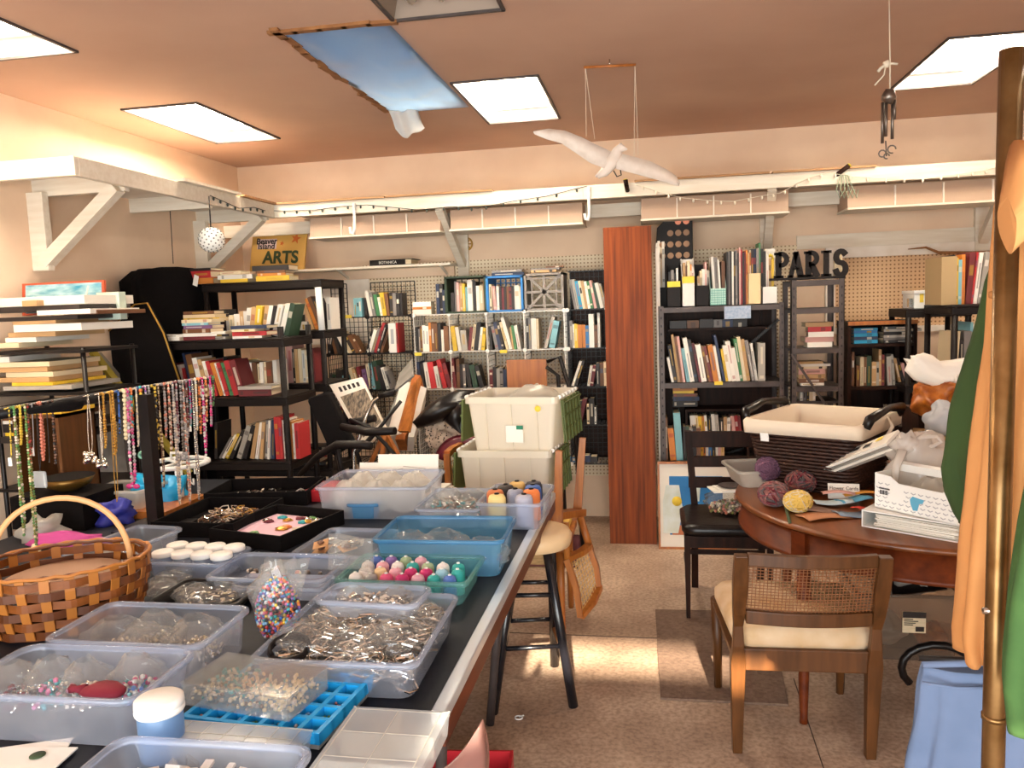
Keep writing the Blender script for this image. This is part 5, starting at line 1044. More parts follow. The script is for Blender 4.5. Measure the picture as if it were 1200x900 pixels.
# white spinner rack
p = at(247, 575, Z=TT); zr_ = at(247, 545, Y=p.y+.0).z; SPN = thing('spinner_stand', 'white wire spinner stand with ring behind the black trays', 'stand', (p.x, 3.05, TT+.001)); zt_ = at(245, 543, Y=3.05).z-TT
MB().cyl((0, 0, 0), (0, 0, zt_+.02), .016, n=12).build('pole', 'white_plastic', SPN); MB().tube([(.125*math.cos(q*PI/14), .125*math.sin(q*PI/14), zt_) for q in range(28)], .010, 6, closed=True).build('ring', 'white_plastic', SPN)
k = MB()
for q in range(3): k.tube([(0, 0, zt_), (.12*math.cos(q*2.1+.4), .12*math.sin(q*2.1+.4), zt_)], .007, 6)
k.build('spoke', 'white_plastic', SPN); MB().lathe([(.001, 0), (.1, 0), (.09, .012), (.001, .014)], n=20).build('base', 'white_plastic', SPN)
MB().tube([(-.03, 0, zt_+.02), (-.03, 0, zt_+.045), (.03, 0, zt_+.045), (.03, 0, zt_+.02)], .006, 6).build('handle', 'white_plastic', SPN)
for q in range(3): MB().tube([(.11*math.cos(q*2.1+3.6), .11*math.sin(q*2.1+3.6), zt_-.01), (.11*math.cos(q*2.1+3.6), .11*math.sin(q*2.1+3.6), zt_-.07), (.14*math.cos(q*2.1+3.6), .14*math.sin(q*2.1+3.6), zt_-.075), (.14*math.cos(q*2.1+3.6), .14*math.sin(q*2.1+3.6), zt_-.05)], .004, 5).build('hook', 'white_plastic', SPN)
# ------------------------------------------------------------------ jewellery rack and necklaces
RZ = 1.27
A0, A1, A2 = at(-40, 491, Z=RZ), at(170, 459, Z=RZ), at(246, 445, Z=RZ)
JR = thing('jewellery_rack', 'black T-bar rack hung with many bead necklaces, left', 'rack', (A1.x, A1.y, 0)); o = V((A1.x, A1.y, 0))
MB().cyl(A0-o, A2-o, .019, n=10).build('bar', 'black_metal', JR); MB().bb((-.022, -.022, TT+.012), (.022, .022, RZ-.01)).build('post', 'black_metal', JR)
MB().bb((-.12, -.1, TT+.001), (.12, .1, TT+.012)).build('base', 'black_metal', JR); MB().ball(A2-o, .02, 10, 6).build('end_cap', 'black_plastic', JR)
MB().tube([at(40, 481, Z=RZ)-o+V((0, -.02, 0)), at(85, 474, Z=RZ)-o+V((0, -.02, 0)), at(98, 472, Z=RZ)-o+V((0, -.02, 0))], [.01, .022, .02], 8).build('cloth_wrap', 'black_cloth', JR)
BD = (A2-A0); 
def necklace(px, bot, wpx, bead, cols, nm, pend=None, gap=1.0, dy=0):
    t = (px+40)/286; P0 = None
    lo, hi = 0, 1
    for _ in range(30):
        mid = (lo+hi)/2; q = A0+BD*mid; v = q-EYE; x = 600+FPX*v.dot(RGT)/v.dot(FWD)
        if x < px: lo = mid
        else: hi = mid
    q = A0+BD*lo; s = mpp(q); v = q-EYE; yp = 450-FPX*v.dot(UPV)/v.dot(FWD); L = (bot-yp)*s*.985; Wd = max(wpx, 2)*s/2
    cols = cols.split(); mts = ['b_'+c if 'b_'+c in MATS else c for c in cols]; k = MB(); dirx = BD.normalized(); br = bead*s*.42; pts = []
    n = 40; N = V((dirx.y, -dirx.x, 0))
    for i in range(n+1):
        u = i/n; a = PI*u; side = -math.cos(a)
        if u < .5: f = u*2
        else: f = 2-u*2
        z = -L*math.sin(f*PI/2)**.85; wx = (Wd*side*(.25+.75*math.sin(f*PI/2)) if f < .93 else Wd*side)
        off = .021+.012*(1-f)
        pts.append(V((0, 0, .018))+dirx*wx+N*off*(1 if u < .5 else .8)+V((0, 0, z)))
    pts = [N*-.022+V((0, 0, .004))]+pts+[N*-.02+V((0, 0, .004))]
    NK = thing('necklace', f'{nm}', 'necklace', q, 0, 'necklaces on the black rack')
    MB().tube(pts, max(.0012, br*.35), 4, m=0).build('cord', mts[0], NK)
    if bead > 0:
        d = 0; prev = pts[0]; step = br*2*gap; i = 0; acc = 0
        for p in pts[1:]:
            seg = (p-prev).length
            while acc <= seg:
                c = prev+(p-prev)*(acc/seg if seg else 0); j = RND.randrange(len(mts))
                rr_ = br*RND.uniform(.8, 1.15); k.ball(c, rr_, 6, 4, m=j); acc += step; i += 1
            acc -= seg; prev = p
        stuff(k.build('beads', mts, NK))
    bt = min(pts, key=lambda p: p.z)
    if pend == 'jade': MB().tube([bt+V((.012*math.cos(a*PI/8), -.004, -.018+.012*math.sin(a*PI/8))) for a in range(16)], .009, 6, closed=True, flat=.5).build('pendant', mat('jade', '8fcab0', .3), NK)
    elif pend == 'glass': MB().box(bt+V((0, -.002, -.03)), (.05, .012, .055)).build('pendant', 'lid_plastic', NK, bevel=.008)
    elif pend == 'tag': MB().box(bt+V((0, -.003, -.012)), (.012, .003, .026)).build('price_tag', 'white_plastic', NK)
    elif pend == 'cluster':
        kk = MB()
        for a in range(9): kk.ball(bt+V((RND.uniform(-.02, .02), RND.uniform(-.01, .0), RND.uniform(-.03, .005))), .009, 6, 4, wob=.3, seed=a)
        kk.build('pendant', mts[-1], NK)
    elif pend == 'bow': MB().ball(bt+V((-.014, 0, -.004)), (.016, .006, .01), 7, 5).ball(bt+V((.014, 0, -.004)), (.016, .006, .01), 7, 5).build('pendant', 'b_magenta', NK)
    return NK
for a in ((2, 545, 5, 2, 'yellow black', 'yellow cord necklace at the left end of rack', 'tag'), (8, 640, 10, 4, 'green olive shell', 'long green stone necklace at left end of rack', None), (15, 528, 6, 4, 'yellow', 'bright yellow bead necklace near rack left end'), (21, 655, 10, 4, 'olive green cream', 'long olive bead necklace with round ends', 'cluster'), (24, 552, 7, 3.5, 'brown red', 'red-brown bead necklace near rack left end'), (29, 533, 4, 1.5, 'crystal', 'thin grey necklace with white tag at left', 'tag'), (34, 560, 8, 1.2, 'black', 'black cord necklace with square glass pendant', 'glass'), (39, 547, 9, 5, 'salmon', 'salmon pink bead necklace at left'), (46, 550, 4, 1.5, 'black', 'thin black cord necklace right of the salmon beads'), (53, 552, 6, 4, 'black brown', 'black bead necklace before the gold bowl'), (95, 540, 14, 1.5, 'silver', 'silver chain with bright cluster pendant', 'cluster'), (108, 545, 8, 2, 'silver', 'silver chain beside the gold strands', 'cluster'), (113, 532, 6, 4, 'goldm', 'gold bead strand, left of the two gold strands'), (124, 540, 8, 4.5, 'goldm', 'chunky gold strand, right of the two gold strands'), (121, 598, 12, 1.5, 'goldm', 'long thin gold chain reaching the clear bins'), (131, 515, 5, 3, 'blue black', 'dark blue bead necklace behind cream beads'), (138, 522, 8, 6, 'cream', 'cream wooden bead necklace, large round beads'), (142, 578, 16, 5, 'white crystal magenta pink', 'white and magenta charm necklace hanging low', 'bow'), (146, 515, 6, 4, 'orange red teal', 'orange and red bead necklace right of cream beads'), (152, 530, 7, 3, 'cream shell crystal', 'pale shell necklace in the middle of rack'), (157, 535, 6, 5, 'orange yellow teal blue red', 'rainbow bead necklace near the rack post', 'jade'), (163, 566, 8, 3, 'pink white purple', 'pink and white strand near the rack post', 'tag'), (167, 530, 8, 4, 'black crystal', 'black and crystal necklace left of rack post'), (174, 535, 8, 5, 'black yellow black', 'black and yellow bead necklace at rack post'), (178, 580, 8, 2.5, 'brown cream', 'thin brown strand beside rack post'), (185, 520, 6, 4, 'crystal salmon brown', 'rosy crystal necklace, first right of post'), (190, 535, 7, 4, 'shell salmon brown', 'shell pink necklace, second right of post'), (195, 600, 10, 4, 'crystal shell', 'long pale crystal necklace right of post'), (199, 525, 6, 4, 'crystal maroon', 'crystal and maroon necklace right of post'), (204, 540, 7, 4.5, 'pewter crystal', 'pewter bead necklace right of post', 'cluster'), (207, 600, 10, 3, 'shell salmon crystal', 'long rosy necklace over the aqua bag'), (211, 520, 6, 3.5, 'brown crystal maroon', 'brown and crystal necklace before the books'), (215, 505, 6, 3, 'magenta crystal teal', 'magenta and teal necklace before the books', 'tag'), (218, 595, 10, 3, 'crystal silver', 'long silver-grey necklace over the aqua bag'), (222, 510, 5, 3.5, 'white cream', 'white tube bead necklace near rack right end'), (226, 515, 7, 4, 'brown orange', 'amber bead necklace near rack right end'), (230, 542, 8, 4, 'white magenta', 'white and magenta necklace near rack right end', 'tag'), (234, 500, 5, 4, 'orange brown cream', 'brown bead necklace near rack right end'), (239, 505, 5, 4, 'magenta pink crystal', 'pink bead necklace at rack right end'), (243, 480, 5, 4, 'green black', 'green and black bead necklace at rack tip')):
    necklace(*a)
# things on the left table behind the necklaces
p = at(74, 600, Y=3.1)
BW = thing('gold_bowl', 'gold rimmed black bowl behind the hanging necklaces', 'bowl', (at(80, 560, Y=2.75).x, 2.75, at(78, 574, Y=2.75).z))
MB().lathe([(.001, 0), (.05, .0), (.11, .03), (.135, .075), (.128, .075), (.10, .035), (.001, .012)], n=28).build('bowl', mat('bronze', '6e5020', .35, metal=.7), BW).scale = (.72, .72, .72); MB().lathe([(.098, .056), (.075, .03), (.001, .02)], n=24).build('lining', 'black_cloth', BW)
tag(MB().bb((-.16, -.12, TT+.001), (.16, .12, at(78, 574, Y=2.75).z-.002)).build('black_box', 'black_cloth', loc=(at(78, 560, Y=2.75).x, 2.75, 0)), 'black box under the gold bowl on the left table', 'box')
HC = thing('wood_cabinet', 'small open wooden box behind necklaces at left', 'box', (at(68, 530, Y=2.98).x, 2.97, TT+.001)); hw = .11
for a, b in (((-hw, -.1, 0), (-hw+.015, .12, .42)), ((hw-.015, -.1, 0), (hw, .12, .42)), ((-hw, -.1, .405), (hw, .12, .42)), ((-hw, -.1, 0), (hw, .12, .015)), ((-hw, .11, 0), (hw, .12, .42))): MB().bb(a, b).build('panel', 'walnut', HC)
mat('yellow_folder', 'd9a930', .6)
tag(MB().bb((-.11, 0, 0), (.12, .2, .03)).build('yellow_folder', 'yellow_folder', loc=(at(68, 530, Y=2.98).x, 2.88, TT+.422)), 'yellow folder lying on the small open wooden box', 'folder')
# ================================================================== centre: office chair, easel, frames, bags, totes on chairs
OC = thing('office_chair', 'black office chair with arms in front of bookshelves', 'chair', (-1.42, 3.72, 0), 0)
def oc(px, py, Y): return at(px, py, Y=Y)-V((-1.42, 3.72, 0))
a, b, c_, d_ = oc(361, 466, 3.85), oc(387, 458, 3.9), oc(415, 520, 3.85), oc(392, 535, 3.8)
k = MB(); ctr = (a+b+c_+d_)/4
def back(u, v):
    p = a*(1-u)*(1-v)+b*u*(1-v)+c_*u*v+d_*(1-u)*v; return p
k.loft([[back(u, v)+V((0, o_, 0)) for u, v in ((0, .06), (.1, 0), (.9, 0), (1, .06), (1, .94), (.9, 1), (.1, 1), (0, .94))] for o_ in (-.03, .0, .04)], cap0=True, cap1=True)
k.build('backrest', 'black_cloth', OC, bevel=.012)
s0 = oc(440, 572, 3.6)
MB().loft([[V((x*.23*f+s0.x, y*.23*f+s0.y, z+s0.z)) for x, y in rr(2, 2, .5, 4)] for f, z in ((.85, -.05), (1, -.03), (1, .0), (.85, .015))], cap0=True, cap1=True).build('seat', 'black_cloth', OC)
MB().tube([oc(352, 556, 3.55), oc(372, 535, 3.5), oc(395, 521, 3.47), oc(425, 521, 3.45), oc(436, 523, 3.45)], [.014, .016, .02, .022, .018], 8).build('armrest', 'black_plastic', OC)
MB().tube([oc(400, 500, 3.75), oc(430, 506, 3.7), oc(463, 505, 3.66)], [.018, .022, .02], 8).build('armrest', 'black_plastic', OC)
MB().tube([oc(395, 523, 3.5), oc(400, 550, 3.52), oc(415, 575, 3.55)], .013, 8).build('arm_support', 'black_plastic', OC)
MB().tube([oc(440, 507, 3.7), oc(418, 530, 3.7), oc(430, 565, 3.68)], .012, 8).build('arm_support', 'black_plastic', OC)
MB().tube([oc(392, 520, 3.92), oc(400, 560, 3.86), s0+V((0, .1, -.03))], .018, 6).build('back_spine', 'black_plastic', OC)
MB().cyl(V((s0.x, s0.y, .1)), V((s0.x, s0.y, s0.z-.05)), .025).build('column', 'black_metal', OC)
k = MB()
for q in range(5): k.tube([V((s0.x, s0.y, .11)), V((s0.x+.28*math.cos(q*2*PI/5), s0.y+.28*math.sin(q*2*PI/5), .07))], .02, 6)
k.build('base', 'black_plastic', OC)
for q in range(5): MB().ball(V((s0.x+.28*math.cos(q*2*PI/5), s0.y+.28*math.sin(q*2*PI/5), .03)), .03, 8, 6).build('caster', 'black_plastic', OC)
# framed picture of crowded dark shelves, tilted
mat('mag_print', '1a120f', .5, col2='8f7d68', scale=34, stretch=(2.4, 1, 1), detail=2)
def panel(name, label, cat, quad, Y0, Y1, th, m, top=None):
    """a leaning flat panel: quad of photo corners (TL, TR, BR, BL), top at depth Y1, foot at depth Y0"""
    tl, tr, br, bl = [at(x, y, Y=Yy) for (x, y), Yy in zip(quad, (Y1, Y1, Y0, Y0))]
    nn = (tr-tl).cross(bl-tl); rb = ray(*quad[2]); br = EYE+rb*((tl-EYE).dot(nn)/rb.dot(nn))      # keep the panel flat
    c = (tl+tr+br+bl)/4; T = thing(name, label, cat, c); n = (tr-tl).cross(bl-tl).normalized(); n = n if n.y < 0 else -n
    def pt(u, v, o): return (tl*(1-u)*(1-v)+tr*u*(1-v)+br*u*v+bl*(1-u)*v)-c+n*o
    def add(nm, u0, u1, v0, v1, o0, o1, mm):
        q = [(u0, v0), (u1, v0), (u1, v1), (u0, v1)]
        return MB().loft([[pt(u, v, o0) for u, v in q], [pt(u, v, o1) for u, v in q]], cap0=True, cap1=True, smooth=False).build(nm, mm, T)
    add('board', 0, 1, 0, 1, -th, 0, m); return T, add
T, add = panel('poster_frame', 'white framed poster of crowded dark shelves, tilted back', 'picture', [(386, 451), (424, 442), (452, 500), (428, 525)], 4.1, 4.3, .02, 'white_paint')
add('print', .12, .94, .22, .88, 0, .002, 'mag_print'); 
for i in range(5): add('headline', .2+.14*i, .28+.14*i, .07, .15, 0, .002, 'ink')
# tangle of dark handlebar-like frame before it
W_ = thing('folded_walker', 'folded dark walker frame with grey hand grip before the poster', 'walker', at(440, 560, Y=3.95)*1); W_.location.z = 0; o = V(W_.location)
MB().tube([at(461, 461, Y=3.95)-o, at(447, 464, Y=3.95)-o, at(438, 470, Y=3.95)-o, at(430, 486, Y=3.95)-o, at(415, 530, Y=3.9)-o, V((-.12, -.05, .02))], .012, 8).build('tube', 'steel', W_)
MB().tube([at(463, 460, Y=3.94)-o, at(444, 464, Y=3.94)-o], .017, 8).build('grip', 'black_plastic', W_)
MB().tube([at(410, 492, Y=3.95)-o, at(432, 500, Y=3.9)-o, at(470, 540, Y=3.9)-o, V((.15, 0, .02))], .011, 8).build('tube', 'black_metal', W_)
MB().tube([at(412, 495, Y=3.96)-o, at(440, 490, Y=3.96)-o], .02, 7).build('grip', 'black_plastic', W_)
MB().tube([at(430, 520, Y=3.9)-o, at(470, 470, Y=4.0)-o], .010, 6).build('tube', 'black_metal', W_)
# stacked frames and canvases leaning (wooden frames, orange)
mat('orange_wood', 'b8692a', .5, col2='9c551f', scale=8, stretch=(4, 4, .6))
for i, (q, m, lb) in enumerate(((((470, 447), (484, 448), (470, 508), (453, 512)), 'white_paint', 'white canvas edge leaning left of the orange frames'), (((484, 438), (493, 440), (474, 515), (463, 515)), 'orange_wood', 'orange wooden stretcher frame leaning, left one'), (((470, 450), (478, 452), (450, 520), (440, 522)), 'stone_grey', 'grey frame edge leaning left of the white canvas'), (((493, 452), (500, 455), (485, 512), (478, 512)), 'white_paint', 'white canvas edge leaning right of the orange frames'))):
    panel('frame_edge', lb, 'frame', q, 4.3, 4.55, .16, m)
T, add = panel('stretcher_frame', 'front orange wooden frame leaning by the wire shelf', 'frame', [(482, 452), (491, 442), (478, 505), (466, 505)], 4.26, 4.5, .02, 'honey_wood')
T, add = panel('top_sketch', 'grey drawing sheet tilted on the leaning frames', 'picture', [(468, 438), (482, 421), (484, 440), (462, 458)], 4.25, 4.45, .01, 'stone_grey')
EZ = thing('easel_legs', 'orange wooden easel legs below the leaning frames', 'easel', (at(455, 520, Y=4.3).x, 4.3, 0)); EZ.location.y = 4.14; o = V(EZ.location)
for a_, b_ in (((452, 505), (449, 525)), ((452, 508), (463, 528)), ((451, 505), (440, 530))):
    p, q = at(*a_, Y=4.15), at(*b_, Y=4.12); d = (q-p); e = p+d*(-(p.z-.01)/d.z); MB().tube([p-o, e-o], .016, 4).build('leg', 'honey_wood', EZ)
# black bag and leopard cloth heap on a low table
LT = thing('low_table', 'low dark table carrying the black bag and cloths', 'table', (at(525, 540, Y=4.35).x, 4.4, 0)); lz = at(525, 536, Y=4.35).z-.12
MB().bb((-.28, -.2, lz-.02), (.25, .2, lz)).build('tabletop', 'dark_wood', LT)
for sx in (-.26, .21):
    for sy in (-.18, .16): MB().bb((sx, sy, 0), (sx+.03, sy+.03, lz-.02)).build('leg', 'dark_wood', LT)
def crumple(k, size, seed=0, amt=.16):
    out = []
    for x, y, z in k.v:
        p = V((x, y, z)); n = (1-2*abs(noise.noise(p*(2.2/size)+V((seed, 0, 3)))))*amt+(1-2*abs(noise.noise(p*(5.5/size)+V((0, seed, 7)))))*amt*.45
        out.append(tuple(p*(1+n-.06)))
    k.v = out; return k
def blob(name, label, cat, px, py, Y, s, m, seed=0, wob=.4, rot=(0, 0, 0), nu=20, nv=14):
    p = at(px, py, Y=Y); o = crumple(MB().ball((0, 0, 0), (s[0]/2, s[1]/2, s[2]/2), 34, 24, wob=wob, seed=seed), min(s), seed).build(name, m, loc=p); o.rotation_euler = rot; return tag(o, label, cat)
m = mat('leopard', 'cdb096', .8); nt = m.node_tree; vo = nt.nodes.new('ShaderNodeTexVoronoi'); vo.inputs['Scale'].default_value = 55; cr = nt.nodes.new('ShaderNodeValToRGB'); cr.color_ramp.interpolation = 'CONSTANT'
e = cr.color_ramp.elements; e[0].color = (*lin('2a1a14'), 1); e[1].position = .26; e[1].color = (*lin('d8c0a8'), 1); tc = nt.nodes.new('ShaderNodeTexCoord'); nt.links.new(tc.outputs['Object'], vo.inputs['Vector']); nt.links.new(vo.outputs['Distance'], cr.inputs[0]); nt.links.new(cr.outputs[0], nt.nodes['Principled BSDF'].inputs['Base Color'])
p = at(525, 500, Y=4.25); BG = thing('leather_bag', 'glossy black leather bag slumped on patterned cloths', 'bag', p)
pts = [at(x, y, Y=Yy)-p for x, y, Yy in ((490, 496, 4.2), (505, 488, 4.2), (522, 478, 4.22), (540, 470, 4.25), (556, 464, 4.28))]
crumple(MB().tube(pts, [.05, .08, .10, .09, .04], 22, flat=.62), .16, 3, .10).build('body', 'black_leather', BG); MB().tube([at(x, y, Y=4.2)-p for x, y in ((538, 470), (534, 490), (545, 508), (556, 470))], [.05, .07, .06, .03], 8).build('side_panel', 'black_leather', BG); MB().tube([at(x, y, Y=4.16)-p for x, y in ((545, 490), (550, 474), (558, 462))], .008, 6).build('strap', 'black_leather', BG)
for px, py, s, mm, lb, sd in ((512, 505, (.12, .12, .16), 'leopard', 'leopard print cloth below black bag, left fold', 1), (530, 514, (.24, .2, .15), 'leopard', 'leopard print cloth heap under the black bag', 5)): blob('leopard_cloth', lb, 'cloth', px, py, 4.3, s, mm, sd)
def arc_cloth(label, r, m, dz=0): 
    p = at(540, 535, Y=4.16); tag(MB().tube([V((-r*math.cos(q*PI/14), -.01, r*.95*math.sin(q*PI/14)*(1.0))) for q in range(1, 11)], .016, 6, flat=2.2).build('folded_cloth', m, loc=(p.x+.02, 4.16, p.z-.04)), label, 'cloth')
arc_cloth('red cloth roll curved under the leopard cloth', .135, 'b_maroon'); arc_cloth('black cloth roll inside the red cloth curve', .105, 'black_cloth'); arc_cloth('pale grey cloth roll inside the black cloth curve', .075, 'paper')
# brown desk board and folded dark stand behind the totes
p0, p1 = at(595, 462, Y=4.75), at(640, 421, Y=4.75); tag(MB().bb((p0.x, 4.75, 0), (p1.x, 4.775, p1.z)).build('brown_board', 'honey_wood'), 'golden brown board standing behind the white totes', 'board')
ST_ = thing('folded_stand', 'black folded stand leaning right of the golden board', 'stand', (at(655, 470, Y=4.7).x, 4.7, 0)); o = V(ST_.location)
MB().tube([at(641, 424, Y=4.7)-o, at(656, 418, Y=4.7)-o, at(672, 470, Y=4.68)-o, V((.12, 0, .01))], .013, 6).build('leg', 'black_metal', ST_); MB().tube([at(640, 430, Y=4.72)-o, at(654, 440, Y=4.72)-o, V((.02, 0, .01))], .012, 6).build('leg', 'black_metal', ST_)
# carpet under the chairs
mat('carpet', 'a8926e', .95, col2='7d6a4c', scale=16, bump=.2); mat('carpet_edge', '4e2028', .95)
CP = thing('carpet', 'beige patterned carpet with dark red border beneath stacked chairs', 'carpet', (0, 0, 0)); c0 = at(702, 548, Z=0); c1 = at(690, 667, Z=0)
cx1 = (c0.x+c1.x)/2
c0.y = 5.1
MB().bb((-1.5, c1.y, .0005), (cx1, c0.y, .008)).build('pile', 'carpet', CP); MB().bb((cx1-.10, c1.y+.05, .008), (cx1-.02, c0.y, .010)).build('border', 'carpet_edge', CP); MB().bb((-1.5, c1.y, .008), (cx1, c1.y+.03, .010)).build('border', 'carpet_edge', CP)
# lower wooden chair with cane back at left, inverted chair on its seat, totes on top
m = mat('cane', 'c49a5e', .6)
def cane_panel(k, pt, n=14, mm=9, r=.0022):
    """woven cane: two crossing sets of strands; pt(u, v) -> point"""
    for i in range(n): k.tube([pt((i+.5)/n, v) for v in (0, .5, 1)], r, 4, cap=False)
    for j in range(mm): k.tube([pt(u, (j+.5)/mm)+V((0, .0015*(1 if j % 2 else -1), 0)) for u in (0, .33, .66, 1)], r, 4, cap=False)
LC = thing('cane_chair', 'honey wood cane-back chair under the white totes', 'chair', (-.66, 3.68, 0)); o = V(LC.location)
SZ = .45
MB().bb((-.24, -.22, SZ-.03), (.26, .22, SZ)).build('seat', 'honey_wood', LC, bevel=.006)
MB().bb((-.22, -.20, SZ), (.24, .20, SZ+.035)).build('cushion', mat('mustard_cloth', 'c9a24a', .8), LC, bevel=.012)
for x, y in ((-.21, -.19), (.22, -.19), (.22, .19), (-.21, .19)): MB().tube([(x, y, 0), (x, y, SZ-.03)], [.014, .02], 6).build('leg', 'honey_wood', LC)
q = [at(524, 532, Y=3.5)-o, at(540, 522, Y=3.64)-o, at(553, 570, Y=3.64)-o, at(536, 580, Y=3.5)-o]
q[2] = V((q[1].x+.02, q[1].y, SZ+.12)); q[3] = V((q[0].x+.02, q[0].y, SZ+.12))
def cq(u, v): return q[0]*(1-u)*(1-v)+q[1]*u*(1-v)+q[2]*u*v+q[3]*(1-u)*v
for a_, b_ in (((0, 0), (1, 0)), ((1, 0), (1, 1)), ((1, 1), (0, 1)), ((0, 1), (0, 0))): MB().tube([cq(*a_), cq((a_[0]+b_[0])/2, (a_[1]+b_[1])/2)+V((-.01, 0, 0)), cq(*b_)], .02, 4).build('back_rail', 'honey_wood', LC)
for t in (0, 1): MB().tube([cq(t, .9), V((-.23, q[t].y, SZ-.02))], .016, 6).build('back_post', 'honey_wood', LC)
k = MB(); cane_panel(k, cq, 8, 10); stuff(k.build('cane_weave', 'cane', LC))
mat('tote_green', '55602e', .55)
# inverted chair: legs up, back hanging down on the right
IC = thing('upturned_chair', 'honey wood chair upside down, cane back hanging to the floor', 'chair', (-.35, 3.42, 0)); o = V(IC.location)
sz = .56
for a_, b_ in (((655, 528), (654, 620)), ((683, 513), (676, 608))):
    Yt = 3.36 if a_[0] < 670 else 3.66; MB().tube([at(*a_, Y=Yt)-o, at(*b_, Y=Yt)-o], [.02, .03], 4).build('leg', 'honey_wood', IC)
pA, pB = at(644, 605, Y=3.36), at(680, 600, Y=3.66)
MB().tube([pA-o, pB-o], .045, 4, flat=.5).build('apron', 'honey_wood', IC)
MB().bb(V((-.80, 3.30, pA.z-.045))-o, V((pA.x+.02, 3.72, pA.z-.015))-o).build('seat', 'orange_wood', IC, bevel=.006)
q = [at(664, 655, Y=3.30)-o, at(690, 640, Y=3.50)-o, at(702, 688, Y=3.50)-o, at(680, 722, Y=3.30)-o]
for a_, b_ in (((0, 0), (1, 0)), ((1, 0), (1, 1)), ((1, 1), (0, 1)), ((0, 1), (0, 0))): MB().tube([cq(*a_), cq((a_[0]+b_[0])/2, (a_[1]+b_[1])/2)+V((.012, 0, 0)), cq(*b_)], .024, 4, flat=.7).build('back_rail', 'honey_wood', IC)
k = MB(); cane_panel(k, cq, 9, 11); stuff(k.build('cane_weave', 'cane', IC))
for a_, b_, Yt in (((662, 612), (665, 660), 3.33), ((680, 606), (692, 645), 3.55)): MB().tube([at(*a_, Y=Yt)-o, at(*b_, Y=Yt-.03)-o], .017, 6).build('back_post', 'honey_wood', IC)
# two flip-lid totes with green lid flaps
def tote(label, cx, cy, z, w, d, h, rz, lidl=True):
    T = thing('tote', label, 'tote', (cx, cy, z), rz)
    def lp(k_, zz): return [V((x*k_, y*k_, zz)) for x, y in rr(w, d, .025, 3)]
    MB().loft([lp(.86, 0), lp(.86, .002), lp(.97, h-.03)], cap0=True).build('body', 'tote_plastic', T)
    MB().loft([lp(.965, h-.03), lp(1.03, h-.03), lp(1.03, h), lp(.98, h), lp(.965, h-.03)], smooth=False).build('rim', 'tote_plastic', T)
    k = MB()
    for i in (-.28, 0, .28): k.tube([(i*w, -d*.44, .01), (i*w, -d*.5, h-.03)], .006, 4)
    k.build('rib', 'tote_plastic', T)
    for s in (-1, 1):
        for q_ in range(6): MB().cyl((s*w*.515, -d*.42+d*.84*q_/5, h-.004), (s*w*.515, -d*.42+d*.84*q_/5+.03, h-.004), .009, n=8).build('hinge', 'white_plastic', T)
        k = MB(); dl = .19; x0_ = s*(w*.53); k.box((x0_+s*.012, 0, h-.015-dl/2), (.006, d*.92, dl), ry=-s*.06)
        for q_ in range(6): k.box((x0_+s*.017, -d*.42+d*.84*q_/5, h-.015-dl/2), (.008, .01, dl), ry=-s*.06)
        for q_ in range(4): k.box((x0_+s*.017, 0, h-.03-dl*.9*q_/3), (.008, d*.92, .008))
        k.build('lid_flap', 'tote_green', T)
    return T
tz = pA.z-.012
T1 = tote('lower white tote with green lid flaps on the upturned chair', -.655, 3.56, tz, .42, .36, .30, -.06)
T2 = tote('upper white tote with green lid flaps and yellow sticker', -.61, 3.60, tz+.285, .42, .38, .25, -.12)
MB().bb((-.02, -.204, .05), (.06, -.198, .125)).build('label', 'paper', T2); MB().bb((.03, -.206, .108), (.06, -.199, .125)).build('label_corner', mat('label_green', '1f7a5a', .5), T2)
MB().lathe([(.001, 0), (.014, 0), (.014, .002), (.001, .002)], n=12).build('sticker', 'yellow_label', T2, loc=(.13, -.2, .20)).rotation_euler = (PI/2, 0, 0)
bag('crumpled clear packaging inside the upper white tote', (-.56, 3.66, tz+.42), (.26, .2, .14), 0, m='milky_plastic', seed=150)
tag(MB().bb((at(656, 560, Y=3.5).x, 3.45, tz+.02), (at(656, 560, Y=3.5).x+.06, 3.6, tz+.2)).build('paper_block', 'paper'), 'white paper block between legs of the upturned chair', 'papers') if False else None
# stool
SX, SY = -.475, 2.96; ST = thing('stool', 'cream-topped round stool with black legs beside the table', 'stool', (SX, SY, 0))
sh = .685
MB().lathe([(.001, sh-.075), (.12, sh-.075), (.142, sh-.068), (.147, sh-.05), (.15, sh-.03), (.14, sh-.012), (.11, sh-.002), (.001, sh)], n=32).build('seat', mat('cream_vinyl', 'd8b88e', .35), ST)
feet = [at(578, 836, Z=0), at(672, 828, Z=0), at(650, 780, Z=0), at(585, 785, Z=0)]
feet[2].y = min(feet[2].y, 3.25); tops = [V((-.065, -.065, 0)), V((.06, -.065, 0)), V((.06, .06, 0)), V((-.065, .06, 0))]; LG = []
for f_, t_ in zip(feet, tops):
    a_ = V((f_.x-SX, f_.y-SY, 0)); b_ = t_+V((0, 0, sh-.075)); LG.append((a_, b_)); MB().tube([a_, b_], [.019, .018], 10).build('leg', mat('black_gloss', '15151a', .25, spec=.6) if 'black_gloss' not in MATS else 'black_gloss', ST)
def on(i, z): a_, b_ = LG[i]; return a_+(b_-a_)*(z/b_.z)
for i, j, zs, m in ((0, 1, (.24, .44), 'black_gloss'), (1, 2, (.20, .38), 'splint_light'), (2, 3, (.24, .42), 'black_gloss'), (3, 0, (.17, .34), 'splint_light')):
    for z in zs: MB().cyl(on(i, z), on(j, z), .009, n=8).build('stretcher', m, ST)
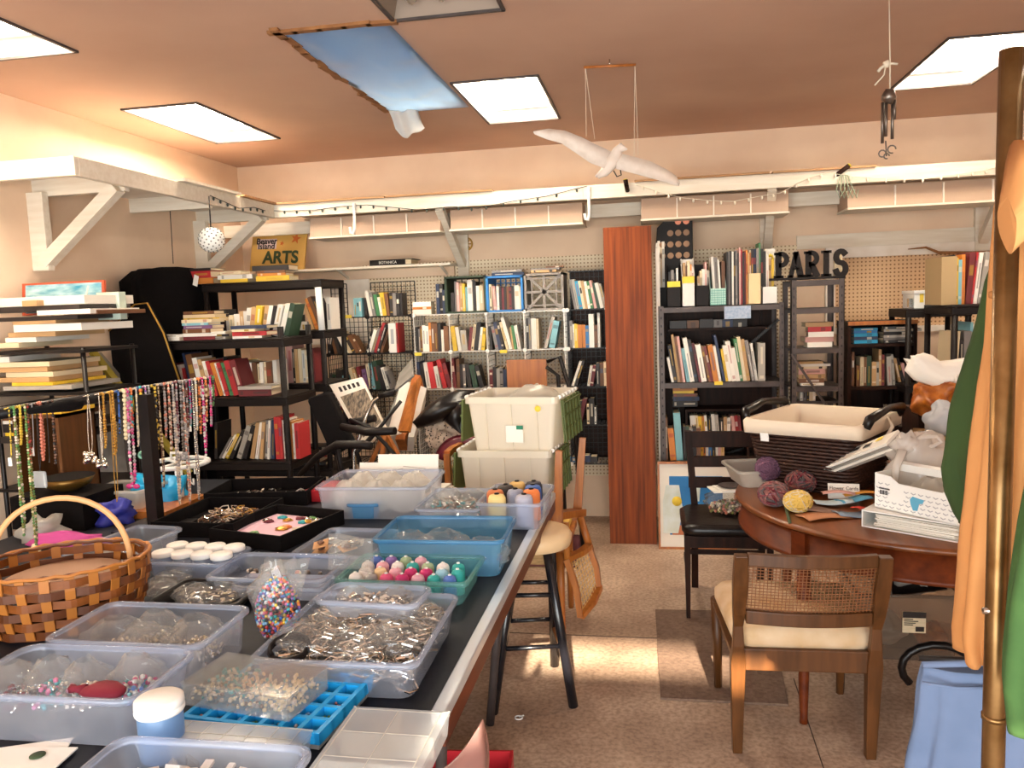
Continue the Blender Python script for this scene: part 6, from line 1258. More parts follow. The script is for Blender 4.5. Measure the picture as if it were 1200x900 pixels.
# little white bead scrap on floor, red tray and hanging bag at the table corner
p = at(608, 842, Z=0); CH = tag(MB().tube([V((.014*math.cos(q*PI/6), .014*math.sin(q*PI/6), .004)) for q in range(12)], .003, 5, closed=True).box((.008, .012, .004), (.02, .005, .004), rz=.6).build('ring_scrap', 'white_plastic', loc=p), 'tiny white ring scrap on the concrete beside the stool', 'ring')
RB = thing('red_crate', 'red plastic crate with pierced base under the table corner', 'crate', (at(535, 905, Z=.16).x, at(535, 905, Z=.16).y, 0), .1)
RBz = .16
MB().bb((-.18, -.15, 0), (.18, .15, .006)).build('base', 'red_plastic', RB); RB.scale = (.9, .8, 1)
for a_, b_ in (((-.18, -.15, 0), (.18, -.14, RBz)), ((-.18, .14, 0), (.18, .15, RBz)), ((-.18, -.14, 0), (-.17, .14, RBz)), ((.17, -.14, 0), (.18, .14, RBz))): MB().bb(a_, b_).build('side', 'red_plastic', RB)
k = MB()
for i in range(7):
    for j in range(6): k.box((-.13+i*.043, -.11+j*.045, .007), (.02, .02, .002), rz=.78)
stuff(k.build('pierced_holes', 'black_metal', RB))
p = at(520, 870, Y=1.28); tag(MB().grid(lambda u, v: (.01*math.sin(v*5)+.05*u, -.12+.2*u, -.22*v-.02*math.sin(u*3)), 6, 8).build('hanging_bag', clear('pink_film', 'd9b0a8', .3, .2), loc=(-.40, 1.38, TT-.01), solid=.003), 'pinkish plastic bag hanging off the near table corner', 'bag')
# mat
mat('door_mat', '7c6454', .95, col2='665042', scale=60, bump=.3)
a_, b_, c_, d_ = at(768, 716, Z=0), at(900, 712, Z=0), at(880, 826, Z=0), at(774, 820, Z=0)
k = MB(); k.prism([(a_.x, a_.y), (b_.x, a_.y+.02), (b_.x-.06, d_.y), (d_.x, d_.y)], 'z', .0008, .009); tag(k.build('door_mat', 'door_mat'), 'thin brown mat on concrete left of the cane chair', 'mat')
# floor saw joint
flo = bpy.data.objects['floor']; mat('joint', '4a3a30', .9)
a_, b_ = at(930, 795, Z=0), at(965, 900, Z=0); MB().tube([a_+V((0, 0, -.0015)), b_+V((0, 0, -.0015))], .003, 4).build('joint_line', 'joint', flo)
a_ = at(560, 740, Z=0); MB().bb((-.7, a_.y-.004, -.002), (2.5, a_.y+.004, .0008)).build('joint_line', 'joint', flo)
# ================================================================== right: cane chair, round table and what is on it
CHX, CHY = .47, 2.62
CC = thing('cane_chair', 'walnut chair with cane back and cream seat, facing away', 'chair', (CHX, CHY, 0), .03)
def cb(px, py, Y): return at(px, py, Y=Y)-V((CHX, CHY, 0))
WW = .215
for s in (-1, 1):
    MB().loft([[V((s*(WW)+x*.02*k_, y*.02*k_+yy, z)) for x, y in ((-1, -1), (1, -1), (1, 1), (-1, 1))] for k_, yy, z in ((.8, .03, 0), (1.2, .0, .34), (.9, -.015, .40), (.75, -.02, .47), (.95, -.04, .52), (1.15, -.075, .63), (1.0, -.105, .735))], cap0=True, cap1=True, smooth=False).build('back_post', 'walnut', CC, bevel=.003)
    MB().tube([(s*(WW+.015), .47, 0), (s*(WW+.02), .46, .38)], [.015, .022], 6).build('leg', 'walnut', CC)
def cc(u, v): return V((-WW+.02+u*(2*WW-.04), -.045-.055*(1-v)-.02*math.sin(PI*u)*0-.025*math.sin(PI*u), .535+(1-v)*.165))
MB().loft([[cc(u, 0)+V((0, y, z)) for y, z in ((-.012, -.0), (.012, 0), (.012, .04), (-.012, .04))] for u in [i/10 for i in range(11)]], cap0=True, cap1=True, smooth=False).build('top_rail', 'walnut', CC, bevel=.003)
MB().loft([[cc(u, 1)+V((0, y, z)) for y, z in ((-.014, -.045), (.014, -.045), (.014, .0), (-.014, .0))] for u in [i/10 for i in range(11)]], cap0=True, cap1=True, smooth=False).build('lower_rail', 'walnut', CC, bevel=.004)
k = MB(); NU, NV = 34, 15
for i in range(NU): k.tube([cc((i+.5)/NU, v) for v in (0, .5, 1)], .0016, 4, cap=False)
for j in range(NV): k.tube([cc(u/8, (j+.5)/NV)+V((0, .0012 if j % 2 else -.0012, 0)) for u in range(9)], .0016, 4, cap=False)
stuff(k.build('cane_weave', mat('cane_dark', '7a4a26', .6), CC))
MB().loft([[V((x*WW, y, z)) for x, z in ((-1, .31), (1, .31), (1, .385), (-1, .385))] for y in (-.012, .012)], cap0=True, cap1=True, smooth=False).build('seat_rail', 'walnut', CC, bevel=.004)
for s in (-1, 1): MB().tube([(s*WW, .0, .35), (s*(WW+.018), .45, .36)], .024, 4, flat=.5).build('seat_rail', 'walnut', CC)
MB().bb((-WW-.01, .445, .33), (WW+.01, .465, .385)).build('seat_rail', 'walnut', CC)
mat('cream_seat', 'd9c0a0', .85, col2='c8a67c', scale=9, bump=.1)
def seat(f, z): 
    o_ = []
    for x, y in rr(2, 2, .25, 4): o_.append(V((x*(WW+.01+(y+1)*.012)*f, .235+y*.235*f, z)))
    return o_
MB().loft([seat(.97, .38), seat(1, .40), seat(1, .43), seat(.93, .452), seat(.75, .462), seat(.4, .466)], cap0=True, cap1=True).build('seat_cushion', 'cream_seat', CC)
# round table
TX, TY, TR = 1.03, 3.28, .71
RT = thing('round_table', 'round mahogany table with deep apron at right', 'table', (TX, TY, 0))
MB().lathe([(.001, .715), (TR-.02, .715), (TR-.004, .72), (TR, .728), (TR-.004, .737), (TR-.012, .74), (.001, .74)], n=64).build('tabletop', mat('table_top', '7a421a', .32, col2='5e3012', scale=4, stretch=(6, .6, 1), spec=.6), RT)
MB().lathe([(TR-.022, .715), (TR-.022, .635), (TR-.012, .630), (TR-.010, .622), (TR-.012, .614), (TR-.035, .612), (TR-.05, .715)], n=64).build('apron', 'mahogany', RT)
for a_ in (219, 305, 25, 130):
    x, y = (TR-.04)*math.cos(math.radians(a_)), (TR-.04)*math.sin(math.radians(a_)); k = MB(); k.box((x, y, .66), (.06, .06, .11), rz=math.radians(a_)); k.box((x, y, .60), (.075, .075, .015), rz=math.radians(a_)); k.tube([(x, y, .595), (x, y, .45), (x, y, .02), (x, y, 0)], [.022, .028, .014, .016], 8); k.build('leg', 'mahogany', RT)
ZT = .741
def on_t(px, py, z=ZT): return at(px, py, Z=z)
# yarn balls
def yarn(label, px, py, r, cols, seed=0, sq=.8, dz=0):
    p = on_t(px, py, ZT+r*.5+dz); Yn = random.Random(seed); k = MB(); k.ball((0, 0, 0), (r*.92, r*.92, r*.92*sq), 12, 8, m=0)
    for i in range(26):
        ax = V((Yn.gauss(0, 1), Yn.gauss(0, 1), Yn.gauss(0, 1))).normalized(); u_ = ax.orthogonal().normalized(); v_ = ax.cross(u_); of = Yn.uniform(-.5, .5); rr_ = math.sqrt(1-of*of)
        k.tube([((u_*math.cos(t*PI/8)+v_*math.sin(t*PI/8))*rr_*r*.97+ax*of*r*.97) for t in range(16)], r*.075, 4, m=i % len(cols), closed=True)
    k.v = [(x, y, z*sq) for x, y, z in k.v]
    tag(k.build('yarn_ball', cols, loc=(p.x, p.y, ZT+r*sq+dz)), label, 'yarn', 'yarn on the round table')
for n_, c_ in (('y_rose', '8a5a55'), ('y_grey', '5a5050'), ('y_plum', '6b4a5e'), ('y_gold', 'dcb85e'), ('y_cream', 'd8c8a8'), ('y_olive', '4e5a3e')): mat(n_, c_, .95)
yarn('rose and grey variegated yarn ball, front left on table', 907, 584, .06, ['y_rose', 'y_grey', 'b_maroon'], 1); yarn('dark variegated yarn ball behind the golden one', 938, 570, .06, ['y_grey', 'b_maroon', 'y_rose'], 2)
yarn('golden yellow yarn ball at the table edge', 935, 592, .052, ['y_gold', 'y_gold', 'y_cream'], 3); yarn('purple yarn ball in the white tub', 900, 556, .052, ['y_plum'], 4, 1.0, .03); yarn('brown variegated yarn ball beside the dark basket', 955, 556, .06, ['y_grey', 'b_brown', 'y_rose'], 5)
tag(MB().tube([on_t(918, 590)+V((0, 0, .02)), on_t(922, 600)+V((0, 0, .004)), on_t(925, 612)+V((.0, -.01, .0)), on_t(928, 618, .70)+V((0, -.03, 0))], .006, 5).build('yarn_end', 'y_olive'), 'loose green yarn end hanging over the table edge', 'yarn')
p = on_t(925, 556); tag(MB().lathe([(.024, 0), (.03, .001), (.024, .07), (.018, .07)], n=14).build('yarn_cone', 'paper', loc=(p.x-.04, p.y+.02, ZT+.075)), 'cream yarn cone lying between purple yarn and basket', 'yarn').rotation_euler = (0, 1.1, .3)
p = on_t(885, 568); bin_('white_tub', 'milky white plastic tub at the left edge of round table', 'tub', (p.x+.03, p.y+.06, ZT), .26, .26, .075, .2, 'milky_plastic', taper=.82)
# dark wicker basket with cream liner
bl, brr = at(868, 483, Y=3.62), at(1045, 530, Y=3.3)
q = [at(872, 489, Y=3.42), at(1005, 512, Y=3.18), at(1056, 478, Y=3.62), at(930, 470, Y=3.85)]
c = sum(q, V())/4; WBk = thing('wicker_basket', 'dark wicker basket with cream cloth liner and black handles', 'basket', (c.x, c.y, ZT), math.atan2(q[1].y-q[0].y, q[1].x-q[0].x))
w = ((q[1]-q[0]).length+(q[2]-q[3]).length)/2; d = ((q[2]-q[1]).length+(q[3]-q[0]).length)/2; hb = sum(p.z for p in q)/4-ZT; w *= .98
print('basket', w, d, hb)
def lpb(f, z, off=0): return [V((x+off*(1 if x > 0 else -1), y+off*(1 if y > 0 else -1), z)) for x, y in rr(w*f, d*f, .03, 4)]
NW = 18
MB().loft([lpb(.785, .004), lpb(.965, hb-.03)]).build('inner_wall', 'dark_wood', WBk)
mat('wicker', '2e1c17', .5, col2='45291f', scale=30)
for j in range(NW):
    z = .006+(hb-.02)*j/NW; f = .80+.19*j/NW; k = MB(); L_ = []; base = rr(w*f, d*f, .04, 6); n = len(base); P_l = []
    for i in range(n):
        a_, b_ = V((*base[i], z)), V((*base[(i+1) % n], z)); m_ = max(1, int((b_-a_).length/.022))
        for t in range(m_): P_l.append(a_+(b_-a_)*t/m_)
    for i, p in enumerate(P_l): nn = V((p.x/w, p.y/d, 0)).normalized(); L_.append(p+nn*(.003+.004*(1 if (i+j) % 2 else -1)))
    k.tube(L_, .0068, 5, closed=True).build('weaver', 'wicker', WBk)
MB().loft([lpb(.80, .002), lpb(.80, .008)], cap0=True, cap1=True).build('base', 'wicker', WBk)
def wav(l, amp, sd): return [p+V((noise.noise(p*6+V((sd, 0, 0)))*amp, noise.noise(p*6+V((0, sd, 0)))*amp, noise.noise(p*7+V((0, 0, sd)))*amp)) for p in l]
mat('liner', 'e3d3bd', .85, bump=.1, scale=20)
MB().loft([wav(lpb(1.0, hb-.055, .012), .012, 2), wav(lpb(1.02, hb-.01, .012), .006, 3), lpb(1.01, hb+.004, .006), lpb(.95, hb), wav(lpb(.84, hb*.5), .006, 7), lpb(.72, .02)], cap1=True).build('liner', 'liner', WBk, solid=.002)
for s in (-1, 1):
    x = s*(w/2+.015); MB().tube([(x, -d*.42, hb-.01), (x+s*.012, -d*.4, hb+.025), (x+s*.02, 0, hb+.045), (x+s*.012, d*.4, hb+.025), (x, d*.42, hb-.01)], [.017, .02, .015, .02, .017], 8).build('handle', 'black_leather', WBk)
MB().tube([(w/2+.02, d*.1, hb), (w/2+.05, d*.0, hb-.03), (w/2+.03, -.03, hb-.08)], .008, 5, flat=.4).build('liner_tie', 'liner', WBk)
MB().box((-w*.30, -d/2-.022, hb-.065), (.035, .003, .035), rx=.2).build('care_tag', 'white_plastic', WBk)
# newspaper-like packet in a tied plastic bag
a_, b_ = on_t(968, 572)+V((0, 0, .035)), at(1068, 530, Y=3.05)
PB = thing('wrapped_papers', 'long bundle of papers sticking out of white plastic bag', 'papers', a_); d_ = at(1062, 528, Y=3.0)-a_; d_.z = max(d_.z, .02)
ex = d_.normalized(); ey = V((-ex.y, ex.x, 0)).normalized(); ez = ex.cross(ey); ez = (ez*.78+V((-.1, -.62, 0))).normalized(); ey = ez.cross(ex).normalized(); ez = ex.cross(ey)
for i in range(4):
    k = MB(); o_ = ez*(.024+.012*i)+ey*RND.uniform(-.006, .006); L_ = d_.length; hw_ = .042
    k.loft([[ex*(t*L_)+ey*(y*hw_)+o_+ez*z for y, z in ((-1, 0), (1, 0), (1, .01), (-1, .01))] for t in (0, .5, 1)], cap0=True, cap1=True, smooth=False); k.build('sheet', 'paper' if i % 2 else 'milky_plastic', PB)
for t, yy, w_ in ((.25, -.2, .16), (.5, .1, .1), (.68, -.1, .08), (.8, .3, .07)):
    MB().loft([[ex*(tt*L_)+ey*(y*hw_)+ez*.0725 for y in (yy-.25, yy+.25)]+[ex*(tt*L_)+ey*(y*hw_)+ez*.0735 for y in (yy+.25, yy-.25)] for tt in (t, t+w_)], cap0=True, cap1=True, smooth=False).build('print', 'ink' if t < .7 else 'yellow_label', PB)
p = at(1064, 522, Y=2.93); SB = thing('shopping_bag', 'white plastic shopping bag with knotted loop handles', 'bag', p); k = MB(); k.ball((.04, .03, -.07), (.10, .07, .10), 30, 20, wob=.4, seed=3); crumple(k, .09, 3, .2); k.build('body', 'white_film' if 'white_film' in MATS else clear('white_film', 'f2ece6', .3, .2, .45), SB)
crumple(MB().ball((0, 0, 0), (.04, .03, .038), 22, 14, wob=.6, seed=8), .04, 8, .25).build('knot', 'white_film', SB)
MB().tube([(-.01, 0, .0), (.04, -.01, .03), (.09, -.01, .035), (.105, -.01, .015), (.08, -.01, .0), (.02, 0, -.01)], [.016, .013, .012, .012, .012, .014], 6, flat=.6).build('loop_handle', 'white_film', SB)
MB().tube([(-.03, -.04, -.01), (-.055, -.06, -.06), (-.06, -.065, -.12)], [.02, .016, .012], 6, flat=.5).build('loop_handle', 'white_film', SB)
# ring binder lying on the table with papers
p = [at(1011, 617, Z=ZT), at(1126, 637, Z=ZT)]; ang = math.atan2(p[1].y-p[0].y, p[1].x-p[0].x); wB = (p[1]-p[0]).length
BI = thing('ring_binder', 'white ring binder lying open-edged full of papers', 'binder', p[0], ang)
MB().bb((0, 0, 0), (wB, .28, .004)).build('cover', 'white_plastic', BI); MB().bb((0, 0, .055), (wB*.98, .28, .059)).build('cover', 'white_plastic', BI); MB().bb((-.004, 0, 0), (0, .28, .059)).build('spine', 'white_plastic', BI)
k = MB()
for i in range(22): x_ = RND.uniform(.03, .05); k.box((wB*.54+RND.uniform(-.008, .008), .14+RND.uniform(-.006, .004), .007+i*.0019), (wB*.82, .262, .0015), rz=RND.uniform(-.025, .025))
k.build('papers', 'paper', BI)
# patterned white box with cut-out handle on top of the binder
e0, e1 = at(1025, 594, Z=ZT+.061), at(1122, 616, Z=ZT+.061)
ang = math.atan2(e1.y-e0.y, e1.x-e0.x); wb_ = (e1-e0).length; hbx = .122
PX = thing('patterned_box', 'white storage box patterned with grey chevrons on the binder', 'box', V((e0.x, e0.y, ZT+.0605)), ang); db = .2
MB().bb((0, 0, 0), (wb_, db, .004)).build('base', 'white_plastic', PX)
MB().prism([(0, 0), (wb_, 0), (wb_+.012, hbx), (wb_*.95, hbx*.97), (wb_*.82, hbx*.78), (wb_*.3, hbx*.80), (wb_*.2, hbx*.97), (0, hbx)], 'y', 0, .004).build('front_panel', 'white_plastic', PX)
MB().bb((0, db-.004, .004), (wb_, db, hbx*1.22)).build('back_panel', 'white_plastic', PX); MB().bb((-.002, .004, .004), (.002, db-.004, hbx)).build('side_panel', 'white_plastic', PX); MB().bb((wb_-.002, .004, .004), (wb_+.002, db-.004, hbx)).build('side_panel', 'white_plastic', PX)
MB().box((wb_*.55, db*.5, hbx*1.12), (wb_*.95, .02, .028), rx=.3).build('handle_bar', 'white_plastic', PX)
mat('chevron', 'b4b2b4', .6); mat('box_teal', '5fa9c8', .5); k = MB()
for j in range(6):
    for i in range(11):
        x, z = .014+i*(wb_-.03)/10.2+(.008 if j % 2 else 0), .012+j*hbx*.125
        if z > hbx*.72 and .2 < x/wb_ < .88: continue
        if .2 < x/wb_ < .36 and hbx*.3 < z < hbx*.62: continue
        k.box((x-.004, -.0008, z), (.010, .001, .003), ry=.5); k.box((x+.004, -.0008, z), (.010, .001, .003), ry=-.5)
stuff(k.build('chevron_print', 'chevron', PX))
MB().prism([(wb_*.45, hbx*.44), (wb_*.48, hbx*.53), (wb_*.56, hbx*.50), (wb_*.62, hbx*.49), (wb_*.6, hbx*.38), (wb_*.56, hbx*.36), (wb_*.54, hbx*.16), (wb_*.49, hbx*.15), (wb_*.46, hbx*.3)], 'y', -.002, 0).build('teal_patch', 'box_teal', PX)
k = MB()
for i in range(9): k.bb((wb_*.07+i*.0035, -.0015, hbx*.42), (wb_*.07+i*.0035+(.0012 if i % 3 else .0022), 0, hbx*.54))
k.build('barcode', 'ink', PX); lettering('print', 'SKUBBSTA', .010, 'ink', PX, (wb_*.14, -.001, hbx*.58), (PI/2, 0, 0), .0004) if False else None
k = MB()
for i in range(8): k.bb((wb_*.06+i*.005, -.0015, hbx*.57), (wb_*.06+i*.005+.0038, 0, hbx*.61))
k.build('small_print', 'ink', PX)
bag('clear wrinkled bag inside the patterned white box', PX.matrix_world.translation if False else V((e0.x+wb_*.5*math.cos(ang)+.08, e0.y+wb_*.5*math.sin(ang)+.07, ZT+.07)), (wb_*.5, .11, hbx*.85), ang, m='milky_plastic', seed=200)
# card with prices and pastel folded cards
p = on_t(990, 587); FC = thing('price_card', 'white handwritten price card for flower cards', 'card', (p.x, p.y+.02, ZT+.003), -.12); MB().box((0, 0, .03), (.115, .002, .06), rx=-.25).build('card', 'paper', FC)
lettering('writing', 'Flower Cards', .019, 'ink', FC, (0, -.006, .043), (PI/2-.25, 0, 0), .0004); lettering('writing', '4 / $1', .017, 'ink', FC, (-.005, -.001, .022), (PI/2-.25, 0, 0), .0004)
for i, (px, py, sz_, cx_, z, rz_, nm) in enumerate(((965, 606, (.17, .10), 'b77a52', .002, .35, 'brown'), (960, 600, (.14, .09), '8a6a58', .007, -.2, 'dull brown'), (1000, 604, (.13, .09), '7e8ea0', .004, .2, 'slate blue'), (975, 592, (.14, .08), 'c9d8dc', .013, .1, 'pale blue'), (1000, 591, (.12, .07), '5aa0c0', .018, .3, 'sky blue'), (1005, 585, (.12, .06), 'e09a3e', .022, .15, 'orange'), (982, 586, (.12, .06), 'e0a89a', .027, -.05, 'pink'), (1010, 600, (.06, .05), 'c0392b', .011, .5, 'red'))):
    p = on_t(px, py); m = mat('card_'+nm.replace(' ', '_'), cx_, .7)
    tag(MB().grid(lambda u, v: ((u-.5)*sz_[0], (v-.5)*sz_[1], .006*math.sin(u*4+i)+.004*math.sin(v*5)), 6, 4).build('folded_card', m, loc=(p.x, p.y, ZT+z+.004), solid=.002), f'{nm} folded card in the spread of pastel cards', 'card', 'pastel cards on the round table').rotation_euler = (0, 0, rz_)
p = on_t(1040, 560); tag(MB().bb((-.14, 0, 0), (.05, .16, .06)).build('wood_box', 'walnut', loc=(p.x-.03, p.y-.01, ZT)), 'low brown wooden box behind the price card', 'box')
# pile behind the white box: kraft box, grey bag, orange leaf bag, white cloth
p = at(1115, 565, Y=3.3); KX = thing('kraft_box', 'kraft cardboard box at the back of the round table', 'box', (p.x+.03, 3.4, ZT), -.35); hk = at(1100, 515, Y=3.3).z-ZT
MB().bb((-.14, -.1, 0), (.16, .12, hk)).build('body', 'kraft', KX, bevel=.003); MB().bb((-.145, -.105, hk-.05), (.165, .125, hk+.003)).build('lid', 'kraft', KX, bevel=.003)
blob('grey_bag', 'pale grey bag on the kraft box at right', 'bag', 1108, 492, 3.4, (.14, .14, .13), mat('pale_grey', 'b9bcc0', .6), 4, wob=.3)
SU = thing('dark_stand', 'dark crate supporting the orange bag behind the table', 'crate', (at(1103, 480, Y=3.62).x+.02, 3.72, ZT+.001)); zz = at(1100, 482, Y=3.62).z-ZT; MB().bb((-.11, -.1, 0), (.16, .12, zz)).build('body', 'dark_wood', SU)
blob('orange_bag', 'clear bag of orange leaves below the white cloth', 'bag', 1098, 465, 3.62, (.19, .18, .16), mat('orange_leaf', 'c5742a', .35, col2='8a4216', scale=24), 6, wob=.35)
WC = thing('white_cloth', 'crumpled white cloth heaped on the orange bag', 'cloth', at(1100, 440, Y=3.6)); k = MB()
W_c = [V((-.10, 0, .07)), V((-.085, 0, .055)), V((-.055, 0, .03)), V((-.01, .0, .005)), V((.04, .01, -.0)), V((.10, .02, .005)), V((.16, .03, .0))]
k.tube(W_c, [.02, .045, .055, .05, .055, .06, .04], 22); k.tube([V((.05, -.03, .0)), V((.075, -.04, -.05)), V((.085, -.045, -.11))], [.03, .035, .02], 14, flat=.5); crumple(k, .07, 4, .22); k.build('cloth', mat('bright_cloth', 'f4ede2', .9), WC)
tag(MB().bb((-.02, 0, 0), (.05, .05, .12)).build('green_pack', mat('leaf_green', '6f7f2a', .6), loc=(at(1090, 500, Y=3.55).x, 3.57, at(1090, 500, Y=3.55).z)), 'green pack below the orange leaf bag', 'box') if False else None
# dark chair at left of round table
DCX, DCY = .30, 4.0; DC = thing('dark_chair', 'dark wooden chair with black leather seat behind the cane chair', 'chair', (DCX, DCY, 0)); o = V((DCX, DCY, 0))
pl = at(806, 505, Y=4.12)-o; pr = V((pl.x+.34, pl.y+.02, pl.z)); zs_ = at(810, 606, Y=3.9).z
for p_ in (pl, pr): MB().loft([[V((x*.017+p_.x+dx, y*.02+yy, z)) for x, y in ((-1, -1), (1, -1), (1, 1), (-1, 1))] for dx, yy, z in ((.03, .22, 0), (.03, .14, zs_), (0, .125, pl.z))], cap0=True, cap1=True, smooth=False).build('back_post', 'dark_wood', DC)
for z0_, z1_ in ((.78, .99), (.52, .66), (.24, .38)):
    za, zb = zs_+(pl.z-zs_)*z0_, zs_+(pl.z-zs_)*z1_; MB().bb((pl.x, .118, za), (pr.x, .14, zb)).build('back_rail', 'dark_wood', DC, bevel=.003)
MB().loft([[V((x*.215*f+.03, y*.21*f-.06, z)) for x, y in rr(2, 2, .3, 4)] for f, z in ((.95, zs_-.05), (1, zs_-.035), (1, zs_-.01), (.9, zs_+.006))], cap0=True, cap1=True).build('seat', 'black_leather', DC)
for x in (-.16, .22): MB().tube([(x, -.23, 0), (x, -.235, zs_-.1), (x, -.235, zs_-.05)], [.013, .021, .021], 4).build('leg', 'dark_wood', DC)
MB().bb((-.16, -.245, zs_-.11), (.22, -.225, zs_-.05)).build('apron', 'dark_wood', DC); MB().bb((-.17, -.225, zs_-.11), (-.15, .14, zs_-.05)).build('apron', 'dark_wood', DC); MB().bb((-.165, -.2, .18), (-.15, .17, .205)).build('stretcher', 'dark_wood', DC); MB().bb((-.16, .15, .20), (.24, .165, .225)).build('stretcher', 'dark_wood', DC)
bag('patterned clear bag of potpourri on the dark chair seat', (DCX+.04, DCY-.03, zs_+.008), (.22, .18, .12), 0, seed=210, fill=(['b_cream', 'shell', 'b_brown', 'b_salmon', 'b_olive'], 220, .009, 'bead'))
PT = thing('saucer_stack', 'white papers with grey plate on the potpourri bag', 'papers', (DCX+.06, DCY-.04, zs_+.125), .2); MB().box((0, 0, .004), (.2, .13, .006)).box((.02, .0, .012), (.18, .12, .006), rz=.2).build('papers', 'paper', PT); MB().lathe([(.001, .017), (.05, .017), (.062, .024), (.055, .024), (.001, .02)], n=20).build('plate', 'grey_metal', PT)
# framed print on the floor
fa, fb, fd = at(772, 638, Z=0), at(856, 641, Z=0), at(772, 541, Y=4.93); FRW = fb.x-fa.x
FR = thing('framed_print', 'thin orange wood frame with abstract blue and white print', 'picture', (fa.x, 4.86, 0)); FR.rotation_euler = (-.06, 0, 0); FH = .545; FW = .47
for a_, b_ in (((0, 0), (FW, .014)), ((0, FH-.014), (FW, FH)), ((0, .014), (.012, FH-.014)), ((FW-.012, .014), (FW, FH-.014))): MB().bb((a_[0], -.006, a_[1]), (b_[0], .016, b_[1])).build('frame', 'honey_wood', FR)
MB().bb((.012, .002, .014), (FW-.012, .012, FH-.014)).build('mount', 'paper', FR); mat('print_blue', '1f6fae', .5); mat('print_pale', 'cfd6c8', .5, col2='dfe8e6', scale=14); mat('print_orange', 'b9683a', .5)
MB().bb((.07, .000, .09), (FW-.08, .002, FH-.09)).build('print', 'print_blue', FR); MB().prism([(.03, .10), (.12, .10), (.15, .25), (.13, .40), (.05, .40), (.03, .3)], 'y', -.002, 0).build('pale_shape', 'print_pale', FR); MB().bb((.085, -.001, .09), (.17, .0, .15)).build('orange_shape', 'print_orange', FR)
MB().lathe([(.001, 0), (.03, 0), (.03, .001), (.001, .001)], n=18).build('yellow_disc', 'yellow_label', FR, loc=(.115, -.002, .30)).rotation_euler = (PI/2, 0, 0); MB().prism([(.2, .3), (.25, .3), (.26, .42), (.21, .42)], 'y', -.001, 0).build('pale_shape', 'print_pale', FR)
# storage bin under the table
p = at(1060, 776, Z=0)
B = bin_('storage_bin', 'clear storage bin with label under the round table', 'bin', (p.x+.02, 3.60, .001), .40, .40, at(1060, 697, Y=3.40).z, 0, clear('smoky_plastic', 'b09a86', .6), taper=.94)
lx = at(1070, 722, Y=3.40).x-(p.x+.02); MB().bb((lx-.04, -.200, .125), (lx+.05, -.196, .215)).build('label', 'paper_cream', B); MB().bb((lx-.04, -.2025, .19), (lx+.05, -.200, .215)).build('label_band', 'ink', B); MB().bb((lx+.01, -.2025, .132), (lx+.043, -.200, .152)).build('barcode', 'ink', B); k = MB()
for i in range(4): k.bb((lx-.035, -.2025, .158+i*.008), (lx+.0+.01*(i % 3), -.200, .161+i*.008))
k.build('small_print', 'ink', B)
bag('clear bag of white cloth in the storage bin', (p.x-.05, 3.56, .01), (.2, .2, .15), 0, m='milky_plastic', seed=220); blob('orange_cloth', 'amber bag in right of the storage bin', 'bag', 1098, 750, 3.60, (.14, .16, .12), 'orange_leaf', 4)
T, add = panel('glass_frame', 'dark glass frame slanting out of the storage bin', 'frame', [(1042, 655), (1090, 655), (1110, 690), (1046, 698)], 3.5, 3.62, .01, 'black_leather')
blob('dark_bag', 'dark bag rising from the storage bin back', 'bag', 1066, 672, 3.64, (.24, .2, .17), 'stone_grey', 9)
tag(MB().tube([V((.13*math.cos(q*PI/9), 0, .095+.095*math.sin(q*PI/9))) for q in range(-1, 12)], .015, 8).build('bag_handle', 'black_leather', loc=(at(1092, 815, Z=0).x+.02, at(1092, 815, Z=0).y, .012)), 'black loop handle lying on floor under the storage bin', 'handle')
# ================================================================== clothes rack at the right edge
PY = 1.3; PXx = at(1174, 500, Y=PY).x
mat('brass_pole', '94734a', .33, metal=.85, col2='6f4f2a', scale=14)
CR = thing('clothes_rack', 'worn brass and chrome clothes rack post at right edge', 'rack', (PXx, PY, 0)); MB().cyl((0, 0, 0), (0, 0, 1.89), .0165, n=18).build('pole', 'brass_pole', CR)
MB().cyl((0, 0, 1.86), (.9, .0, 1.86), .013, n=14).build('top_rail', 'steel', CR); MB().cyl((0, -.35, .05), (0, .35, .05), .015, n=12).build('foot_bar', 'brass_pole', CR)
MB().cyl((.9, 0, 0), (.9, 0, 1.89), .0165, n=14).build('pole', 'brass_pole', CR); MB().cyl((.9, -.35, .05), (.9, .35, .05), .015, n=12).build('foot_bar', 'brass_pole', CR)
zs2 = at(1170, 715, Y=PY).z; MB().cyl((-.022, -.004, zs2), (.03, -.004, zs2), .005, n=8).build('bolt', 'steel', CR); MB().cyl((0, .0, zs2-.0), (.9, .0, zs2-.0), .011, n=10).build('lower_rail', 'black_metal', CR)
MB().cyl((0, 0, at(1160, 840, Y=PY).z-.004), (0, 0, at(1160, 840, Y=PY).z+.004), .0185, n=16).build('collar', 'brass_pole', CR)
mat('tan_jacket', 'c48a52', .85, col2='b87c45', scale=5, bump=.12); mat('green_jacket', '384d20', .9, col2='2e4220', scale=5, bump=.1); mat('denim', '66738e', .9, col2='576681', scale=6, bump=.1)
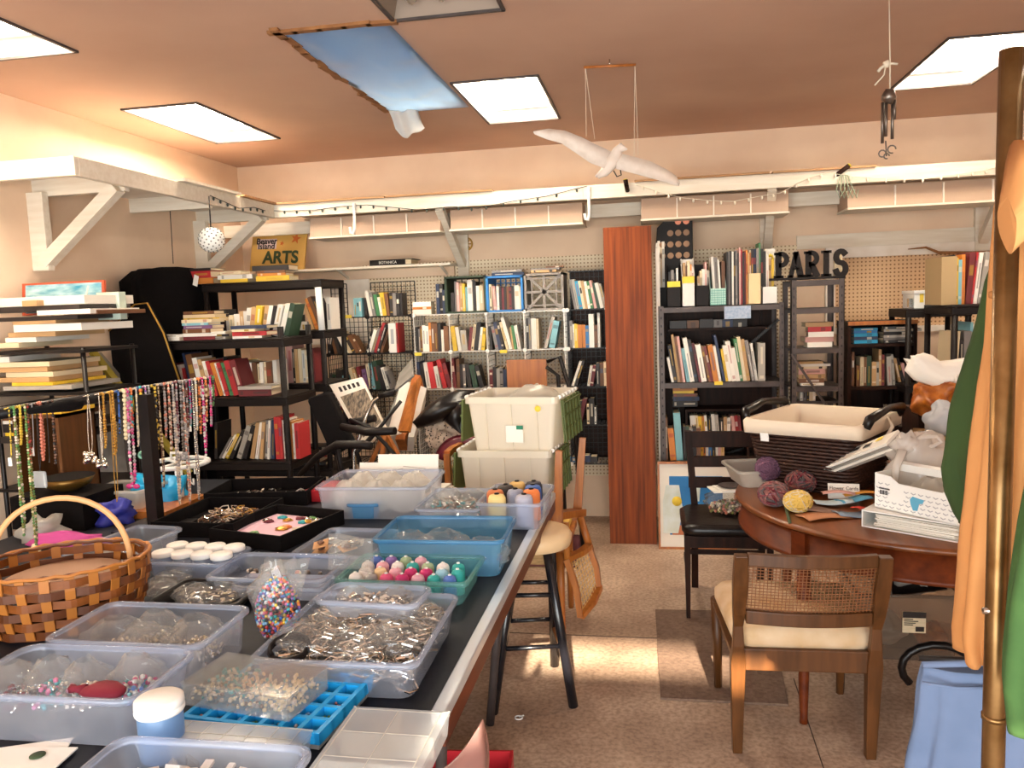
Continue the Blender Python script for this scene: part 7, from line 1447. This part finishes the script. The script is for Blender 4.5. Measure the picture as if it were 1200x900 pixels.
def drape(k, lv, n=60, folds=5, amp=.012, seed=0, sharp=1.0):
    """closed cloth tube through levels (x, y, z, rx, ry) with folds growing downwards"""
    lw = []
    for (p, q) in zip(lv, lv[1:]):      # finer rings between the given levels
        for t in (0, .25, .5, .75): lw.append(tuple(a_*(1-t)+b_*t for a_, b_ in zip(p, q)))
    lv = lw+[lv[-1]]; rg = []
    for i, (x, y, z, rx, ry) in enumerate(lv):
        t = i/(len(lv)-1); r_ = []
        for j in range(n):
            a_ = 2*PI*j/n; f = 1+(amp*(.3+t))*math.sin(folds*a_+seed+t*1.3)/max(rx, .02)+.9*amp*(.4-abs(noise.noise(V((math.cos(a_)*2+seed, math.sin(a_)*2, z*7+math.cos(a_)*2)))))/max(rx, .02)
            r_.append(V((x+math.cos(a_)*rx*f, y+math.sin(a_)*ry*f, z+.008*noise.noise(V((a_, z*5, seed))))))
        rg.append(r_)
    k.loft(rg, cap0=True, cap1=True); return k
def px2(x, y, Y): p = at(x, y, Y=Y); return p.x, p.z
TJ = thing('tan_jacket', 'orange tan canvas jacket hanging behind the brass post', 'jacket', (0, 0, 0))
def lev(spec, Y, ry): 
    out = []
    for xl, xr, y in spec:
        (a_, z), (b_, _) = px2(xl, y, Y), px2(xr, y, Y); out.append(((a_+b_)/2, Y, z, (b_-a_)/2, ry))
    return out
drape(MB(), lev([(1186, 1220, 190), (1172, 1235, 240), (1168, 1230, 310), (1162, 1222, 400), (1150, 1205, 500), (1138, 1192, 600), (1130, 1180, 690), (1126, 1172, 745), (1130, 1168, 772)], 1.42, .05), folds=5, amp=.009, seed=1).build('sleeve', 'tan_jacket', TJ)
drape(MB(), [(.80, 1.50, 1.77, .05, .03), (.79, 1.50, 1.72, .16, .06)]+lev([(1186, 1340, 215), (1178, 1340, 330), (1176, 1345, 480), (1176, 1345, 620), (1180, 1345, 700)], 1.50, .07), folds=9, amp=.012, seed=2).build('body', 'tan_jacket', TJ)
q0, q1 = at(1181, 214, Y=1.22), at(1204, 210, Y=1.22)
crumple(MB().tube([q0, (q0+q1)/2, q1, V((.66, 1.24, q1.z)), V((.74, 1.34, 1.72)), V((.80, 1.47, 1.70))], [.03, .05, .055, .06, .065, .06], 22), .3, 3, .05).build('shoulder', 'tan_jacket', TJ)
def hanger(T, x, y, z): MB().tube([(x-.16, y, z-.02), (x, y, z+.02), (x+.16, y, z-.02)], .007, 6).tube([(x, y, z+.02), (x, y+(1.3-y)*.5, z+.07), (x, 1.3, 1.877), (x, 1.285, 1.865)], .0035, 5).build('hanger', 'steel', T)
hanger(TJ, .80, 1.50, 1.76)
for y in (430, 600): MB().lathe([(.001, 0), (.008, 0), (.008, .003), (.001, .004)], n=12).build('button', 'gilt', TJ, loc=at(1198, y, Y=1.42)).rotation_euler = (PI/2, 0, 0)
MB().tube([at(1168, 345, Y=1.40)+V((0, 0, 0)), at(1180, 345, Y=1.38)], .018, 6, flat=.5).build('cuff_tab', 'tan_jacket', TJ)
GJ = thing('green_jacket', 'dark green jacket sleeve showing beside the tan jacket', 'jacket', (0, 0, 0))
drape(MB(), [(.88, 1.70, 1.76, .05, .03), (.88, 1.70, 1.70, .19, .06), (.90, 1.70, 1.4, .22, .06), (.90, 1.70, 1.0, .23, .06), (.90, 1.70, .75, .24, .06)], folds=8, amp=.012, seed=12).build('body', 'green_jacket', GJ); hanger(GJ, .88, 1.70, 1.75)
drape(MB(), lev([(1178, 1215, 230), (1176, 1222, 290), (1163, 1218, 330), (1146, 1205, 400), (1130, 1196, 450), (1120, 1190, 500), (1114, 1176, 550), (1121, 1165, 580), (1136, 1158, 612), (1144, 1152, 630)], 1.66, .06), folds=5, amp=.012, seed=5).build('sleeve', 'green_jacket', GJ)
G2_ = thing('green_sweater', 'lighter green sweater sleeve at the lower right edge', 'sweater', (0, 0, 0))
drape(MB(), [(.98, 1.16, 1.74, .05, .03), (.98, 1.16, 1.68, .17, .05), (1.0, 1.16, 1.3, .2, .055), (1.0, 1.16, .85, .21, .055)], folds=8, amp=.012, seed=13).build('body', 'green_knit' if 'green_knit' in MATS else mat('green_knit', '3b5a2a', .9, col2='345226', scale=30), G2_); hanger(G2_, .98, 1.16, 1.73)
drape(MB(), [(.84, 1.16, 1.68, .05, .05), (.76, 1.16, 1.60, .06, .05), (.68, 1.16, 1.50, .06, .05)]+lev([(1215, 1290, 560), (1203, 1285, 620), (1190, 1280, 700), (1183, 1275, 770), (1184, 1265, 810), (1188, 1258, 838), (1192, 1255, 860)], 1.16, .05), folds=6, amp=.009, seed=6).build('sleeve', 'green_knit', G2_)
DN = thing('denim_trousers', 'light blue denim hung over the lower rail of rack', 'trousers', (0, 0, 0)); dp = at(1120, 780, Y=1.62)
drape(MB(), lev([(1082, 1215, 778), (1078, 1216, 800), (1074, 1216, 850), (1064, 1214, 905), (1058, 1214, 960), (1054, 1214, 1060)], 1.62, .035), n=48, folds=9, amp=.014, seed=8).build('leg', 'denim', DN)
MB().tube([at(1081, 779, Y=1.58), at(1120, 778, Y=1.575), at(1170, 776, Y=1.575)], .007, 6).build('waist_seam', 'denim', DN); MB().tube([at(1081, 800, Y=1.578), at(1120, 806, Y=1.574), at(1160, 806, Y=1.574)], .003, 5).build('stitched_seam', 'denim', DN)
k = thing('lower_hanger', 'dark hanger bar holding the blue denim trousers', 'hanger', at(1140, 776, Y=1.62)); MB().cyl((-.10, 0, .004), (.16, 0, .004), .006, n=8).build('bar', 'black_metal', k); MB().tube([(.05, 0, .004), (.06, 0, .1), (.09, -.15, .32)], .003, 5).build('hook', 'steel', k)
# ================================================================== hanging things
BM = thing('bird_mobile', 'white paper gull mobile hanging from a stick', 'mobile', (0, 0, 0))
b0, b1 = at(684, 79, Z=CEIL-.03), at(745, 76, Z=CEIL-.03); MB().cyl(b0, b1, .006, n=8).build('stick', 'honey_wood', BM); MB().cyl(b0*.5+b1*.5, V(((b0.x+b1.x)/2, (b0.y+b1.y)/2, CEIL)), .003).build('hook', 'steel', BM)
BYy = b0.y; mat('gull_white', 'e6d8cc', .8, col2='d8c8ba', scale=20)
def wing(spec, nm):
    k = MB(); rg = []
    for (xt, yt), (xb, yb), dy in spec:
        a_, b_ = at(xt, yt, Y=BYy+dy), at(xb, yb, Y=BYy+dy-.03); rg.append([a_+V((0, .004, 0)), b_+V((0, .004, 0)), b_-V((0, .004, 0)), a_-V((0, .004, 0))])
    k.loft(rg, cap0=True, cap1=True); return k.build(nm, 'gull_white', BM)
wing([((625, 154), (626, 157), -.12), ((643, 151), (640, 163), -.1), ((662, 153), (658, 168), -.07), ((682, 161), (676, 180), -.04), ((702, 171), (692, 191), -.01), ((719, 179), (708, 197), .0)], 'wing')
wing([((724, 179), (722, 198), 0), ((744, 184), (742, 203), .03), ((762, 189), (756, 207), .06), ((780, 198), (778, 213), .09), ((792, 206), (790, 217), .11), ((797, 214), (796, 218), .12)], 'wing')
MB().tube([at(700, 207, Y=BYy), at(708, 202, Y=BYy), at(717, 190, Y=BYy), at(724, 177, Y=BYy), at(728, 173, Y=BYy), at(735, 175, Y=BYy-.02)], [.012, .022, .034, .024, .022, .003], 10).build('body', 'gull_white', BM)
MB().tube([at(698, 207, Y=BYy), at(709, 200, Y=BYy)], [.028, .014], 6, flat=.25).build('tail', 'gull_white', BM)
MB().tube([at(719, 200, Y=BYy-.02), at(723, 207, Y=BYy-.02), at(728, 205, Y=BYy-.02), at(727, 199, Y=BYy-.02)], .003, 5).build('claws', 'black_metal', BM)
for s_, e_ in (((686, 79), (687, 160)), ((686, 79), (697, 163)), ((744, 76), (743, 184)), ((744, 76), (748, 182))): MB().cyl(at(*s_, Z=CEIL-.03), at(*e_, Y=BYy), .0012, n=4).build('string', 'string', BM)
# wind chime
WCx = at(1042, 0, Z=CEIL); CY = WCx.y; WC_ = thing('wind_chime', 'metal wind chime hung on string at upper right', 'wind chime', (0, 0, 0)); 
MB().tube([V((WCx.x, CY, CEIL)), at(1043, 70, Y=CY), at(1043, 107, Y=CY)], .0025, 5).build('string', 'string', WC_)
MB().ball(at(1039, 75, Y=CY), .014, 8, 6, wob=.5).tube([at(1039, 75, Y=CY), at(1032, 80, Y=CY), at(1029, 84, Y=CY)], .006, 5).tube([at(1038, 76, Y=CY), at(1036, 88, Y=CY), at(1025, 100, Y=CY)], .003, 5).tube([at(1040, 74, Y=CY), at(1052, 75, Y=CY)], .005, 5).build('knot', 'string', WC_)
MB().ball(at(1042, 113, Y=CY), (.026, .022, .028), 10, 7, wob=.4, seed=2).build('cap', 'pewter', WC_)
for x, y0, y1 in ((1034.5, 120, 168), (1038.5, 121, 160), (1046, 118, 163), (1048.5, 117, 140)): MB().cyl(at(x, y0, Y=CY+.01*(x % 3-1)), at(x-.5, y1, Y=CY+.01*(x % 3-1)), .006, n=8).build('chime_tube', 'pewter', WC_)
k = MB()
for cx_, cy_, r_ in ((1034, 180, 4), (1045, 175, 4.5), (1039, 183, 3)): s_ = mpp((.9, CY, 2.2)); c_ = at(cx_, cy_, Y=CY); k.tube([c_+V((r_*s_*math.cos(q_*PI/5), 0, r_*s_*math.sin(q_*PI/5))) for q_ in range(9)], .003, 5)
k.tube([at(1038, 165, Y=CY), at(1039, 183, Y=CY)], .003, 5); k.build('scroll', 'pewter', WC_)
# ball lamp, wire and hooks below the loft shelf
gp = at(248, 281, X=FX+.05); PL = thing('ball_ornament', 'white spotted ball hanging from the loft shelf, left', 'ornament', gp); gr = 14.5*mpp(gp)
MB().ball((0, 0, 0), gr, 24, 16).build('ball', 'white_plastic', PL); k = MB()
for i in range(110):
    zz = 1-2*(i+.5)/110; a_ = i*2.39996; r_ = math.sqrt(1-zz*zz); k.ball((gr*r_*math.cos(a_), gr*r_*math.sin(a_), gr*zz), gr*.075, 5, 3)
stuff(k.build('spots', 'stone_grey', PL)); top = at(245, 230, X=FX+.05)-gp
MB().tube([(0, 0, gr*.98), (top.x, top.y, top.z)], .004, 5).build('cord', 'ink', PL)
wp = at(199, 243, X=XL+.25); HW = thing('hanging_wire', 'thin dark wire dangling from a bar under left loft shelf', 'wire', (0, 0, 0)); MB().tube([wp, at(201, 275, X=XL+.25), at(203, 309, X=XL+.25)], .0025, 5).build('wire', 'ink', HW); MB().cyl(at(197, 243, X=XL+.25), at(213, 245, X=XL+.25), .010, n=8).build('bar', 'black_metal', HW); MB().cyl(wp, V((wp.x, wp.y, 2.17)), .002, n=4).build('hanger', 'ink', HW)
for i, (px, y0, y1) in enumerate(((415, 238, 274), (690, 219, 258))):
    H_ = thing('white_hook', f'white pipe hook hanging on the back loft fascia, {("left", "right")[i]} one', 'hook', (0, 0, 0), 0, 'white hooks on the loft fascia'); f_ = FY-.012
    MB().tube([at(px, y0, Y=f_), at(px+.5, y1-6, Y=f_), at(px-1, y1, Y=f_), at(px-4, y1-1, Y=f_), at(px-5, y1-8, Y=f_)], .010, 8).build('pipe', 'white_plastic', H_)
# string lights swagged along the loft fascia
def swag(label, pts, Y, m, bm_, n, r=.0022):
    S_ = thing('string_lights', label, 'string lights', (0, 0, 0)); W_p = [at(x, y, X=Y[1]) if Y[0] == 'X' else at(x, y, Y=Y[1]) for x, y in pts]
    MB().tube(W_p, r, 5).build('cord', m, S_); b_ = None
    for i in range(n):
        t = (i+.5)/n*(len(W_p)-1); j = int(t); p = W_p[j]+(W_p[j+1]-W_p[j])*(t-j)
        if b_ is None: b_ = MB().lathe([(.001, -.022), (.006, -.018), (.007, -.006), (.004, 0), (.001, .0)], n=8).build('bulb', bm_, S_); b_.location = p
        else: c_ = b_.copy(); COL.objects.link(c_); c_.parent = S_; c_.location = p
mat('bulb_dark', '3a4038', .3); mat('bulb_clear', 'e8dcc8', .2)
swag('dark bulb string lights along the left and middle fascia', [(313, 247), (340, 247), (370, 246), (400, 242), (430, 240), (460, 243), (490, 246), (530, 242), (560, 244), (600, 236), (640, 230), (688, 218)], ('Y', FY-.008), 'ink', 'bulb_dark', 22)
swag('dark bulb string lights on the left loft fascia', [(246, 229), (262, 236), (280, 244), (298, 243), (311, 247)], ('X', FX+.008), 'ink', 'bulb_dark', 8)
swag('clear bulb string lights drooping over right hood boxes', [(745, 216), (775, 226), (800, 232), (830, 235), (860, 236), (890, 230), (915, 226), (940, 212), (968, 202), (1000, 207), (1040, 210), (1080, 210), (1120, 205), (1150, 200), (1175, 195)], ('Y', FY-.012), 'string', 'bulb_clear', 26)
k = MB()
for i in range(5): k.tube([at(985+i*2, 205, Y=FY-.02), at(980+i*5, 222, Y=FY-.03), at(984+i*5, 232, Y=FY-.03), at(990+i*4, 222, Y=FY-.02)], .003, 5)
tag(k.build('green_cable', mat('cable_green', '9aa68c', .6)), 'tangle of pale green cable on right loft fascia', 'cable')
d0, d1 = at(975, 210, Y=FY-.10), at(995, 194, Y=FY-.04); R1 = thing('cut_branch', 'dark stick end lying across right loft fascia', 'stick', d0); MB().cyl((0, .15, .0), (d1-d0), .014, n=10).build('stick', 'dark_wood', R1); MB().cyl((d1-d0), (d1-d0)*1.02, .013, n=10).build('cut_end', 'yellow_label', R1)
p = at(733, 213, Y=FY-.04); R2 = thing('cut_branch', 'dark stick with yellow end below the gull', 'stick', p); MB().cyl((.005, .0, -.02), (0, .0, .012), .014, n=10).cyl((.005, 0, -.02), (.01, .04, -.05), .014, n=8).build('stick', 'dark_wood', R2); MB().cyl((0, 0, .012), (0, 0, .015), .014, n=10).build('cut_end', 'yellow_label', R2)
# ================================================================== books beyond the 300 that show largest become one object
books = [o for o in COL.objects if o.parent is None and o.get('category') == 'book' and o.name.split('.')[0] == 'book' and o.type == 'MESH']
def shows(o):
    d = (V(o.location)-EYE).dot(FWD); return (o.scale.x*o.scale.z)/(d*d)
books.sort(key=shows, reverse=True)
rest = books[300:]
if rest:
    vs, fs, mi, cs = [], [], [], []
    m = bpy.data.materials.new('mixed_book_cover'); m.use_nodes = True; nt = m.node_tree; vc = nt.nodes.new('ShaderNodeAttribute'); vc.attribute_name = 'cover'; b = nt.nodes['Principled BSDF']; b.inputs['Roughness'].default_value = .5; nt.links.new(vc.outputs['Color'], b.inputs['Base Color'])
    for o in rest:
        M = Matrix.LocRotScale(o.location, o.rotation_euler, o.scale); n0 = len(vs); me = o.data
        vs += [M @ v.co for v in me.vertices]; col = list(o.color); bc = RND.choice([(.02, .015, .01, 1), (.75, .65, .5, 1), (.4, .25, .03, 1)])
        for p in me.polygons:
            fs.append([n0+i for i in p.vertices]); mi.append(1 if p.material_index == 1 else 0); cs += [bc if p.material_index == 2 else col]*len(p.vertices)
    me = bpy.data.meshes.new('small_books'); me.from_pydata(vs, [], fs); me.materials.append(m); me.materials.append(MATS['paper_cream']); me.polygons.foreach_set('material_index', mi)
    at_ = me.color_attributes.new('cover', 'FLOAT_COLOR', 'CORNER')
    for i, c in enumerate(cs): at_.data[i].color = c
    o = bpy.data.objects.new('small_books', me); COL.objects.link(o); tag(o, 'remaining small or half hidden books scattered among the shelves', 'books', kind='stuff')
    for q in rest: bpy.data.objects.remove(q)
